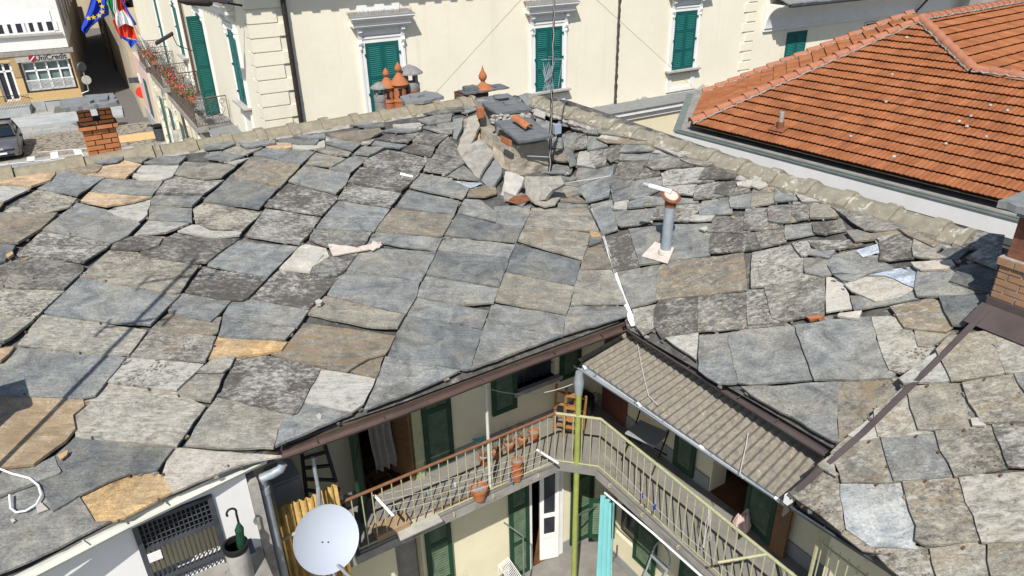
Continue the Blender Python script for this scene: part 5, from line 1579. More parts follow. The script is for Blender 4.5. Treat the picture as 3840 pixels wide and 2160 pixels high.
for y in (.0, .75, 1.5):
    m = MB(); m.box(Fx + cA * .05 + cB * (y + .05) + Z * (ht - .01), cA * .5, cB * .16, Z * (.16 + y * .22)); m.build('flue_pier', M['concrete'], rb)
def slab3(m, px4, dist_ref, th, seed):
    """four picture points of a slab, set at the depth of dist_ref points"""
    pts = [ray(*p) * (t / ray(*p).length) for p, t in zip(px4, dist_ref)]
    n = (pts[1] - pts[0]).cross(pts[3] - pts[0]).normalized()
    if n.z < 0: n = -n
    rough_slab(m, pts, th, n, seed, .008)
d0 = (Fx + Z * ht).length
@part(rb, 'cap_slab', M['darkslab'], 'big lower cap slab tilted towards the yard')
def _(m): slab3(m, [(1853, 462), (1945, 538), (2076, 518), (1985, 450)], [d0 + .45, d0 - .3, d0 - .12, d0 + .75], .045, 1)
@part(rb, 'cap_slab', M['darkslab'], 'upper cap slab behind the lower one')
def _(m): slab3(m, [(1781, 376), (1866, 434), (1996, 416), (1905, 358)], [d0 + 1.5, d0 + .75, d0 + .95, d0 + 1.8], .045, 2)
@part(rb, 'wedge_stones', M['mortar'])
def _(m):
    rnd = random.Random(8)
    for i in range(26):
        t = rnd.random(); p = ray(1835 + 150 * t, 448 - 10 * t + rnd.uniform(-12, 12)); p = p * ((d0 + .62 + .1 * t) / p.length)
        m.lathe(p, Vector((rnd.uniform(-.5, .5), rnd.uniform(-.5, .5), 1)), [(.001, -.03), (rnd.uniform(.03, .06), -.01), (rnd.uniform(.03, .055), .02), (.001, .035)], 6)
@part(rb, 'cap_slab', M['darkslab'], 'small loose slabs piled on top')
def _(m):
    slab3(m, [(1815, 372), (1830, 392), (1870, 384), (1858, 366)], [d0 + 1.4, d0 + 1.25, d0 + 1.3, d0 + 1.45], .03, 5)
    slab3(m, [(1885, 386), (1895, 398), (1942, 396), (1930, 380)], [d0 + 1.22, d0 + 1.1, d0 + 1.2, d0 + 1.3], .03, 6)
    slab3(m, [(1848, 362), (1856, 378), (1905, 374), (1900, 358)], [d0 + 1.36, d0 + 1.3, d0 + 1.4, d0 + 1.5], .06, 7)
def lean(px, mat, label, seed, th=.05, lift=(.0, .0)):
    """a slab leaning on the stack: picture outline, set on a plane leaning from roof to stack"""
    m = MB()
    foot = max(px, key=lambda p: p[1]); head = min(px, key=lambda p: p[1])
    f = onL(*foot) + Z * .06; hd = ray(*head); 
    h3 = hd * ((Fx - cA * .2 + cB * lift[0] + Z * ht).length + lift[1]) / hd.length
    side = cB if abs((h3 - f).normalized().dot(cB)) < .8 else cA
    n = (h3 - f).cross(cB - cA * .5).normalized()
    if n.dot(-f) < 0: n = -n
    f = f + n * (.05 * (seed % 3))
    cx = sum(p[0] for p in px) / len(px); cy = sum(p[1] for p in px) / len(px)
    pts = [atn(cx + (x - cx) * .97, cy + (y - cy) * .97, n, n.dot(f)) for x, y in px]
    rough_slab(m, [p - n * th for p in pts], th, n, seed, .012)
    o = m.build('leaning_slab', M[mat], rb); o['label'] = label
lean([(1757, 437), (1790, 425), (1800, 470), (1770, 530), (1760, 600), (1728, 590), (1712, 560)], 'palestone', 'leaning slab with lichen, leftmost at the back', 11, lift=(1.5, .5))
lean([(1700, 445), (1738, 438), (1732, 480), (1712, 525), (1700, 520)], 'greyslab', 'narrow grey green slab at the far left', 12, lift=(1.7, .6))
lean([(1790, 478), (1800, 500), (1796, 528), (1760, 540), (1772, 505)], 'ochrestone', 'small yellowish slab wedged between two large ones', 13, lift=(1.2, .45))
lean([(1760, 545), (1800, 515), (1845, 560), (1852, 580), (1812, 640), (1797, 672), (1775, 655), (1735, 600), (1730, 588)], 'whitestone', 'largest pale slab leaning on the left side', 14, lift=(.9, .15))
lean([(1850, 585), (1880, 620), (1882, 650), (1858, 690), (1838, 712), (1818, 690), (1800, 672), (1822, 640)], 'greyslab', 'blue grey slab leaning at the front left', 15, lift=(.3, .1))
lean([(1895, 640), (1938, 650), (1968, 665), (1955, 700), (1930, 740), (1875, 735), (1885, 700)], 'sunstone', 'pale square slab at the front foot', 16, lift=(.0, -.3))
lean([(1970, 660), (2105, 660), (2118, 690), (2070, 715), (2045, 750), (1995, 755), (1970, 730), (1965, 690)], 'whitestone', 'thick sandy slab at the front right foot', 17, lift=(-.1, -.35), th=.08)
lean([(1850, 545), (1888, 575), (1900, 640), (1872, 625), (1850, 585)], 'rubble', 'crumbling plaster flake beside the slabs', 18, lift=(.6, .12))
m = MB()
a = ray(1928, 450); a = a * ((d0 + .38) / a.length); b = ray(1984, 490); b = b * ((d0 + .06) / b.length)
vs = []; n = 10
ax = (b - a).normalized(); sd = ax.cross(Z).normalized(); upv = sd.cross(ax)
for p, r in ((a, .07), (b, .085)):
    for rr in (r, r - .014):
        for k in range(n): 
            an = math.pi * k / (n - 1); vs.append(p + sd * math.cos(an) * rr + upv * (math.sin(an) * rr + .04))
fs = [(i, i + 1, 2 * n + i + 1, 2 * n + i) for i in range(n - 1)] + [(n + i, 3 * n + i, 3 * n + i + 1, n + i + 1) for i in range(n - 1)]
fs += [(i, n + i, n + i + 1, i + 1) for i in range(n - 1)] + [(2 * n + i, 2 * n + i + 1, 3 * n + i + 1, 3 * n + i) for i in range(n - 1)] + [(0, 2 * n, 3 * n, n), (n - 1, 2 * n - 1, 4 * n - 1, 3 * n - 1)]
m.add(vs, fs)
tag(m.build('roof_tile', M['terracotta']), 'curved terracotta tile lying on the lower slab of the rubble chimney', 'tile', 'terracotta pieces on the rubble chimney')
m = MB(); p = ray(1895, 528); p = p * ((d0 + .12) / p.length)
m.box(p - cA * .1, cB * -.34, cA * .05 + Z * -.03, Z * .12)
tag(m.build('brick_piece', M['terracotta'], bevel=.01), 'broken terracotta piece stuck under the lower slab of the rubble chimney', 'tile', 'terracotta pieces on the rubble chimney')
m = MB(); p = ray(1796, 445); p = p * ((d0 + 1.1) / p.length)
m.box(p, cA * .12, cB * .1, Z * .2)
tag(m.build('brick_piece', M['terracotta'], bevel=.01), 'small red brick standing at the back left of the rubble chimney', 'tile', 'terracotta pieces on the rubble chimney')
# brick chimney with terracotta finial, just behind
fc = thing('brick_chimney', 'dark old brick chimney capped with flat stones and a terracotta finial', 'chimney', uvz(8.0, 14.0, ZR))
q0 = atv(1735, 420, 13.95); q1 = atv(1800, 420, 13.95)
fo = Vector((q0.x, q0.y, 0)); fw = .66
fz = up_to(fo, 352)
core, bm_ = MB(), MB()
brick_stack(bm_, core, fo, A, B, fw, .34, ZR - 1, fz, bl=.22, bh=.055)
st = bm_.build('brick_stack', M['brickold'], fc); core.build('mortar', M['black'], st)
@part(fc, 'cap', M['darkslab'])
def _(m):
    o = fo + Z * fz
    o = o + A * .1 - B * .05
    rough_slab(m, [o - A * .1 - B * .12, o + A * (fw + .35) - B * .12, o + A * (fw + .35) + B * .33, o - A * .06 + B * .3], .035, Z, 3, .02)
    rough_slab(m, [o + A * .05 + Z * .04, o + A * .75 + Z * .04, o + A * .7 + B * .3 + Z * .04, o + A * .1 + B * .3 + Z * .04], .035, Z, 4, .02)
    rough_slab(m, [o - A * .04 + Z * .04, o + A * .28 - B * .02 + Z * .04, o + A * .26 + B * .2 + Z * .04, o + B * .2 + Z * .04], .09, Z, 5, .01)
@part(fc, 'finial', M['terracotta'], smooth=True)
def _(m):
    p = atv(1812, 338, 14.02)
    s = .0042
    m.lathe(p, Z, [(.24, 0), (.25, .03), (.16, .09), (.10, .13), (.05, .17), (.045, .2), (.085, .25), (.095, .3), (.07, .36), (.03, .43), (.012, .5), (.001, .54)], 20)
# orange brick chimney on the far left
lc = thing('brick_chimney', 'orange brick chimney with a hollow top under a ragged slab at the left', 'chimney', uvz(.5, 14.1, ZR))
VC = 14.02
q0 = atv(333, 562, VC); q1 = atv(452, 554, VC)
wc = (q1 - q0).dot(A); oc = Vector((q0.x, q0.y, 0)); dc_ = .42
def zc(y): return up_to(oc, y)
z_a, z_b, z_c, z_d = zc(492), zc(475), zc(460), zc(408)
core, bm_ = MB(), MB()
brick_stack(bm_, core, oc, A, B, wc, dc_, ZR - .9, z_a, bl=.25, bh=.07, joint=.016, prot=.012)
brick_stack(bm_, core, oc - A * .05 - B * .05, A, B, wc + .1, dc_ + .1, z_a + .002, z_b, bl=.25, bh=.07, joint=.016, prot=.012)
brick_stack(bm_, core, oc, A, B, wc, dc_, z_b + .002, z_c, bl=.25, bh=.07, joint=.016, prot=.012)
for x in (0, wc - .17):
    for y in (0, dc_ - .13): brick_stack(bm_, core, oc + A * x + B * y, A, B, .17, .13, z_c + .002, z_d, bl=.17, bh=.07, joint=.016, prot=.012)
st = bm_.build('brick_stack', M['brick'], lc); core.build('mortar', M['black'], st)
@part(lc, 'cap', M['greyslab'], 'ragged layered stone cap')
def _(m):
    o = oc + Z * z_d
    rough_slab(m, [o - A * .17 - B * .2, o + A * (wc + .12) - B * .2, o + A * (wc + .15) + B * (dc_ + .2), o - A * .2 + B * (dc_ + .2)], .07, Z, 21, .03)
    rough_slab(m, [o + A * .1 - B * .08 + Z * .07, o + A * (wc) - B * .02 + Z * .07, o + A * (wc + .02) + B * (dc_ + .05) + Z * .07, o + A * .2 + B * (dc_ + .1) + Z * .07], .04, Z, 22, .04)
# chimney pots behind the left ridge
VP_ = 14.9
def pot_at(x, y0, ytop, name, label, build):
    p = atv(x, y0, VP_); base = Vector((p.x, p.y, p.z))
    t = thing(name, label, 'chimney pot', base, 'chimney pots behind the left ridge')
    build(t, base, base.z + up_to(base, ytop))
    return t
def onion(t, b, h, r):
    H = h - b.z
    p = b - Z * .5
    hb_ = H * .60 + .5
    m = MB(); m.lathe(p, Z, [(r * 1.1, 0), (r, .5), (r, .5 + H * .28), (r * 1.08, .5 + H * .29), (r * 1.08, .5 + H * .32), (r * .97, .5 + H * .33), (r * .97, hb_)], 20); m.build('flue', M['terracotta'], t, smooth=True)
    m = MB(); m.lathe(p + Z * hb_, Z, [(r * 1.28, 0), (r * 1.22, .02), (r * .7, H * .12), (r * .38, H * .18), (r * .22, H * .21), (r * .45, H * .25), (r * .48, H * .29), (r * .3, H * .34), (r * .08, H * .385), (.001, H * .40)], 20); m.build('lid', M['terracotta'], t, smooth=True)
    m = MB()
    for k in range(4):
        a = -1.2 + k * 1.05
        o = p + Z * (hb_ - H * .22) + (A * math.cos(a) - B * math.sin(a)) * (r * .90)
        f = Fr(o, (A * math.sin(a) + B * math.cos(a)), (A * math.cos(a) - B * math.sin(a)), Z)
        m.fbox(f, -.028, .028, 0, r * .13, 0, H * .16); m.fbox(f, -.045, .045, 0, r * .12, 0, .03); m.fbox(f, -.045, .045, 0, r * .12, H * .16 - .03, H * .16)
    m.build('slot', M['black'], t)
pot_at(1462, 432, 253, 'chimney_pot', 'shorter terracotta chimney pot with an onion shaped lid', lambda t, b, h: onion(t, b, h, .155))
pot_at(1500, 432, 228, 'chimney_pot', 'taller terracotta chimney pot with an onion shaped lid', lambda t, b, h: onion(t, b + A * .0 - B * .12, h, .165))
def capped(t, b, h, r, mat, low=False):
    H = h - b.z; p = b - Z * .5
    m = MB(); m.lathe(p, Z, [(r, 0), (r, .5 + H * .46), (r * 1.06, .5 + H * .47), (r * 1.06, .5 + H * .5)], 20); m.build('flue', M[mat], t, smooth=True)
    m = MB(); m.lathe(p + Z * (.5 + H * .5), Z, [(r * 1.02, .002), (r * 1.05, H * .1), (r * .9, H * .15), (r * .6, H * .15)], 20)
    m.lathe(p + Z * (.5 + H * .82), Z, [(r * 1.5, 0), (r * 1.48, .025), (r * .8, H * .12), (.001, H * .18)], 24)
    for k in range(4):
        a = .6 + k * math.pi / 2; q = p + Z * (.5 + H * .64) + (A * math.cos(a) + B * math.sin(a)) * r * .8
        m.tube([q, q + Z * H * .2], .035, 6)
    m.build('cap', M['cement'], t, smooth=True)
pot_at(1549, 425, 241, 'chimney_pot', 'terracotta chimney pot with a wide grey cement hat, rightmost of the group', lambda t, b, h: capped(t, b, h, .19, 'terracotta'))
pot_at(1433, 440, 306, 'chimney_pot', 'small grey cement chimney pot, leftmost of the group', lambda t, b, h: capped(t, b, h, .13, 'cement'))
# wide stone slab on the ridge
m = MB()
P_ = [(1503, 372), (1520, 392), (1590, 390), (1665, 372), (1640, 358), (1595, 350), (1540, 362)]
pts = []
for (x, y), dv in zip(P_, (.0, -.35, -.45, -.2, .2, .35, .3)):
    pts.append(atv(x, y, 14.1 + dv))
zz = sum(p.z for p in pts) / len(pts)
pts = [atz(x, y, zz) for x, y in P_]
cen = sum(pts, Vector((0, 0, 0))) / len(pts)
pts = [cen + (p - cen) * .8 if (p - cen).length > .9 else p for p in pts]
rough_slab(m, pts, .06, Z, 31, .02)
m.bar(cen - Z * .35 - A * .3, cen - A * .3, .2, .2, B); m.bar(cen - Z * .35 + A * .25, cen + A * .25, .2, .2, B)
rough_slab(m, [cen + (p - cen) * .35 + Z * .06 - A * .1 for p in pts], .05, Z, 32, .01)
tag(m.build('chimney_cover_slab', M['greyslab']), 'wide flat stone slab covering a low flue on the left ridge', 'stone slab')
m = MB(); pts = [ray(x, y) * (24.2 / 1.25) for x, y in ((1945, 362), (1975, 352), (2015, 360), (2023, 370), (1998, 395), (1985, 400))]
k = (uvz(8.9, 13.2, 0)).length
pts = [ray(x, y).normalized() * (15.9 + dd) for (x, y), dd in zip(((1945, 362), (1975, 352), (2015, 360), (2023, 370), (1998, 398), (1975, 400)), (0, .3, .3, .2, -.2, -.2))]
rough_slab(m, pts, .03, (Z * .7 - B * .3 - A * .2).normalized(), 35, .01)
tag(m.build('slate_piece', M['greyslab']), 'loose purple grey slate standing at the start of the right ridge', 'slate')

# antenna mast
mast_b = onR(2061, 656); 
am = thing('antenna_mast', 'slim tall mast with a small television aerial beside the rubble chimney', 'antenna', mast_b)
mt_ = atn(2080, -60, (mast_b * -1 - Z * (mast_b.z * -1)).normalized(), (mast_b * -1 - Z * (mast_b.z * -1)).normalized().dot(mast_b))
@part(am, 'pole', M['iron'], smooth=True)
def _(m):
    m.tube([mast_b - Z * .1, mast_b.lerp(mt_, .33), mast_b.lerp(mt_, .331), mast_b.lerp(mt_, .66), mast_b.lerp(mt_, .661), mt_ + (mt_ - mast_b) * .25], [.028, .028, .022, .022, .018, .018], 10)
dm = mast_b.length
def onmast(x, y, dd=0): return ray(x, y).normalized() * (dm + .4 + dd)
hm = lambda y: mast_b.lerp(mt_, (656 - y) / (656 + 60))
@part(am, 'yagi_antenna', M['zinc'], 'small grid like aerial with short crossed rods')
def _(m):
    c = hm(262); d = (A * -.75 - B * .66).normalized(); side = d.cross(Z).normalized()
    m.tube([c - d * .05, c + d * .52], .012, 6)
    for k, t in enumerate((.06, .16, .26, .36, .46)):
        q = c + d * t; r = .24 - .015 * k
        m.tube([q - Z * r + side * .05, q, q + Z * r + side * .05], .006, 5); m.tube([q - Z * r - side * .05, q, q + Z * r - side * .05], .006, 5)
    q = c - d * .02
    for s in (-1, 1): m.tube([q + side * .1 * s - Z * .2, q + side * .16 * s + Z * .2], .006, 5)
    m.tube([hm(195) - d * .05, hm(195) + d * .28 + Z * .05], .006, 5); m.tube([hm(200) - side * .2, hm(205) + side * .2], .005, 5)
@part(am, 'junction_box', M['bluemetal'], bevel=.006)
def _(m):
    c = hm(472) + A * .10; m.box(c - A * .03 - B * .03 - Z * .09, A * .14, B * .08, Z * .17)
@part(am, 'cable', M['wire'], smooth=True)
def _(m):
    m.tube([hm(y) - B * .03 - A * .02 + A * .012 * math.sin(y) for y in range(640, -60, -35)], .006, 5)
    c = hm(505); m.tube([hm(485) + A * .1, c + A * .1 - B * .03, c + A * .02 - B * .05, hm(540)], .006, 5)
@part(am, 'stay', M['zinc'])
def _(m): m.tube([ray(1975, 585).normalized() * (dm - .25), hm(582)], .012, 6)
m = MB(); m.tube([onR(2116, 700) + Z * .06, onR(2160, 705) + Z * .12, onR(2230, 695) + Z * .12, onR(2290, 672) + Z * .06], .008, 6)
tag(m.build('cable', M['wire'], smooth=True), 'thin white cable lying across the valley', 'cable')
# guy wires
for (a, b, va, vb, lb) in (((2160, 0), (2700, 420), 16, 23, 'thin guy wire stretched from the mast towards the red roof'), ((1960, 0), (1550, 440), 16, 14.2, 'thin guy wire running down to the left ridge')):
    m = MB(); p = atv(*b, vb); m.tube([mt_ + (mt_ - mast_b) * .1, p], .005, 4)
    tag(m.build('guy_wire', M['wire']), lb, 'wire', 'guy wires of the mast')
# metal flue on the right slope
fb = onR(2493, 968)
fl = thing('metal_flue', 'grey metal flue pipe with a rusty tilted lid on the right slope', 'flue', fb)
ft = up_to(fb, 752)
ftop = fb + Z * ft + A * .02
@part(fl, 'pipe', M['zinc'], smooth=True)
def _(m): m.tube([fb - Z * .1, fb.lerp(ftop, .5), ftop], .072, 20)
@part(fl, 'collar', M['rust'], smooth=True)
def _(m): m.tube([ftop - Z * .09, ftop + Z * .02], .078, 20)
@part(fl, 'lid', M['rust'], smooth=True)
def _(m):
    n = (Z * .9 - B * .42 - A * .05).normalized()
    m.lathe(ftop + Z * .06, n, [(.001, -.02), (.135, -.012), (.14, .0), (.13, .012), (.001, .02)], 28)
@part(fl, 'lid_patch', M['plasterwhite'], smooth=True)
def _(m):
    n = (Z * .9 - B * .42 - A * .05).normalized()
    m.lathe(ftop + Z * .06 + n * .015, n, [(.10, 0), (.095, .008), (.001, .014)], 18)
@part(fl, 'spout', M['whiteplastic'], smooth=True)
def _(m):
    p = ftop + Z * .12; d = (-A * .45 + B * .85 + Z * .12).normalized(); m.tube([p, p + d * .32], .032, 12)
@part(fl, 'spout_end', M['zinc'], smooth=True)
def _(m):
    p = ftop + Z * .12; d = (-A * .45 + B * .85 + Z * .12).normalized(); m.tube([p + d * .321, p + d * .40], .036, 12)
@part(fl, 'flange', M['plasterwhite'], 'square pale flange with rust at the foot of the flue')
def _(m):
    q = [onR(x, y) + NRM['R'] * .10 for x, y in ((2462, 928), (2534, 950), (2510, 1010), (2412, 982))]
    m.prism(q, NRM['R'] * .01)
    m.lathe(fb + Z * .08, Z, [(.10, 0), (.095, .05), (.08, .06)], 20)
# fragments lying on the slopes
def frag(fn, nrm, px, mat, label, th=.02, lift=.09, name='stone_fragment', cat='stone fragment', group='loose pieces on the slate roof', seed=0):
    m = MB(); pts = [fn(*p) + nrm * lift for p in px]
    rough_slab(m, pts, th, nrm, seed + int(px[0][0]), .006)
    tag(m.build(name, M[mat]), label, cat, group)
frag(onL, NRM['L'], [(1232, 938), (1340, 950), (1432, 930), (1425, 950), (1345, 965), (1250, 982)], 'plasterwhite', 'long rust edged white flake lying in the middle of the left slope')
frag(onL, NRM['L'], [(1398, 926), (1434, 940), (1400, 962), (1385, 955)], 'plasterwhite', 'pointed rust edged white flake at the tip of the long flake')
frag(onL, NRM['L'], [(1150, 955), (1180, 945), (1215, 975), (1180, 1015), (1158, 990)], 'sunstone', 'white crusted patch of stone left of the long flake', lift=.085, th=.006)
frag(onL, NRM['L'], [(1502, 666), (1550, 678), (1548, 684), (1500, 674)], 'whiteplastic', 'thin white strip lying high on the left slope', th=.01)
frag(onL, NRM['L'], [(1185, 1160), (1200, 1152), (1214, 1160), (1205, 1170), (1190, 1170)], 'sunstone', 'small beige pebble shaped stone at a joint of the left slope', th=.05)
frag(onL, NRM['L'], [(226, 1735), (268, 1716), (262, 1734), (240, 1752)], 'ochrestone', 'small yellowish chip near the white cable loop', th=.02)
frag(onL, NRM['L'], [(148, 1925), (165, 1910), (193, 1935), (152, 1950)], 'sunstone', 'flat grey chip inside the end of the white cable loop', th=.012)
frag(onL, NRM['L'], [(52, 1975), (62, 1970), (72, 1978), (60, 1987)], 'sunstone', 'tiny white chip below the white cable loop', th=.012)
frag(onL, NRM['L'], [(42, 1690), (80, 1688), (82, 1700), (60, 1722), (44, 1715)], 'sunstone', 'pale flake on the big ochre slate at the left edge', th=.008, lift=.085)
frag(onL, NRM['L'], [(33, 985), (58, 972), (62, 982), (42, 995)], 'ochrestone', 'tan chip at a joint near the left edge', th=.04)
frag(onL, NRM['L'], [(1985, 770), (2040, 750), (2098, 765), (2080, 790), (2040, 798), (2005, 785)], 'palestone', 'pale slab fragment below the rubble chimney', th=.03)
frag(onL, NRM['L'], [(1902, 775), (1925, 755), (1990, 748), (1985, 770), (1940, 785)], 'rust', 'rusty brown metal strip beneath the rubble chimney', th=.01, name='metal_strip', cat='metal strip')
frag(onR, NRM['R'], [(2625, 880), (2655, 872), (2660, 882), (2645, 888)], 'sunstone', 'white chip right of the metal flue', th=.03)
frag(onR, NRM['R'], [(3025, 1210), (3078, 1207), (3078, 1216), (3042, 1222)], 'terracotta', 'strip of red tile at a joint of the right slope', th=.02)
frag(onT, NRM['T'], [(3638, 1595), (3662, 1592), (3698, 1622), (3645, 1622)], 'sunstone', 'cream flake lying on the lower house roof', th=.02, group='loose pieces on the slate roof')
frag(onL, NRM['L'], [(1188, 1586), (1200, 1575), (1210, 1585), (1206, 1598), (1195, 1596)], 'sunstone', 'white chip near the eave of the left slope', th=.02)
# hooks that hold the slates
for own, fn_, sf, pxs in ((house, onL, 'L', ((266, 893), (398, 1068), (378, 1228), (638, 1165), (130, 1060), (302, 1340), (18, 1090), (632, 1360), (558, 1475), (732, 1412), (670, 1500), (96, 1495), (100, 1262), (486, 1800), (596, 1890), (447, 1968), (612, 1795), (856, 1765), (802, 1312), (348, 1658), (88, 980))), (lh, onT, 'T', ((3478, 1460), (3690, 1437), (3262, 1668), (3437, 1648), (3797, 1600), (3614, 1626), (3330, 1760), (3520, 1707), (3290, 1828), (3470, 1817), (3751, 1795), (3612, 2065), (3337, 2090), (3013, 1910), (3130, 1755)))):
    for x, y in pxs:
        p = fn_(x, y) + NRM[sf] * .07
        m = MB(); m.box(p, NRM[sf].cross(DWN[sf]) * .016, DWN[sf] * .035, NRM[sf] * .014); m.build('slate_hook', M['hook'], own)
# cable loop and mast at the left edge of the roof
m = MB(); m.tube([onL(x, y) + NRM['L'] * .11 for x, y in ((-40, 1750), (0, 1782), (60, 1805), (125, 1822), (158, 1850), (168, 1885), (150, 1920), (110, 1945), (75, 1950), (55, 1935), (50, 1885))], .010, 7)
tag(m.build('cable_loop', M['whiteplastic'], smooth=True), 'white cable looping over the slates at the lower left', 'cable')
m = MB(); f0 = onL(-420, 1890)
tg = [onL(0, 1706), onL(352, 1150), onL(545, 960)]
# second aerial standing on the roof left of the view: its shadow falls across the slates
def shadow_src(pt, h):
    """point at height z=h whose sun shadow lands on pt"""
    return pt - SD * ((h - pt.z) / -SD.z) * 1.0
base2 = onL(-260, 2020)
a_lo = onL(0, 1706); a_hi = onL(540, 965)
# the mast foot lies on the shadow line continued back down the slope
dirs = (a_hi - a_lo).normalized()
base2 = a_lo - dirs * 1.2
def mast_pt(q):
    """height on the vertical mast whose shadow lies nearest q"""
    best = min(np.arange(0, 9, .02), key=lambda h: ((base2 + Z * h + SD * (((base2 + Z * h).dot(NL) - KL) / -SD.dot(NL))) - q).length)
    return base2 + Z * best
top2 = mast_pt(onL(548, 955))
am2 = thing('antenna_mast', 'tall television mast on the roof just outside the left edge, seen by its shadow', 'antenna', base2)
@part(am2, 'pole', M['iron'], smooth=True)
def _(m): m.tube([base2 - Z * .1, top2], .03, 10)
@part(am2, 'yagi_antenna', M['zinc'])
def _(m):
    for px, ln, nb in (((545, 1032), .42, 3), ((390, 1200), .35, 2)):
        c = mast_pt(onL(*px)); d = (A * .94 - B * .2).normalized()
        m.tube([c - d * ln, c + d * ln], .022, 6)
        for t in np.linspace(-1, 1, nb): m.tube([c + d * ln * t - Z * .22, c + d * ln * t + Z * .22], .018, 5)
# a chimney at the left edge outside the frame, whose shadow enters the picture
ch2 = thing('roof_chimney', 'stone capped chimney just outside the left edge, seen by its shadow', 'chimney', onL(-330, 1800))
cs = onL(40, 1500)
@part(ch2, 'stack', M['rubble'])
def _(m):
    b = cs - SD * 1.55; q = Vector((b.x, b.y, 0))
    g = ZE + ML * (q.dot(B) - VE)
    m.box(q - A * .35 - B * .25 + Z * (g - .2), A * .45, B * .4, Z * (b.z - g + .2))
@part(ch2, 'cap', M['greyslab'])
def _(m):
    b = cs - SD * 1.55; m.box(b - A * .42 - B * .3, A * .6, B * .5, Z * .07)
# ------------------------------------------------------------------ the cream palazzo
DF, SF = 23.0, 4.85
GZ = -12.0
pz = thing('palazzo', 'large cream palazzo with teal shutters and white window hoods behind the slate roofs', 'building', A1 * 12 + B1 * 26 + Z * GZ)
PF = Fr(B1 * DF, A1, -B1, Z)              # front: x = s, y outwards, z
PS = Fr(A1 * SF, B1, -A1, Z)              # side : x = t, y outwards, z
def pF(x, y, o=0.0): p = atn(x, y, B1, DF - o); return (p.dot(A1), p.z)
def pS(x, y, o=0.0): p = atn(x, y, A1, SF - o); return (p.dot(B1), p.z)
S1 = 26.3; T1 = 60.5
ZS = -6.78; ZTOP = -.42
@part(pz, 'wall', M['stucco'])
def _(m):
    m.fbox(PF, SF, S1, -.4, 0, ZS - .2, ZTOP)
    m.fbox(PS, DF + .4, T1, -.4, 0, ZS - .2, ZTOP)
@part(pz, 'lower_wall', M['stucco_old'], 'lower storey with grey patches where plaster has come away')
def _(m):
    m.fbox(PF, SF - .7, S1, -.4, .7, GZ - 1, ZS - .3)
    m.fbox(PS, DF - .7, 51.1, -.4, .7, GZ - 1, ZS - .3)
@part(pz, 'string_course', M['white'])
def _(m):
    for fr, a, b in ((PF, SF - .78, S1), (PS, DF - .78, T1)):
        m.fbox(fr, a - .02, b, 0.0, .78, ZS - .42, ZS - .20)
        m.fbox(fr, a - .12, b, 0.0, .90, ZS - .20, ZS - .02)
@part(pz, 'string_ledge', M['greyslab'], 'grey slate ledge on top of the string course')
def _(m):
    for fr, a, b in ((PF, SF - .85, S1), (PS, DF - .85, T1)):
        m.prism([fr(a - .1, .003, ZS + .07), fr(b, .003, ZS + .07), fr(b, .96, ZS - .018), fr(a - .1, .96, ZS - .018)], Z * .03)
# eaves and roof above the picture
@part(pz, 'eaves', M['white'])
def _(m):
    m.fbox(PF, SF - 1.2, S1 + .2, 0.0, 1.2, ZTOP - .02, ZTOP + .12)
    m.fbox(PS, DF - 1.2, T1, 0.0, 1.2, ZTOP - .02, ZTOP + .12)
    s = SF - .8
    while s < S1: m.fbox(PF, s, s + .24, 0, 1.18, ZTOP - .12, ZTOP - .021); s += .58
    t = DF - .8
    while t < T1: m.fbox(PS, t, t + .24, 0, 1.18, ZTOP - .12, ZTOP - .021); t += .58
    pass
@part(pz, 'roof', M['greyslab'])
def _(m):
    m.prism([PF(SF - 1.2, 1.2, ZTOP + .15), PF(S1 + .2, 1.2, ZTOP + .15), PF(S1 + .2, -7, ZTOP + 3), PF(SF + 5, -7, ZTOP + 3)], Z * .1)
    m.prism([PS(DF - 1.2, 1.2, ZTOP + .15), PS(T1, 1.2, ZTOP + .15), PS(T1, -6, ZTOP + 3), PS(DF + 7, -6, ZTOP + 3)], Z * .1)
# quoins
@part(pz, 'quoins', M['stucco'], bevel=.012)
def _(m):
    z = ZS + .2; k = 0; h = .40
    while z < ZTOP - .5:
        w = 1.06 if k % 2 else .80
        m.fbox(PF, SF - .045, SF + w, .0, .045, z, z + h - .035)
        m.fbox(PS, DF - .04, DF + (.62 if k % 2 else .42), .0, .045, z, z + h - .035)
        if k % 2: m.fbox(PF, SF + w - .26, SF + w, .045, .052, z + .01, z + h - .045)
        z += h; k += 1
@part(pz, 'quoins', M['stucco'], bevel=.01)
def _(m):
    s_, _z = pF(2800, 150); z = ZS + .25; k = 0; h = .40
    while z < ZTOP - .4:
        w = .72 if k % 2 else .50
        m.fbox(PF, s_ + .35 - w, s_ + .35, .0, .04, z, z + h - .06); z += h; k += 1
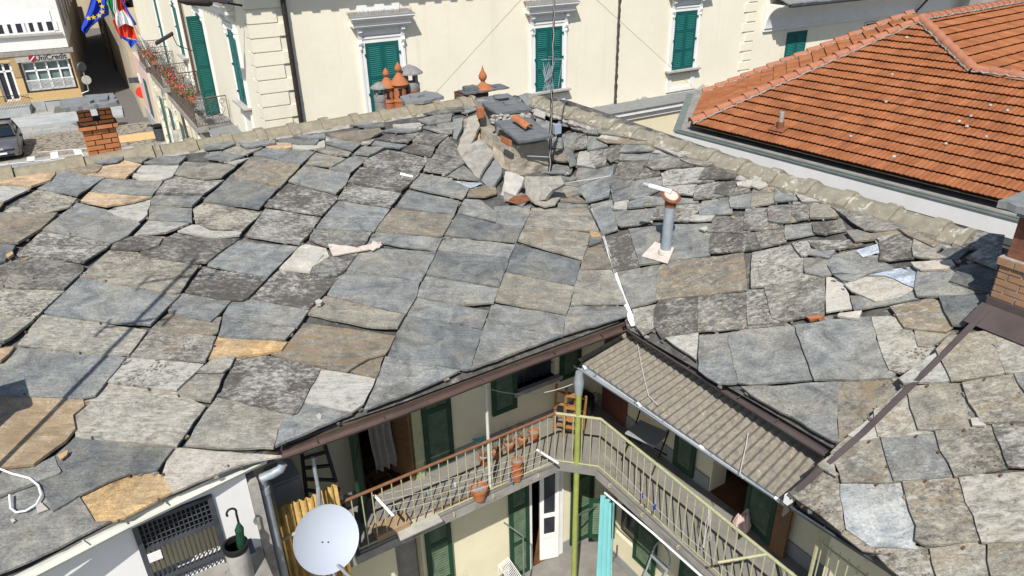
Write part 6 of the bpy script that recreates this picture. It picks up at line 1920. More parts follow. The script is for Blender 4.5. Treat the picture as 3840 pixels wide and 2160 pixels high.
# front windows
def hood_window(parent, fr, s0, s1, z0, z1, full=True, sill=True, apron=True, hood=True, panels=3, spikes=True):
    w = s1 - s0
    m = MB()
    fw = .17
    for a, b in ((s0 - fw, s0), (s1, s1 + fw)): m.fbox(fr, a, b, 0, .06, z0, z1 + fw); 
    m.fbox(fr, s0, s1, 0, .06, z1, z1 + fw)
    for a, b in ((s0 - fw - .03, s0 - fw + .04), (s1 + fw - .04, s1 + fw + .03)): m.fbox(fr, a, b, .0, .085, z0, z1 + fw + .03)
    m.fbox(fr, s0 - fw, s1 + fw, .0, .085, z1 + fw - .04, z1 + fw + .03)
    win = m.build('window', M['white'], parent)
    mid = (s0 + s1) / 2
    for a, b in ((s0 + .01, mid - .006), (mid + .006, s1 - .01)):
        f, sl = MB(), MB(); shutter(f, sl, fr, a, b, z0 + .01, z1 - .01, y0=.012, th=.045, panels=panels, stile=.085, pitch=.062)
        for zz in (.12, .5, .88):
            zq = z0 + (z1 - z0) * zz
            xe = a if a < mid - .1 else b
            f.fbox(fr, (xe - .05 if xe == a else xe - .002), (xe + .002 if xe == a else xe + .05), .03, .1, zq, zq + .07)
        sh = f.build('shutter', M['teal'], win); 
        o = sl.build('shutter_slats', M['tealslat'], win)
    if hood:
        m = MB(); zt = z1 + fw + .06
        m.fbox(fr, s0 - fw - .02, s1 + fw + .02, 0, .05, zt, zt + .24)                      # frieze
        m.fbox(fr, s0 - .34, s1 + .34, 0, .24, zt + .24, zt + .30)
        m.fbox(fr, s0 - .40, s1 + .40, 0, .30, zt + .30, zt + .40)
        m.prism([fr(s0 - .40, 0, zt + .40), fr(s1 + .40, 0, zt + .40), fr(s1 + .40, .30, zt + .40), fr(s0 - .40, .30, zt + .40)], Z * .002)
        pr = [(.30, .40), (.36, .45), (.44, .54), (.44, .58), (0, .70), (0, .40)]
        L = [fr(s0 - .36 - (y > .3) * (y - .3), y, zt + z) for y, z in pr]; Rr = [fr(s1 + .36 + (y > .3) * (y - .3), y, zt + z) for y, z in pr]
        n = len(pr); m.add(L + Rr, [tuple(range(n)), tuple(reversed(range(n, 2 * n)))] + [(i, n + i, n + (i + 1) % n, (i + 1) % n) for i in range(n)])
        m.fbox(fr, s0 - fw + .02, s1 + fw - .02, 0, .04, zt + .7, zt + .9)
        m.build('hood', M['white'], win, bevel=.006)
        m = MB()
        L = [fr(s0 - .5, .445, zt + .581), fr(s1 + .5, .445, zt + .581), fr(s1 + .45, .01, zt + .702), fr(s0 - .45, .01, zt + .702)]
        m.prism(L, Z * .012); m.build('hood_top', M['greyslab'], win)
        if spikes:
            m = MB(); rnd = random.Random(1)
            x = s0 - .5
            while x < s1 + .5:
                b = fr(x, .05 + rnd.uniform(0, .3), zt + .62); m.bar(b, b + Z * .14 + A1 * rnd.uniform(-.04, .04), .005, .005); x += .035
            m.build('bird_spikes', M['cane'], win)
        for xs in (s0 - fw + .02, s1 + fw - .02):
            m = MB()
            pr = [(0, .22), (.20, .22), (.21, .12), (.13, .04), (.10, -.12), (.15, -.20), (.12, -.28), (.04, -.30), (0, -.28)]
            L = [fr(xs - .06, y, zt + z) for y, z in pr]; Rr = [fr(xs + .06, y, zt + z) for y, z in pr]; n = len(pr)
            m.add(L + Rr, [tuple(range(n)), tuple(reversed(range(n, 2 * n)))] + [(i, n + i, n + (i + 1) % n, (i + 1) % n) for i in range(n)])
            m.lathe(fr(xs, .09, zt - .36), Z, [(.01, -.12), (.05, -.03), (.04, .05)], 7)
            m.build('bracket', M['white'], win, bevel=.004)
    if sill:
        m = MB(); m.fbox(fr, s0 - .30, s1 + .30, 0, .26, z0 - .07, z0); m.fbox(fr, s0 - .24, s1 + .24, 0, .2, z0 - .14, z0 - .071)
        m.build('sill', M['sunstone'], win, bevel=.006)
    if apron:
        m = MB(); zb_ = ZS + .2
        for a, b in ((s0 - fw, s0 + .06), (s1 - .06, s1 + fw)): m.fbox(fr, a, b, 0, .05, zb_, z0 - .142)
        m.fbox(fr, s0 + .06, s1 - .06, 0, .05, zb_, zb_ + .14)
        m.build('apron', M['white'], win)
    return win
w1 = (pF(1364.6, 160.6), pF(1491, 151.5))
wins = []
for (l, r, b, full) in (((1364.6, 160.6), (1491, 151.5), None, 1), ((2004, 105.6), (2106, 96.7), (2008, 344), 0), ((2531, 45), (2613.5, 35.5), (2512, 264), 0)):
    sa, za = pF(*l); sb, zb2 = pF(*r)
    z1 = (za + zb2) / 2; z0 = pF(*b)[1] if b else ZS + .1
    hood_window(pz, PF, sa, sb, z0, z1, sill=not full, apron=not full)
@part(pz, 'downpipe', M['iron'], 'dark brown downpipe next to the corner quoins', smooth=True)
def _(m):
    sp = pF(1090, 220)[0]
    m.tube([PF(sp - .15, .5, ZTOP - .3), PF(sp - .03, .16, ZTOP - .75), PF(sp, .12, ZTOP - 1.2), PF(sp, .12, ZS - .1)], .075, 12)
    for z in (-2.4, -3.6, -4.8, -6): m.tube([PF(sp, .12, z), PF(sp, .12, z + .05)], .083, 12)
@part(pz, 'crack', M['browncap'], 'narrow brown pipe in a torn chase of the plaster', smooth=False)
def _(m):
    sc = pF(2312, 200)[0]; rnd = random.Random(3)
    m.tube([PF(sc + rnd.uniform(-.012, .012), .02, z) for z in np.arange(ZS + .1, ZTOP - .3, .12)], .035, 6)
    m.tube([PF(sc + .07 + rnd.uniform(-.015, .015), .0, z) for z in np.arange(ZS + .1, ZTOP - .3, .09)], [rnd.uniform(.015, .05) for _ in np.arange(ZS + .1, ZTOP - .3, .09)], 5)
# arch of the lower storey
@part(pz, 'arch', M['stucco'], 'arch of cream blocks in the lower storey', bevel=.01)
def _(m):
    cs, cz = pF(2640, 560, .7); r0, r1 = 1.35, 1.85
    cz -= .1
    for k in range(13):
        a0 = math.pi * k / 13 + .012; a1 = math.pi * (k + 1) / 13 - .012
        m.prism([PF(cs + r * math.cos(a), .702, cz + r * math.sin(a)) for r, a in ((r0, a0), (r1, a0), (r1, a1), (r0, a1))], -B1 * .06)
@part(pz, 'arch_recess_shade', M['wood'])  # flat panel for the arch recess, its shade put into the colour
def _(m):
    cs, cz = pF(2640, 560, .7); cz -= .1
    m.prism([PF(cs + 1.34 * math.cos(a), .705, cz + 1.34 * math.sin(a)) for a in np.linspace(0, math.pi, 20)] + [PF(cs - 1.34, .705, GZ), PF(cs + 1.34, .705, GZ)], -B1 * .01)
# side windows
def side_win(px, w=1.1, z0=None, z1=None, **kw):
    t, _ = pS(*px); return hood_window(pz, PS, t - w / 2, t + w / 2, z0, z1, spikes=False, **kw)
side_win((892, 230), 1.1, -5.35, -3.0, apron=True)
side_win((672, 100), 1.1, -5.35, -3.0)
side_win((606, 100), 1.15, ZS + .1, -3.0, sill=False, apron=False)
bd = pS(735, 100)[0]
side_win((757, 100), 1.15, ZS + .1, -3.0, sill=False, apron=False)
td = pS(757, 100)[0]
def open_leaf(tc, name_label):
    f = Fr(PS(tc - .6, .05, 0), (-A1 * .93 - B1 * .36).normalized(), (-B1 * .93 + A1 * .36).normalized(), Z)
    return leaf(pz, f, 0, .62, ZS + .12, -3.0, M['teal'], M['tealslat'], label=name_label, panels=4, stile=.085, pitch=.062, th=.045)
open_leaf(td, 'teal shutter leaf swung open over the near balcony')
@part(pz, 'downpipe', M['copper'], 'brown downpipe on the side front', smooth=True)
def _(m):
    t = pS(690, 50)[0]; m.tube([PS(t, .1, ZTOP - .3), PS(t, .1, ZS + .1), PS(t, 1.0, ZS - .05), PS(t, .85, GZ)], .06, 10)
# lower storey openings of the side front
for t0 in (27.2, 30.8, 34.4, 38.0, 41.6, 45.2):
    m = MB(); m.fbox(PS, t0, t0 + 1.5, .702, .74, GZ, GZ + 3.3); m.build('shop_door', M['teal'], pz)
for t0 in (26.2, 29.3, 32.9, 36.5, 40.1, 43.6, 47.2):
    m = MB(); z = GZ
    while z < ZS - .7: m.fbox(PS, t0, t0 + .95, .702, .81, z, z + .42); z += .46
    m.build('pier', M['stucco'], pz, bevel=.01)
@part(pz, 'awning_board', M['sunstone'])
def _(m):
    for t0 in (29.6, 33.2, 36.8, 40.4): m.fbox(PS, t0, t0 + .9, .81, 1.0, GZ + 1.9, GZ + 2.5)
# balconies with wrought iron railings
def scroll(m, c, ex, r, turns=1.4, s=1, rad=.010):
    pts = []
    for k in range(16):
        a = k / 15 * turns * 2 * math.pi; rr = r * (1 - .62 * k / 15)
        pts.append(c + ex * (rr * math.cos(a) * s) + Z * (rr * math.sin(a)))
    m.tube(pts, rad, 4, cap=False)
def iron_panel(m, o, ex, L, z0, H):
    n = max(1, round(L / .62)); w = L / n
    m.tube([o + Z * (z0 + .04), o + ex * L + Z * (z0 + .04)], .016, 5); m.tube([o + Z * (z0 + H), o + ex * L + Z * (z0 + H)], .022, 6)
    for k in range(n + 1): m.tube([o + ex * (w * k) + Z * z0, o + ex * (w * k) + Z * (z0 + H)], .014, 5)
    for k in range(n):
        c = o + ex * (w * (k + .5))
        m.tube([c + Z * (z0 + .04), c + Z * (z0 + H)], .010, 4)
        for s in (-1, 1):
            scroll(m, c + ex * (s * w * .25) + Z * (z0 + H * .82), ex, w * .20, 1.4, s)
            scroll(m, c + ex * (s * w * .25) + Z * (z0 + H * .16), ex, w * .22, 1.4, -s)
            m.tube([c + ex * (s * w * .06) + Z * (z0 + H * .3), c + ex * (s * w * .36) + Z * (z0 + H * .55), c + ex * (s * w * .12) + Z * (z0 + H * .75)], .009, 4)
            m.tube([c + Z * (z0 + H * .3), c + ex * (s * w * .2) + Z * (z0 + H * .42), c + ex * (s * w * .05) + Z * (z0 + H * .6)], .009, 4)
            m.tube([c + Z * (z0 + H * .34), c + ex * (s * w * .3) + Z * (z0 + H * .36)], .009, 4)
def balcony(t0, t1, dep, label, lb2):
    m = MB(); zf = ZS + .16
    m.fbox(PS, t0, t1, .91, dep, zf - .20, zf)
    for t in (t0 + .25, t1 - .5): m.prism([PS(t, .79, zf - .2), PS(t, dep - .1, zf - .2), PS(t, .79, zf - .75)], B1 * .22)
    b = m.build('balcony', M['concrete'], pz); b['label'] = label
    m = MB(); e = .06
    iron_panel(m, PS(t0 + e, dep - e, 0), B1, t1 - t0 - 2 * e, zf, 1.02)
    iron_panel(m, PS(t0 + e, .1, 0), -A1, dep - e - .1, zf, 1.02)
    iron_panel(m, PS(t1 - e, .1, 0), -A1, dep - e - .1, zf, 1.02)
    r = m.build('railing', M['rustiron'], b); r['label'] = lb2
    return zf
zf1 = balcony(28.6, 34.6, 1.35, 'near balcony of the side front with flower boxes', 'scrolled wrought iron railing of the near balcony')
zf2 = balcony(37.2, 41.4, 1.35, 'second balcony of the side front', 'scrolled wrought iron railing of the second balcony')
zf3 = balcony(43.2, 46.2, 1.35, 'farthest balcony of the side front', 'scrolled wrought iron railing of the farthest balcony')
# flower boxes
def flower_box(t, y, z, label, seed, L=.9, red=True):
    o = PS(t, y, z); th_ = thing('flower_box', label, 'flower box', o, 'flower boxes on the palazzo balconies')
    m = MB(); m.fbox(PS, t - L / 2, t + L / 2, y - .09, y + .09, z, z + .16); m.build('box', M['terracotta'], th_)
    rnd = random.Random(seed); a, b = MB(), MB()
    for i in range(340):
        c = PS(t + rnd.gauss(0, L * .30), y + rnd.gauss(0.05, .13), z + .2 + abs(rnd.gauss(0, .16)) - .1 * rnd.random())
        d = Vector((rnd.gauss(0, 1), rnd.gauss(0, 1), rnd.gauss(0, 1))).normalized(); e = d.cross(Vector((rnd.gauss(0, 1), rnd.gauss(0, 1), rnd.gauss(0, 1)))).normalized()
        s = rnd.uniform(.02, .05)
        (b if rnd.random() < .34 else a).add([c + d * s, c + e * s * .7, c - d * s, c - e * s * .7], [(0, 1, 2, 3)])
    a.build('leaves', M['leaf'], th_); b.build('blossoms', M['petal'], th_)
flower_box(29.1, 1.22, zf1 + .92, 'flower box nearest the corner with red and green bloom on the near balcony', 1)
flower_box(31.0, 1.32, zf1 + .90, 'pink flowering box in the middle of the near balcony', 2)
flower_box(32.6, 1.32, zf1 + .92, 'flower box of mixed red bloom beside the middle one on the near balcony', 3)
flower_box(34.3, 1.30, zf1 + .95, 'leafy green flower box at the far end of the near balcony', 4)
flower_box(38.4, 1.34, zf2 + .95, 'leafy flower box with few red blooms on the second balcony', 5)
flower_box(40.6, 1.34, zf2 + .95, 'small leafy flower box at the far end of the second balcony', 6)
# lamps on the side front
m = MB(); t, z = pS(645, 135, .9); q = PS(t, 1.5, -3.9)
q = atn(620, 142, A1, 3.7); 
f = Fr(q, (A1 * .75 + Z * .35).normalized(), B1, Z); m.fbox(f, -.45, .35, -.16, .16, -.06, .06)
m.tube([f(.3, 0, 0), f(.42, 0, -.5), PS(q.dot(B1), .02, q.z - .7)], .02, 6)
tag(m.build('floodlight', M['iron'], bevel=.01), 'long black floodlight on an arm above the second balcony', 'floodlight')
r = atn(915, 22, A1, SF); tl_ = r.dot(B1)
q = PS(tl_ + .2, 1.5, r.z + .22)
m = MB(); m.tube([r, r.lerp(q, .5) + Z * .06, q], .03, 8)
d = (q - r).normalized(); m.tube([r.lerp(q, .55), r.lerp(q, .62), q, q + d * .22], [.05, .11, .12, .05], 10)
tag(m.build('street_lamp', M['iron'], smooth=True), 'dark street lamp on a short arm at the palazzo corner', 'street lamp')
# cove eaved wing at the far right
CW_ = pF(2905, 250)[0]
wg = thing('cream_wing', 'lower cream wing with a deep coved eave beyond the red roof', 'building', PF(30, 0, GZ))
zE = pF(2910, 30, .9)[1]
zc0 = pF(2950, 96, 0)[1]
sx0 = pF(2862, 100)[0]
@part(wg, 'wall', M['stucco'])
def _(m): m.fbox(PF, S1 - 1.45, S1 + 22, -.5, -.02, GZ, zE + .3)
@part(wg, 'cove', M['white'], smooth=True)
def _(m):
    pr = [(0, zc0 - .14), (.07, zc0 - .14), (.07, zc0 - .02), (.12, zc0)] + [(.12 + .8 * (1 - math.cos(a)), zc0 + (zE - zc0) * math.sin(a)) for a in np.linspace(.1, math.pi / 2, 8)] + [(.95, zE + .05), (0, zE + .05)]
    n = len(pr); a = [PF(sx0, y, z) for y, z in pr]; b = [PF(sx0 + 24, y, z) for y, z in pr]
    m.add(a + b, [tuple(range(n)), tuple(reversed(range(n, 2 * n)))] + [(i, n + i, n + (i + 1) % n, (i + 1) % n) for i in range(n)])
@part(wg, 'gutter', M['zincdark'], smooth=True)
def _(m): m.tube([PF(sx0 + .3, 1.04, zE + .04), PF(sx0 + 24, 1.04, zE + .04)], .085, 10)
@part(wg, 'roof', M['greyslab'])
def _(m):
    rnd = random.Random(2)
    for k in range(26): 
        x = sx0 + .1 + k * .9; m.prism([PF(x, 1.12, zE + .1), PF(x + .88, 1.12, zE + .1 + rnd.uniform(-.02, .02)), PF(x + .88, -6, zE + 2.6), PF(x, -6, zE + 2.6)], Z * .05)
@part(wg, 'downpipe', M['copper'], smooth=True)
def _(m):
    s = pF(3425, 40)[0]; m.tube([PF(s, .9, zE - .02), PF(s, .14, zc0 - .1), PF(s, .12, GZ)], .06, 8)
    s = pF(3835, 10)[0]; m.tube([PF(s, .9, zE - .02), PF(s, .14, zc0 - .1), PF(s, .12, GZ)], .06, 8)
sa, za = pF(2953.5, 123); sb, zb2 = pF(3027.8, 111)
m = MB(); f = m
wfr = Fr(PF(0, -.02, 0), A1, -B1, Z)
mid = (sa + sb) / 2
for a, b in ((sa, mid - .006), (mid + .006, sb)):
    leaf(wg, wfr, a, b, za - 2.1, (za + zb2) / 2, M['teal'], M['tealslat'], y0=.003, th=.045, panels=2, stile=.085, pitch=.062)
@part(wg, 'window', M['glass'], 'small square window with a white curtain')
def _(m):
    sa, za = pF(3245, 85); sb, zb3 = pF(3295, 76); m.fbox(wfr, sa, sb, .003, .02, za - 1.0, za + .02)
wn = [o for o in wg.children if o.name.startswith('window')][0]
m = MB(); sa, za = pF(3245, 85); sb, _q = pF(3295, 76)
for a, b in ((sa, sa + .06), (sb - .06, sb)): m.fbox(wfr, a, b, .021, .06, za - 1, za)
m.fbox(wfr, sa + .06, sb - .06, .021, .05, za - .06, za); m.build('frame', M['white'], wn)
m = MB(); m.fbox(wfr, sa + .2, sb - .22, .022, .035, za - 1, za - .12); m.build('curtain', M['cloth'], wn)
@part(wg, 'chimney', M['mortar'], 'plastered chimney at the top right of the view')
def _(m):
    s, z = pF(3680, 20, 1.2); m.fbox(PF, s - .6, s + .7, .9, 1.5, z - 1.0, z + 1.6); m.fbox(PF, s - .7, s + .8, .8, 1.6, z + .9, z + 1.05)
# ------------------------------------------------------------------ house with the red tiled roof
rh = thing('red_roofed_house', 'long house with an orange red ribbed tile roof and white box gutter', 'house', A * 18 + B * 8 + Z * GZ)
ZG = -5.2
Q0 = atz(2529, 492, ZG); Q1 = atz(3777, 819, ZG)
gB = (Q0 - Q1); gB.z = 0; gB.normalize(); gA = Vector((gB.y, -gB.x, 0))       # gB away to the left, gA to the right behind
if gA.dot(A) < 0: gA = -gA
LG = 26.0
RG = Fr(Vector((Q0.x, Q0.y, 0)), -gB, -gA, Z)          # x along the gutter towards the viewer, y outwards
Qb = atz(2580, 356, ZG); rD = (Qb - Q0).normalized(); rN = Vector((rD.y, -rD.x, 0))
if rN.dot(gB) > 0: rN = -rN
Qb = Q0 + rD * max(3.0, (Qb - Q0).length)
@part(rh, 'wall', M['whitewall'], 'grey white wall below the box gutter')
def _(m): m.fbox(RG, .35, LG, -6.5, -.35, GZ - 1, ZG - .34)
@part(rh, 'fascia', M['whitewall'], 'white fascia of the box gutter')
def _(m):
    m.fbox(RG, 0, LG, -.35, 0, ZG - .36, ZG)
    m.prism([Q0, Qb, Qb + rN * .3, Q0 + rN * .3], Z * -.36)
@part(rh, 'gutter_floor', M['concrete'])
def _(m):
    m.fbox(RG, .12, LG, -.95, -.12, ZG + .001, ZG + .03)
    m.prism([Q0 + rN * .1, Qb + rN * .1, Qb + rN * .9, Q0 + rN * .9], Z * .028)
@part(rh, 'coping', M['greengutter'], 'green grey metal coping of the box gutter')
def _(m):
    m.fbox(RG, -.03, LG, -.07, .03, ZG + .002, ZG + .03); m.fbox(RG, -.03, LG, -.13, -.071, ZG + .015, ZG + .045)
    m.prism([Q0 - rN * .03, Qb - rN * .03, Qb + rN * .16, Q0 + rN * .16], Z * .048)
@part(rh, 'coping_groove', M['zincdark'])
def _(m): m.fbox(RG, .0, LG, -.06, -.02, ZG + .031, ZG + .034)
@part(rh, 'eave_shadow_board', M['soffit'])  # dark board stands for the shade in the gap under the tiles
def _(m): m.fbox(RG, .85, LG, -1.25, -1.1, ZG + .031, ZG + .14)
ZT = ZG + .22
T0 = atz(2590, 466, ZT); MS = .36
nF = (Z - gA * MS).normalized(); kF = nF.dot(T0)
def onF(x, y): return atn(x, y, nF, kF)
APX = onF(3452, 78); HP = onF(3650, 272)
T0b = atz(2636, 352, ZT)
nLh = (T0b - T0).cross(APX - T0).normalized()
if nLh.z < 0: nLh = -nLh
nRt = (HP - APX).cross(gA).normalized()
if nRt.z < 0: nRt = -nRt
def inside(poly, x, y):
    c = False; j = len(poly) - 1
    for i in range(len(poly)):
        xi, yi = poly[i]; xj, yj = poly[j]
        if (yi > y) != (yj > y) and x < (xj - xi) * (y - yi) / (yj - yi) + xi: c = not c
        j = i
    return c
def tile_field(mb, tint, o, ex, es, nrm, poly3, course=.36, pitch=.105, seed=1, zig=True):
    """interlocking ribbed tiles: ex along the eave, es up the slope"""
    rnd = random.Random(seed)
    P2 = [((p - o).dot(ex), (p - o).dot(es)) for p in poly3]
    x0, x1 = min(p[0] for p in P2), max(p[0] for p in P2); y0, y1 = min(p[1] for p in P2), max(p[1] for p in P2)
    ppr = 5; step = pitch / ppr
    nx = int((x1 - x0) / step) + 1; ny = int((y1 - y0) / course) + 1
    for j in range(ny):
        s0 = y0 + j * course; s1 = s0 + course * 1.04
        sag = [0.0]
        tl = {}
        cells = []
        for i in range(nx):
            xc = x0 + (i + .5) * step
            if inside(P2, xc, s0 + course * .5): cells.append(i)
        if not cells: continue
        cs = set(cells); vid = {}
        vs = []; fs = []; cols = []
        def vert(i, lv):
            k = (i, lv)
            if k in vid: return vid[k]
            x = x0 + i * step
            tile = int(math.floor(x / (pitch * 2)))
            if tile not in tl: tl[tile] = (rnd.uniform(-.004, .005), rnd.uniform(-.006, .006), rnd.uniform(.86, 1.12))
            dz, ds, tv = tl[tile]
            ph = (x / pitch) % 1.0
            rib = .016 * (0.5 + 0.5 * math.cos(2 * math.pi * ph)) ** .8
            edge = -.016 if ((x / (pitch * 2)) % 1.0) < (step / (pitch * 2)) else 0.0
            hh = {0: -.012, 1: .060 + rib, 2: .006 + rib, 3: .006 + rib}[lv] + dz + edge
            ss = {0: s0 + ds + .07, 1: s0 + ds, 2: s1, 3: s1}[lv]
            vid[k] = len(vs); vs.append(o + ex * x + es * ss + nrm * hh); cols.append((tv, tv, tv))
            return vid[k]
        for i in cells:
            fs.append((vert(i, 0), vert(i + 1, 0), vert(i + 1, 1), vert(i, 1)))
            fs.append((vert(i, 1), vert(i + 1, 1), vert(i + 1, 2), vert(i, 2)))
        mb.add(vs, fs); tint += cols
def tile_mat():
    m, nt, b, pos = new_mat('orange red roof tile', 0.85, 0, 0.2)
    t = nt.nodes.new('ShaderNodeAttribute'); t.attribute_name = 'tint'
    n1 = noise_n(nt, pos, 2.2, 8, 0.65); n2 = noise_n(nt, pos, 30, 5, 0.7)
    c = ramp(nt, n1, [(.3, (.21, .078, .034)), (.5, (.29, .108, .044)), (.75, (.36, .15, .066))])
    c = mixc(nt, 1.0, c, t.outputs['Color'], 'MULTIPLY')
    c = mixc(nt, ramp(nt, n2, [(.58, (0, 0, 0)), (.75, (.5, .5, .5))]), c, (.16, .075, .04))
    nt.links.new(c, b.inputs['Base Color']); bump(nt, b, n2, .25, .006)
    return m
M['tile'] = tile_mat()
esF = nF.cross(gB); esF = esF if esF.z > 0 else -esF
far_r = T0 - gB * 24
up_ = (APX - T0).dot(esF)
# front slope: below the two hips and the low ridge that runs on to the right
polyF = [T0 - esF * .01, far_r - esF * .01, far_r + esF * (HP - T0).dot(esF), HP, APX]
mb, tn = MB(), []
tile_field(mb, tn, T0, -gB, esF, nF, polyF, seed=1)
mb.at = {'tint': tn}; mb.build('tile_roof', M['tile'], rh)['label'] = 'front slope of red ribbed tiles'
# left hip
exL = (T0b - T0).normalized(); esL = nLh.cross(exL); esL = esL if esL.z > 0 else -esL
top_far = T0b + (APX - T0) * 1.0
mb, tn = MB(), []
bk = atn(3425, 52, nLh, nLh.dot(T0))
tile_field(mb, tn, T0, exL, esL, nLh, [T0, T0b, bk, APX], seed=2)
mb.at = {'tint': tn}; mb.build('tile_roof', M['tile'], rh)['label'] = 'narrow hip slope of red tiles at the far left'
# right slope beyond the hip
esR = nRt.cross(gA); esR = esR if esR.z > 0 else -esR
low = HP - esR * .5
mb, tn = MB(), []
dl = (HP - APX).dot(esR)
oR = APX + esR * (dl - 1.2)
polyR = [APX, HP, HP + gA * .0 + esR * -1.2, HP + gA * 14 + esR * -1.2, APX + gA * 14]
tile_field(mb, tn, oR, gA, esR, nRt, polyR, seed=3)
mb.at = {'tint': tn}; mb.build('tile_roof', M['tile'], rh)['label'] = 'upper right slope of red tiles'
@part(rh, 'roof_deck', M['soffit'])
def _(m):
    m.poly([p - nF * .03 for p in polyF]); m.poly([p - nLh * .03 for p in (T0, T0b, bk, APX)]); m.poly([p - nRt * .03 for p in polyR])
    m.poly([T0b - Z * .05, bk - Z * .05, bk + gA * 4 - Z * 3, T0b + gA * 3 - Z * 1.5])
def hip_tiles(pts, name, label, r=.12, ln=.40, mort=True):
    a, b = MB(), MB(); rnd = random.Random(9)
    for i in range(len(pts) - 1):
        p, q = pts[i], pts[i + 1]; d = (q - p).normalized(); L = (q - p).length; sd_ = d.cross(Z).normalized(); up2 = sd_.cross(d)
        t = 0
        while t < L - .05:
            e = min(t + ln * 1.06, L)
            vs = []; n = 9
            for tt, rr, lf in ((t, r * 1.1, .03), (t + .03, r * 1.12, .03), (e, r * .92, .0)):
                for k in range(n):
                    an = math.pi * k / (n - 1); vs.append(p + d * tt + sd_ * (math.cos(an) * rr) + up2 * (math.sin(an) * rr * .85 + lf + .0))
            fs = [(w * n + k, w * n + k + 1, (w + 1) * n + k + 1, (w + 1) * n + k) for w in range(2) for k in range(n - 1)] + [tuple(range(n))]
            a.add(vs, fs)
            t += ln
        n = int(L / .07)
        for s in (-1, 1):
            tp = [p + d * (L * k / n) + sd_ * (s * (r + .02) + rnd.uniform(-.02, .02)) + Z * (.0 + rnd.uniform(-.015, .02)) for k in range(n + 1)]
            b.tube(tp, [rnd.uniform(.012, .034) for _ in tp], 5)
    o = a.build(name, M['hiptile'], rh, smooth=True); o['label'] = label
    b.build('mortar', M['concrete'], o)
lift = Z * .05
hip_tiles([T0 + lift, APX + lift], 'hip_tiles', 'hip of barrel tiles running down to the gutter corner')
hip_tiles([T0b + lift, bk + lift], 'hip_tiles', 'barrel tiles along the far skyline edge', .10)
hip_tiles([APX + lift, APX.lerp(HP, .5) + lift, HP + lift], 'hip_tiles', 'hip of barrel tiles with broken mortar in the middle of the roof')
hip_tiles([HP + lift, HP - gB * 14 + lift], 'ridge_tiles', 'low ridge of barrel tiles leaving the view on the right')
hip_tiles([APX + lift, APX + gA * 14 + lift], 'ridge_tiles', 'top ridge of barrel tiles')
fv = thing('roof_vent', 'rusty vent pipe with a pale top on the red tile roof', 'vent', onF(2923, 488))
vb = onF(2923, 492); vt = up_to(vb, 420)
@part(fv, 'pipe', M['rust'], smooth=True)
def _(m): m.tube([vb - Z * .1, vb + Z * vt * .5], .085, 10); m.bar(vb - gB * .2 + nF * .09, vb + gB * .2 + nF * .09, .3, .012, nF)
@part(fv, 'top', M['mortar'], smooth=True)
def _(m): m.tube([vb + Z * vt * .5, vb + Z * vt], .06, 10)
stones = [((3400, 148), 'high up between the hips'), ((3190, 520), 'low left above the gutter'), ((3352, 596), 'nearest the gutter'), ((3546, 548), 'second nearest the gutter on the right'),
          ((3697, 522), 'far right, low'), ((3625, 483), 'right, mid slope'), ((3596, 464), 'right, just above another'), ((3640, 444), 'pair, dark one'), ((3713, 404), 'far right, upper'), ((3776, 423), 'rightmost'), ((3322, 390), 'lone in the middle'), ((3345, 288), 'small upper middle')]
for k, ((x, y), d) in enumerate(stones):
    m = MB(); rnd = random.Random(k); p = onF(x, y) + nF * .06
    ring = []
    r = .035 + .015 * rnd.random()
    m.lathe(p, nF, [(.01, -.02), (r, .0), (r * .8, .02), (.01, .03)], 6)
    tag(m.build('pebble', M['sunstone']), 'pale stone lying on the red tiles, ' + d, 'stone', 'stones on the red tiles')
m = MB(); p = onF(2600, 380); p = RG(.5, -1.9, ZG + .06); rnd = random.Random(5)
for _ in range(200):
    c = p + gA * rnd.gauss(0, .25) + gB * rnd.gauss(0, .08); d = Vector((rnd.gauss(0, 1), rnd.gauss(0, 1), rnd.gauss(0, 1))).normalized() * .03; e = Vector((rnd.gauss(0, 1), rnd.gauss(0, 1), 1)).normalized() * .06
    m.add([c, c + d, c + e], [(0, 1, 2)])
o = m.build('moss_tuft', M['leaf']); tag(o, 'green moss growing in the left end of the red roof gutter', 'moss')
m = MB(); m.tube([RG(1, -.3, ZG - .62), RG(LG, -.3, ZG - .62)], .012, 5)
tag(m.build('wall_cable', M['iron']), 'dark cable fixed along the wall below the white fascia', 'cable')
# ------------------------------------------------------------------ square, street and the far buildings
def paving_mat():
    m, nt, b, pos = new_mat('grey stone paving', 0.8, 0, 0.25)
    v = mapping(nt, pos, (1, 1, 1), (0, 0, -R(26)))
    br = nt.nodes.new('ShaderNodeTexBrick'); nt.links.new(v, br.inputs['Vector'])
    br.inputs['Color1'].default_value = (.26, .27, .27, 1); br.inputs['Color2'].default_value = (.36, .355, .33, 1); br.inputs['Mortar'].default_value = (.17, .165, .155, 1)
    br.inputs['Scale'].default_value = 1.0; br.inputs['Brick Width'].default_value = 1.15; br.inputs['Row Height'].default_value = .8; br.inputs['Mortar Size'].default_value = .02
    n = noise_n(nt, pos, .9, 8, .65); c = mixc(nt, 1.0, br.outputs['Color'], ramp(nt, n, [(.3, (.7, .72, .75)), (.7, (1.2, 1.18, 1.1))]), 'MULTIPLY')
    nt.links.new(c, b.inputs['Base Color']); bump(nt, b, noise_n(nt, pos, 9), .2, .02)
    return m
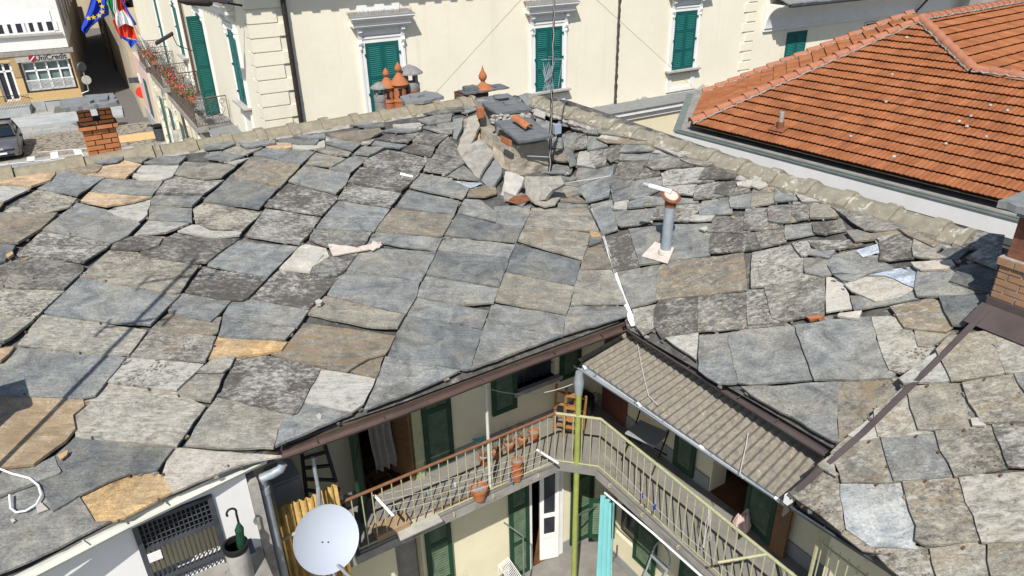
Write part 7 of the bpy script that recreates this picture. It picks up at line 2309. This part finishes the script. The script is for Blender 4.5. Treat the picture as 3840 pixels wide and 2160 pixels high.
def cobble_mat():
    m, nt, b, pos = new_mat('brown cobbles', 0.9, 0, 0.2)
    v = nt.nodes.new('ShaderNodeTexVoronoi'); v.inputs['Scale'].default_value = 5.5; nt.links.new(pos, v.inputs['Vector'])
    c = ramp(nt, v.outputs['Distance'], [(.0, (.33, .29, .23)), (.55, (.24, .21, .17)), (.8, (.10, .09, .075))])
    nt.links.new(c, b.inputs['Base Color']); bump(nt, b, v.outputs['Distance'], -.4, .03)
    return m
M['paving'] = paving_mat(); M['cobble'] = cobble_mat()
m = MB(); m.poly([Vector((x, y, GZ)) for x, y in ((-600, -300), (600, -300), (600, 900), (-600, 900))])
struct(m.build('ground', M['asphalt']))
def sheet(name, mat, pxs, h):
    m = MB(); m.poly([Vector((atz(x, y, GZ).x, atz(x, y, GZ).y, GZ + h)) for x, y in pxs]); return struct(m.build(name, mat))
A3 = unit(R(27.0)); B3 = Vector((-A3.y, A3.x, 0))
k0 = atz(311, 366, GZ + .45)                 # near right corner of the bank, on its raised landing
def bk_(x, y, h=0): return k0 - Z * .45 + A3 * x - B3 * y + Z * h
m = MB(); m.poly([bk_(-40, -3, .004), bk_(-40, 45, .004), bk_(26, 45, .004), bk_(26, 9, .004), bk_(0, 9, .004), bk_(-2, 3, .004), bk_(-2, -3, .004)])
struct(m.build('square', M['paving']))
m = MB(); m.poly([bk_(-40, 9.0, .008), bk_(-40, 13.5, .008), bk_(8, 15.5, .008), bk_(9, 9.0, .008)])
struct(m.build('cobbled_lane', M['cobble']))
m = MB(); m.box(bk_(-40, 3.2), A3 * 42.5, -B3 * 3.4, Z * .14)
struct(m.build('pavement', M['greystone']))
def strip(a, b, w, h=.012):
    p, q = atz(*a, GZ), atz(*b, GZ); d = (q - p).normalized(); n = Vector((-d.y, d.x, 0)) * w / 2
    return [p - n + Z * h, q - n + Z * h, q + n + Z * h, p + n + Z * h]
@part(None, 'parking_lines', M['paint'])
def _(m):
    for a, b, w in (((-60, 625), (260, 592), .16), ((140, 572), (330, 556), .14), ((114, 610), (116, 588), .4), ((206, 601), (202, 570), .4), ((300, 588), (288, 560), .4), ((20, 470), (300, 447), .08)):
        m.poly(strip(a, b, w))
    m.poly(strip((418, 438), (452, 436), .35))
pl = bpy.data.objects['parking_lines']; struct(pl)
def mid_px(x, y): return atz(x, y, GZ) + Z * .012
o = text_mesh('road_lettering', 'STOP', 2.7, mid_px(388, 408), -A3 * .40, -B3, M['paint'], None, .002, bold=.03)
struct(o)
m = MB(); p = atz(518, 514, GZ); m.lathe(p + Z * .012, Z, [(2.3, 0), (2.2, .004)], 20)
for v in m.v: 
    d = v - p; v.x = p.x + (A3 * d.dot(A3) + B3 * d.dot(B3) * .45).x; v.y = p.y + (A3 * d.dot(A3) + B3 * d.dot(B3) * .45).y
struct(m.build('stone_inlay', M['bankstone']))
m = MB()
for x, y in ((456, 464), (330, 236), (575, 470)): m.lathe(atz(x, y, GZ) + Z * .009, Z, [(.42, 0), (.40, .006)], 16)
struct(m.build('manhole_covers', M['iron']))
# bank -------------------------------------------------------------------------------------------
bank = thing('bank', 'bank with ochre stone ground floor below a white upper storey at the far left', 'building', k0 - A3 * 8 + B3 * 5)
BF = Fr(k0, A3, -B3, Z)
def pB(x, y): 
    p = atn(x, y, B3, B3.dot(k0)); q = p - k0; return (q.dot(A3), q.z)
hl = pB(268, 194)[1]; hu = hl + .35
xd0, xd1 = pB(-10, 300)[0], pB(58, 300)[0]
wx0, wx1 = pB(78, 270)[0], pB(270, 245)[0]
wz0, wz1 = (pB(92, 345)[1] + pB(268, 328)[1]) / 2, (pB(66, 237)[1] + pB(240, 222)[1]) / 2
@part(bank, 'lower_wall', M['bankstone'])
def _(m): wall_holes(m, BF, -16, 0, 0, hl, [(xd0, xd1, .25, wz1 + .1), (wx0, wx1, wz0, wz1 + .45)], .5)
@part(bank, 'side_wall', M['oldwall'])
def _(m): m.fbox(BF, -.4, -.01, -42, -.51, -.45, hl + 5.6)
@part(bank, 'upper_wall', M['whitewall'])
def _(m): m.fbox(BF, -16, -.0, -12, .0, hl + .355, hl + 6.5)
@part(bank, 'canopy', M['concrete'])
def _(m): m.fbox(BF, -16, .25, -.2, .12, hl + .001, hl + .30)
@part(bank, 'plinth', M['greystone'])
def _(m): m.fbox(BF, -16, .02, .0, .05, -.45, .08)
@part(bank, 'window', M['whiteplastic'], 'wide barred ground floor window with green blinds')
def _(m):
    for z in (wz0, wz0 + (wz1 - wz0) * .66, wz1 - .1): m.fbox(BF, wx0 + .12, wx1 - .12, -.3, -.2, z, z + .1)
    for t in (0, .25, .5, .75, .97): x = wx0 + .12 + (wx1 - wx0 - .3) * t; m.fbox(BF, x, x + .12, -.3, -.2, wz0, wz1)
    for k in range(40):
        x = wx0 + .14 + (wx1 - wx0 - .28) * k / 39; m.tube([BF(x, -.08, wz0), BF(x, -.08, wz0 + .75)], .018, 4)
    m.fbox(BF, wx0 + .1, wx1 - .1, -.1, -.06, wz0 + .72, wz0 + .78)
bw_ = [o for o in bank.children if o.name.startswith('window')][0]
m = MB(); m.fbox(BF, wx0, wx1, -.45, -.35, wz0, wz1); m.build('pane', M['curtainglass'], bw_)
m = MB(); 
for a in (wx0, wx1 - .1): m.fbox(BF, a, a + .1, -.35, .02, wz0 - .08, wz1)
m.fbox(BF, wx0, wx1, -.35, .02, wz0 - .08, wz0); m.build('frame', M['iron'], bw_)
@part(bank, 'sign_board', M['sunstone'], 'cream sign board above the window')
def _(m): m.fbox(BF, wx0 - .1, wx1 + .05, -.1, .06, wz1 + .02, wz1 + .62)
sb_ = [o for o in bank.children if o.name.startswith('sign_board')][0]
xc = pB(113, 218)[0]; zs = wz1 + .08
text_mesh('lettering', 'UniCredit', .50, BF(pB(131, 220)[0], .065, zs), A3, Z, M['navy'], sb_, .006, 'LEFT', bold=.012)
m = MB(); c = BF(pB(122, 220)[0], .065, zs + .17); m.lathe(c, -B3, [(.24, 0), (.24, .012), (.001, .013)], 24); m.build('emblem', M['darkred'], sb_)
m = MB(); d = (A3 * .62 + Z * .78).normalized(); e = d.cross(-B3); m.prism([c - B3 * .014 + d * .25 + e * .0, c - B3 * .014 + d * .2 + e * .06, c - B3 * .014 - d * .25, c - B3 * .014 - d * .2 - e * .06], -B3 * .006); m.build('emblem_stroke', M['flagwhite'], sb_)
text_mesh('house_number', '7', .42, BF(pB(60, 285)[0], .01, pB(60, 288)[1]), A3, Z, M['black'], bank, .006, bold=.01)
@part(bank, 'door', M['whiteplastic'], 'glazed double entrance door')
def _(m):
    z0 = .25
    for x in (xd0, (xd0 + xd1) / 2 - .06, xd1 - .14): m.fbox(BF, x, x + .14, -.3, -.2, z0, wz1 + .1)
    for z in (z0, z0 + 2.05, wz1): m.fbox(BF, xd0, xd1, -.3, -.2, z, z + .12)
dr_ = [o for o in bank.children if o.name.startswith('door')][0]
m = MB(); m.fbox(BF, xd0, xd1, -.4, -.33, .25, wz1 + .1); m.build('pane', M['glass'], dr_)
@part(bank, 'pillar', M['bankstonedk'])  # darker cladding from mid wall up to the canopy
def _(m):
    m.fbox(BF, xd1 + .02, wx0 - .02, .0, .05, 1.9, hl); m.fbox(BF, wx1 + .06, -.01, .0, .05, 1.6, hl)
uz0, uz1 = pB(110, 127)[1], pB(96, 44)[1]
ux0, ux1 = pB(-40, 130)[0], pB(206, 118)[0]
@part(bank, 'window', M['whiteplastic'], 'ribbon window of the white upper storey')
def _(m):
    m.fbox(BF, ux0, ux1, .002, .05, uz0, uz0 + .12); m.fbox(BF, ux0, ux1, .002, .06, uz1 - .75, uz1)
    for px in (10, 42, 82, 92, 126, 160, 200):
        x = pB(px, 100)[0]; m.fbox(BF, x, x + .28, .002, .055, uz0 + .12, uz1 - .75)
uw_ = [o for o in bank.children if o.name.startswith('window')][1]
m = MB(); m.fbox(BF, ux0, ux1, .001, .02, uz0, uz1 - .7); m.build('pane', M['glass'], uw_)
m = MB(); m.fbox(BF, ux0, ux1 + .4, .0, .22, uz0 - .14, uz0 - .02); m.build('sill', M['sunstone'], uw_)
@part(bank, 'side_window', M['glass'])
def _(m):
    for k in range(5): m.fbox(BF, -.009, .03, -5 - k * 5.5, -3 - k * 5.5, 1.5 + hl, hl + 3.4)
@part(bank, 'ramp', M['greystone'], 'grey stone landing in front of the entrance')
def _(m): m.fbox(BF, -16, pB(120, 400)[0], .06, 1.8, -.45, .02)
@part(bank, 'ramp_railing', M['iron'])
def _(m):
    x0, x1 = pB(-20, 390)[0], pB(130, 400)[0]
    for k in range(26):
        x = x0 + (x1 - x0) * k / 25; m.tube([BF(x, 1.6, .02), BF(x, 1.6, .95)], .014, 4)
    m.tube([BF(x0, 1.6, .95), BF(x1 - .8, 1.6, .95), BF(x1 + .2, 1.6, .6)], .025, 5)
    m.tube([BF(x1 + .9, 2.0, -.3), BF(x1 + .9, 2.0, .35), BF(x1 + 2.4, 2.0, .35), BF(x1 + 2.6, 2.0, .1)], .03, 5)
# alley walls
al = thing('alley_house', 'old beige house along the right side of the shaded alley', 'building', A1 * 4 + B1 * 75 + Z * GZ)
wp = [atz(x, y, GZ) for x, y in ((540, 440), (507, 363), (448, 273), (397, 195), (374, 80))]
wp.append(wp[-1] + (wp[-1] - wp[-2]) * .4)
@part(al, 'wall', M['oldwall'])
def _(m):
    for a, b in zip(wp[:-1], wp[1:]): m.prism([a - Z * .2, b - Z * .2, b + A1 * 5 - Z * .2, a + A1 * 5 - Z * .2], Z * 7.4)
@part(al, 'roof', M['tile'])
def _(m):
    for a, b in zip(wp[:-1], wp[1:]): m.prism([a - A1 * .3 + Z * 7.25, b - A1 * .3 + Z * 7.25, b + A1 * 5.2 + Z * 8.6, a + A1 * 5.2 + Z * 8.6], Z * .12)
for t in (.2, .6):
    m = MB(); a, b = wp[2].lerp(wp[3], t), wp[2].lerp(wp[3], t + .12); m.prism([a + Z * 2.4, b + Z * 2.4, b + Z * 3.9, a + Z * 3.9], (a - b).cross(Z).normalized() * .02); m.build('window', M['glass'], al)
@part(al, 'downpipe', M['zincdark'])
def _(m): a = wp[2].lerp(wp[3], .1) - A1 * .12; m.tube([a, a + Z * 7], .07, 6)
pk = thing('pink_house', 'low pale pink shop front under the far end of the palazzo', 'building', A1 * 5 + B1 * 54 + Z * GZ)
PKF = Fr(A1 * 4.05, B1, -A1, Z)
@part(pk, 'wall', M['pink'])
def _(m): m.fbox(PKF, 51.3, 64, -.4, 0, GZ, GZ + 4.4)
@part(pk, 'plinth', M['greystone'])
def _(m): m.fbox(PKF, 51.3, 64, .0, .05, GZ, GZ + .8)
for t in (52.0, 58.6):
    m = MB(); m.fbox(PKF, t, t + 1.2, .004, .06, GZ + 1.0, GZ + 3.3); m.build('shutter', M['teal'], pk)
@part(pk, 'plaque', M['flagwhite'])
def _(m): m.fbox(PKF, 55.6, 56.8, .004, .05, GZ + 2.6, GZ + 3.1)
eh = thing('end_house', 'beige house with a dark doorway closing the far end of the alley', 'building', A1 * 2 + B1 * 117 + Z * GZ)
EF = Fr(B1 * 116.7, A1, -B1, Z)
@part(eh, 'wall', M['oldwall'])
def _(m): m.fbox(EF, -16, 22, -6, 0, GZ, GZ + 14)
@part(eh, 'door', M['black'])
def _(m):
    s, _z = (lambda p: (p.dot(A1), p.z))(atn(282, 50, B1, 116.7)); m.fbox(EF, s - .9, s + .9, .004, .1, GZ, GZ + 2.8); m.fbox(EF, s + 4, s + 5, .004, .1, GZ + 4, GZ + 6)
# street furniture ----------------------------------------------------------------------------
p = atz(605, 527, GZ)
lb = thing('litter_bin', 'dark round litter bin standing by the palazzo wall', 'bin', p)
@part(lb, 'body', M['zincdark'], smooth=True)
def _(m): m.lathe(p, Z, [(.28, 0), (.33, .75), (.33, .8), (.29, .8), (.26, .1)], 16)
@part(lb, 'lid', M['black'], smooth=True)
def _(m): m.lathe(p + Z * .92, Z, [(.40, 0), (.40, .06), (.2, .12), (.001, .13)], 16); m.tube([p + Z * .8 + A1 * .25, p + Z * .93 + A1 * .25], .02, 5); m.tube([p + Z * .8 - A1 * .25, p + Z * .93 - A1 * .25], .02, 5)
p = atz(552, 434, GZ)
m = MB(); m.lathe(p, Z, [(.2, 0), (.2, 1.25), (.17, 1.3), (.001, 1.31)], 14)
tag(m.build('white_bollard', M['whiteplastic'], smooth=True), 'thick white post at the corner of the pink house', 'bollard')
p = atz(570, 436, GZ)
sg = thing('road_sign', 'round no entry sign and blue plate on a grey pole by the pink house', 'road sign', p)
ps = atn(545, 340, (p * -1).normalized() * 1.0, (p * -1).normalized().dot(p)); hs = ps.z - p.z
nS = Vector((-p.x, -p.y, 0)).normalized(); xS = Z.cross(nS)
@part(sg, 'pole', M['zinc'])
def _(m): m.tube([p, p + Z * (hs + 1.1)], .035, 6)
@part(sg, 'disc', M['red'])
def _(m): m.lathe(p + Z * hs + nS * .05 - xS * .3, nS, [(.36, 0), (.36, .02), (.001, .021)], 24)
@part(sg, 'plate', M['zincdark'])
def _(m): m.bar(p + Z * (hs + .85) - xS * .9 + nS * .05, p + Z * (hs + .85) + xS * .3 + nS * .05, .03, .36, nS.cross(xS) if False else None)
p = atz(298, 378, GZ) + A3 * .5
mr = thing('traffic_mirror', 'round traffic mirror with a hooded back on a bent grey pole at the bank corner', 'mirror', p)
@part(mr, 'pole', M['zinc'])
def _(m): q = bk_(.02, .3, pB(303, 325)[1]); m.tube([q, q + A3 * .5 + Z * .15, q + A3 * .55 + Z * 1.0, q + A3 * .4 + Z * 2.2], .05, 6)
@part(mr, 'mirror', M['zincdark'], smooth=True)
def _(m):
    q = bk_(.02, .3, pB(303, 325)[1]) + A3 * .45 + Z * 1.9; m.lathe(q, -B3 + A3 * .6, [(.001, -.06), (.36, 0), (.36, .06), (.3, .12)], 20)
@part(mr, 'small_disc', M['sunstone'], smooth=True)
def _(m):
    q = bk_(.02, .3, pB(303, 325)[1]) + A3 * .55 + Z * .95; m.lathe(q, -B3, [(.33, 0), (.33, .03), (.001, .04)], 18)
# car ------------------------------------------------------------------------------------------
cp = atz(22, 606, GZ)
car = thing('parked_car', 'silver grey parked car half cut by the left edge of the view', 'car', cp)
fd = unit(R(-60)); fx = unit(R(30))            # nose direction, car's side direction
CF_ = Fr(cp + fd * -.0 + fx * .0 + Z * .0, fx, fd, Z)
def car_loft(m, secs):
    n = len(secs[0]); vs = [CF_(*p) for s in secs for p in s]
    fs = [(i * n + k, i * n + (k + 1) % n, (i + 1) * n + (k + 1) % n, (i + 1) * n + k) for i in range(len(secs) - 1) for k in range(n)]
    fs += [tuple(range(n)), tuple(reversed(range((len(secs) - 1) * n, len(secs) * n)))]
    m.add(vs, fs)
def sec(y, w, zb, zm, zt, wt):
    return [(-w * .96, y, zb), (-w, y, zb + .2), (-w, y, zm), (-wt, y, zt), (-wt * .5, y, zt + .025), (wt * .5, y, zt + .025), (wt, y, zt), (w, y, zm), (w, y, zb + .2), (w * .96, y, zb)]
@part(car, 'body', M['carpaint'], smooth=True)
def _(m):
    car_loft(m, [sec(.03, .72, .28, .55, .74, .62), sec(-.08, .84, .24, .62, .86, .74), sec(-.35, .91, .22, .72, .97, .80), sec(-.9, .93, .22, .82, 1.06, .82), sec(-1.3, .93, .22, .88, 1.10, .84), sec(-2.6, .93, .22, .92, 1.08, .86), sec(-4.1, .92, .24, .92, 1.06, .84), sec(-4.45, .86, .3, .8, 1.0, .76)])
@part(car, 'cabin', M['carglass'], smooth=True)
def _(m):
    car_loft(m, [sec(-1.22, .80, 1.0, 1.06, 1.10, .74), sec(-1.95, .78, 1.02, 1.3, 1.52, .62), sec(-2.3, .78, 1.02, 1.34, 1.60, .62), sec(-3.7, .78, 1.02, 1.3, 1.58, .60), sec(-4.3, .76, 1.0, 1.1, 1.16, .66)])
@part(car, 'roof', M['carpaint'], smooth=True)
def _(m):
    car_loft(m, [sec(-2.0, .58, 1.545, 1.56, 1.575, .56), sec(-2.3, .66, 1.56, 1.60, 1.635, .6), sec(-3.6, .66, 1.55, 1.59, 1.625, .58), sec(-3.85, .6, 1.5, 1.53, 1.55, .5)])
@part(car, 'pillar', M['carpaint'])
def _(m):
    for s in (-1, 1):
        m.tube([CF_(s * .79, -1.2, 1.08), CF_(s * .67, -1.95, 1.54)], .04, 6); m.tube([CF_(s * .80, -2.7, 1.08), CF_(s * .66, -2.75, 1.58)], .05, 6); m.tube([CF_(s * .8, -3.9, 1.06), CF_(s * .62, -3.65, 1.56)], .08, 6)
@part(car, 'grille', M['black'])
def _(m): m.fbox(CF_, -.62, .62, .0, .045, .60, .68); m.fbox(CF_, -.55, .55, -.02, .05, .28, .42); m.fbox(CF_, -.3, .3, .0, .045, .50, .53)
for s in (-1, 1):
    m = MB(); m.prism([CF_(s * .60, .03, .66), CF_(s * .88, -.25, .70), CF_(s * .86, -.22, .80), CF_(s * .58, .04, .72)], fd * .03); m.build('headlight', M['glass'], car)
    m = MB(); m.lathe(CF_(s * .95, -1.35, 1.12), fx * s, [(.001, 0), (.10, .02), (.11, .14), (.001, .2)], 10); m.build('wing_mirror', M['black'], car, smooth=True)
    for y in (-.85, -3.55):
        m = MB(); m.lathe(CF_(s * .72, y, .33), fx * s, [(.2, .0), (.33, .0), (.335, .12), (.31, .21), (.2, .22)], 20); w = m.build('wheel', M['black'], car, smooth=True)
        m = MB(); m.lathe(CF_(s * .92, y, .33), fx * s, [(.21, .0), (.2, .015), (.05, .025), (.001, .03)], 14); m.build('rim', M['zinc'], w, smooth=True)
@part(car, 'number_plate', M['flagwhite'])
def _(m): m.fbox(CF_, -.20, .20, .05, .065, .42, .53)
@part(car, 'plate_end', M['plateblue'])
def _(m): m.fbox(CF_, -.27, -.201, .05, .065, .42, .53); m.fbox(CF_, .201, .27, .05, .065, .42, .53)
@part(car, 'badge', M['flagwhite'])
def _(m):
    for dz in (0, .06): m.prism([CF_(-.08, .05, .66 + dz), CF_(0, .05, .72 + dz), CF_(.08, .05, .66 + dz), CF_(.08, .05, .685 + dz), CF_(0, .05, .745 + dz), CF_(-.08, .05, .685 + dz)], fd * .02)
# flags -----------------------------------------------------------------------------------------
TFL = 40.5
def fl_pt(x, y, d=0.0): return atn(x, y, B1, TFL + d)
def flag_cloth(mb, rows, amp=.07, n=14, ph=0.0, dd=0.0, lift=0.0, u0=0.0, u1=1.0, v0=0.0, v1=1.0):
    """rows: list of picture polylines (left edge ... right edge) from top to bottom, resampled"""
    def samp(row, t):
        t = t * (len(row) - 1); i = min(len(row) - 2, int(t)); f = t - i
        return (row[i][0] * (1 - f) + row[i + 1][0] * f, row[i][1] * (1 - f) + row[i + 1][1] * f)
    def at(u, v):
        t = v * (len(rows) - 1); i = min(len(rows) - 2, int(t)); f = t - i
        a, b = samp(rows[i], u), samp(rows[i + 1], u)
        x, y = a[0] * (1 - f) + b[0] * f, a[1] * (1 - f) + b[1] * f
        return fl_pt(x, y, dd - lift + amp * math.sin(u * 13 + v * 3 + ph))
    mm = 22
    vs = [at(u0 + (u1 - u0) * i / n, v0 + (v1 - v0) * j / mm) for j in range(mm + 1) for i in range(n + 1)]
    mb.add(vs, [(j * (n + 1) + i, j * (n + 1) + i + 1, (j + 1) * (n + 1) + i + 1, (j + 1) * (n + 1) + i) for j in range(mm) for i in range(n)])
    return at
def flag(label, parts, pole_a, pole_b, dd):
    o = fl_pt(*pole_a, dd); t = thing('flag', label, 'flag', o, 'flags on the palazzo front')
    m = MB(); m.tube([fl_pt(*pole_a, dd), fl_pt(*pole_b, dd)], .025, 6); m.build('pole', M['whiteplastic'], t)
    return t
pl_a, pl_b = (592, 275), (400, -60)
tf = flag('blue flag with a ring of yellow stars hanging over the alley', None, (585, 280), (352, -60), .5)
rowsE = [[(352, -60), (380, -60), (405, -50)], [(338, 10), (372, 10), (405, 5)], [(322, 60), (360, 55), (410, 55)], [(306, 100), (340, 95), (372, 75)], [(305, 112), (322, 112), (340, 102)], [(316, 126), (320, 127), (326, 124)]]
m = MB(); atE = flag_cloth(m, rowsE, .10, 16, 0, .5); m.build('cloth', M['blue'], tf, smooth=True)
def star(mb, c, r, nx, nz):
    mb.add([c + (nx * math.cos(math.pi / 2 + k * math.pi / 5) + nz * math.sin(math.pi / 2 + k * math.pi / 5)) * (r if k % 2 == 0 else r * .42) for k in range(10)] + [c], [(k, (k + 1) % 10, 10) for k in range(10)])
m = MB()
for x, y in ((373, 3), (383, 24), (383, 44), (371, 58), (351, 65), (332, 68)): star(m, fl_pt(x, y, .26), .125, A1, Z)
m.build('stars', M['yellow'], tf)
tg_ = flag('green white and red striped flag behind the red one with the white cross', None, (590, 280), (396, -60), .2)
rG = [[(392, -60), (430, -60)], [(402, 10), (428, 25)], [(410, 50), (436, 75)], [(425, 80), (442, 110)], [(440, 125), (452, 140)]]
for (a, b, mt, nm) in ((.0, .36, 'flagwhite', 'white_stripe'),):
    m = MB(); flag_cloth(m, [[(405, -60), (412, -60)], [(404, 10), (416, 28)], [(412, 45), (424, 66)], [(420, 70), (432, 80)]], .05, 8, 1, .2); m.build('white_stripe', M['flagwhite'], tg_, smooth=True)
m = MB(); flag_cloth(m, [[(394, -60), (418, -60)], [(402, 12), (424, 14)], [(414, 36), (432, 50)], [(428, 66), (434, 78)]], .05, 8, 1, .12); m.build('green_stripe', M['green'], tg_, smooth=True)
m = MB(); flag_cloth(m, [[(421, 76), (434, 72)], [(430, 100), (446, 108)], [(446, 132), (452, 138)]], .05, 8, 1, .15); m.build('red_stripe', M['red'], tg_, smooth=True)
tp = flag('red flag with a white cross and blue edge', None, (596, 285), (428, -60), 0)
rP = [[(420, -60), (445, -60), (470, -60)], [(424, 20), (445, 12), (468, 20)], [(433, 75), (455, 55), (480, 60)], [(440, 105), (468, 85), (498, 95)], [(448, 132), (478, 118), (510, 130)], [(452, 146), (480, 140), (515, 150)]]
m = MB(); flag_cloth(m, rP, .09, 16, 2, 0); m.build('cloth', M['red'], tp, smooth=True)
m = MB(); flag_cloth(m, [[(432, 50), (450, 42), (462, 36)], [(434, 78), (460, 62), (487, 70)], [(440, 106), (470, 88), (500, 100)]], .09, 16, 2, 0, .22); 
m.build('cross', M['flagwhite'], tp, smooth=True)
m = MB(); flag_cloth(m, [[(420, -60), (428, -60), (432, -60)], [(425, 40), (432, 34), (440, 32)], [(441, 70), (448, 66), (456, 62)], [(452, 98), (456, 96), (462, 90)]], .05, 8, 2, 0, .23); m.build('cross', M['flagwhite'], tp, smooth=True)
m = MB(); flag_cloth(m, [[(452, 140), (478, 157), (492, 182)], [(460, 134), (482, 146), (514, 152)]], .05, 10, 2, 0, .10); flag_cloth(m, [[(448, -20), (452, -20)], [(478, 50), (486, 48)], [(506, 96), (514, 92)], [(492, 88), (496, 92)]], .02, 4, 2, 0, .25)
m.build('edge', M['blue'], tp, smooth=True)
# ------------------------------------------------------------------ last checks
SC.render.engine = 'CYCLES'
SC.cycles.max_bounces = 6
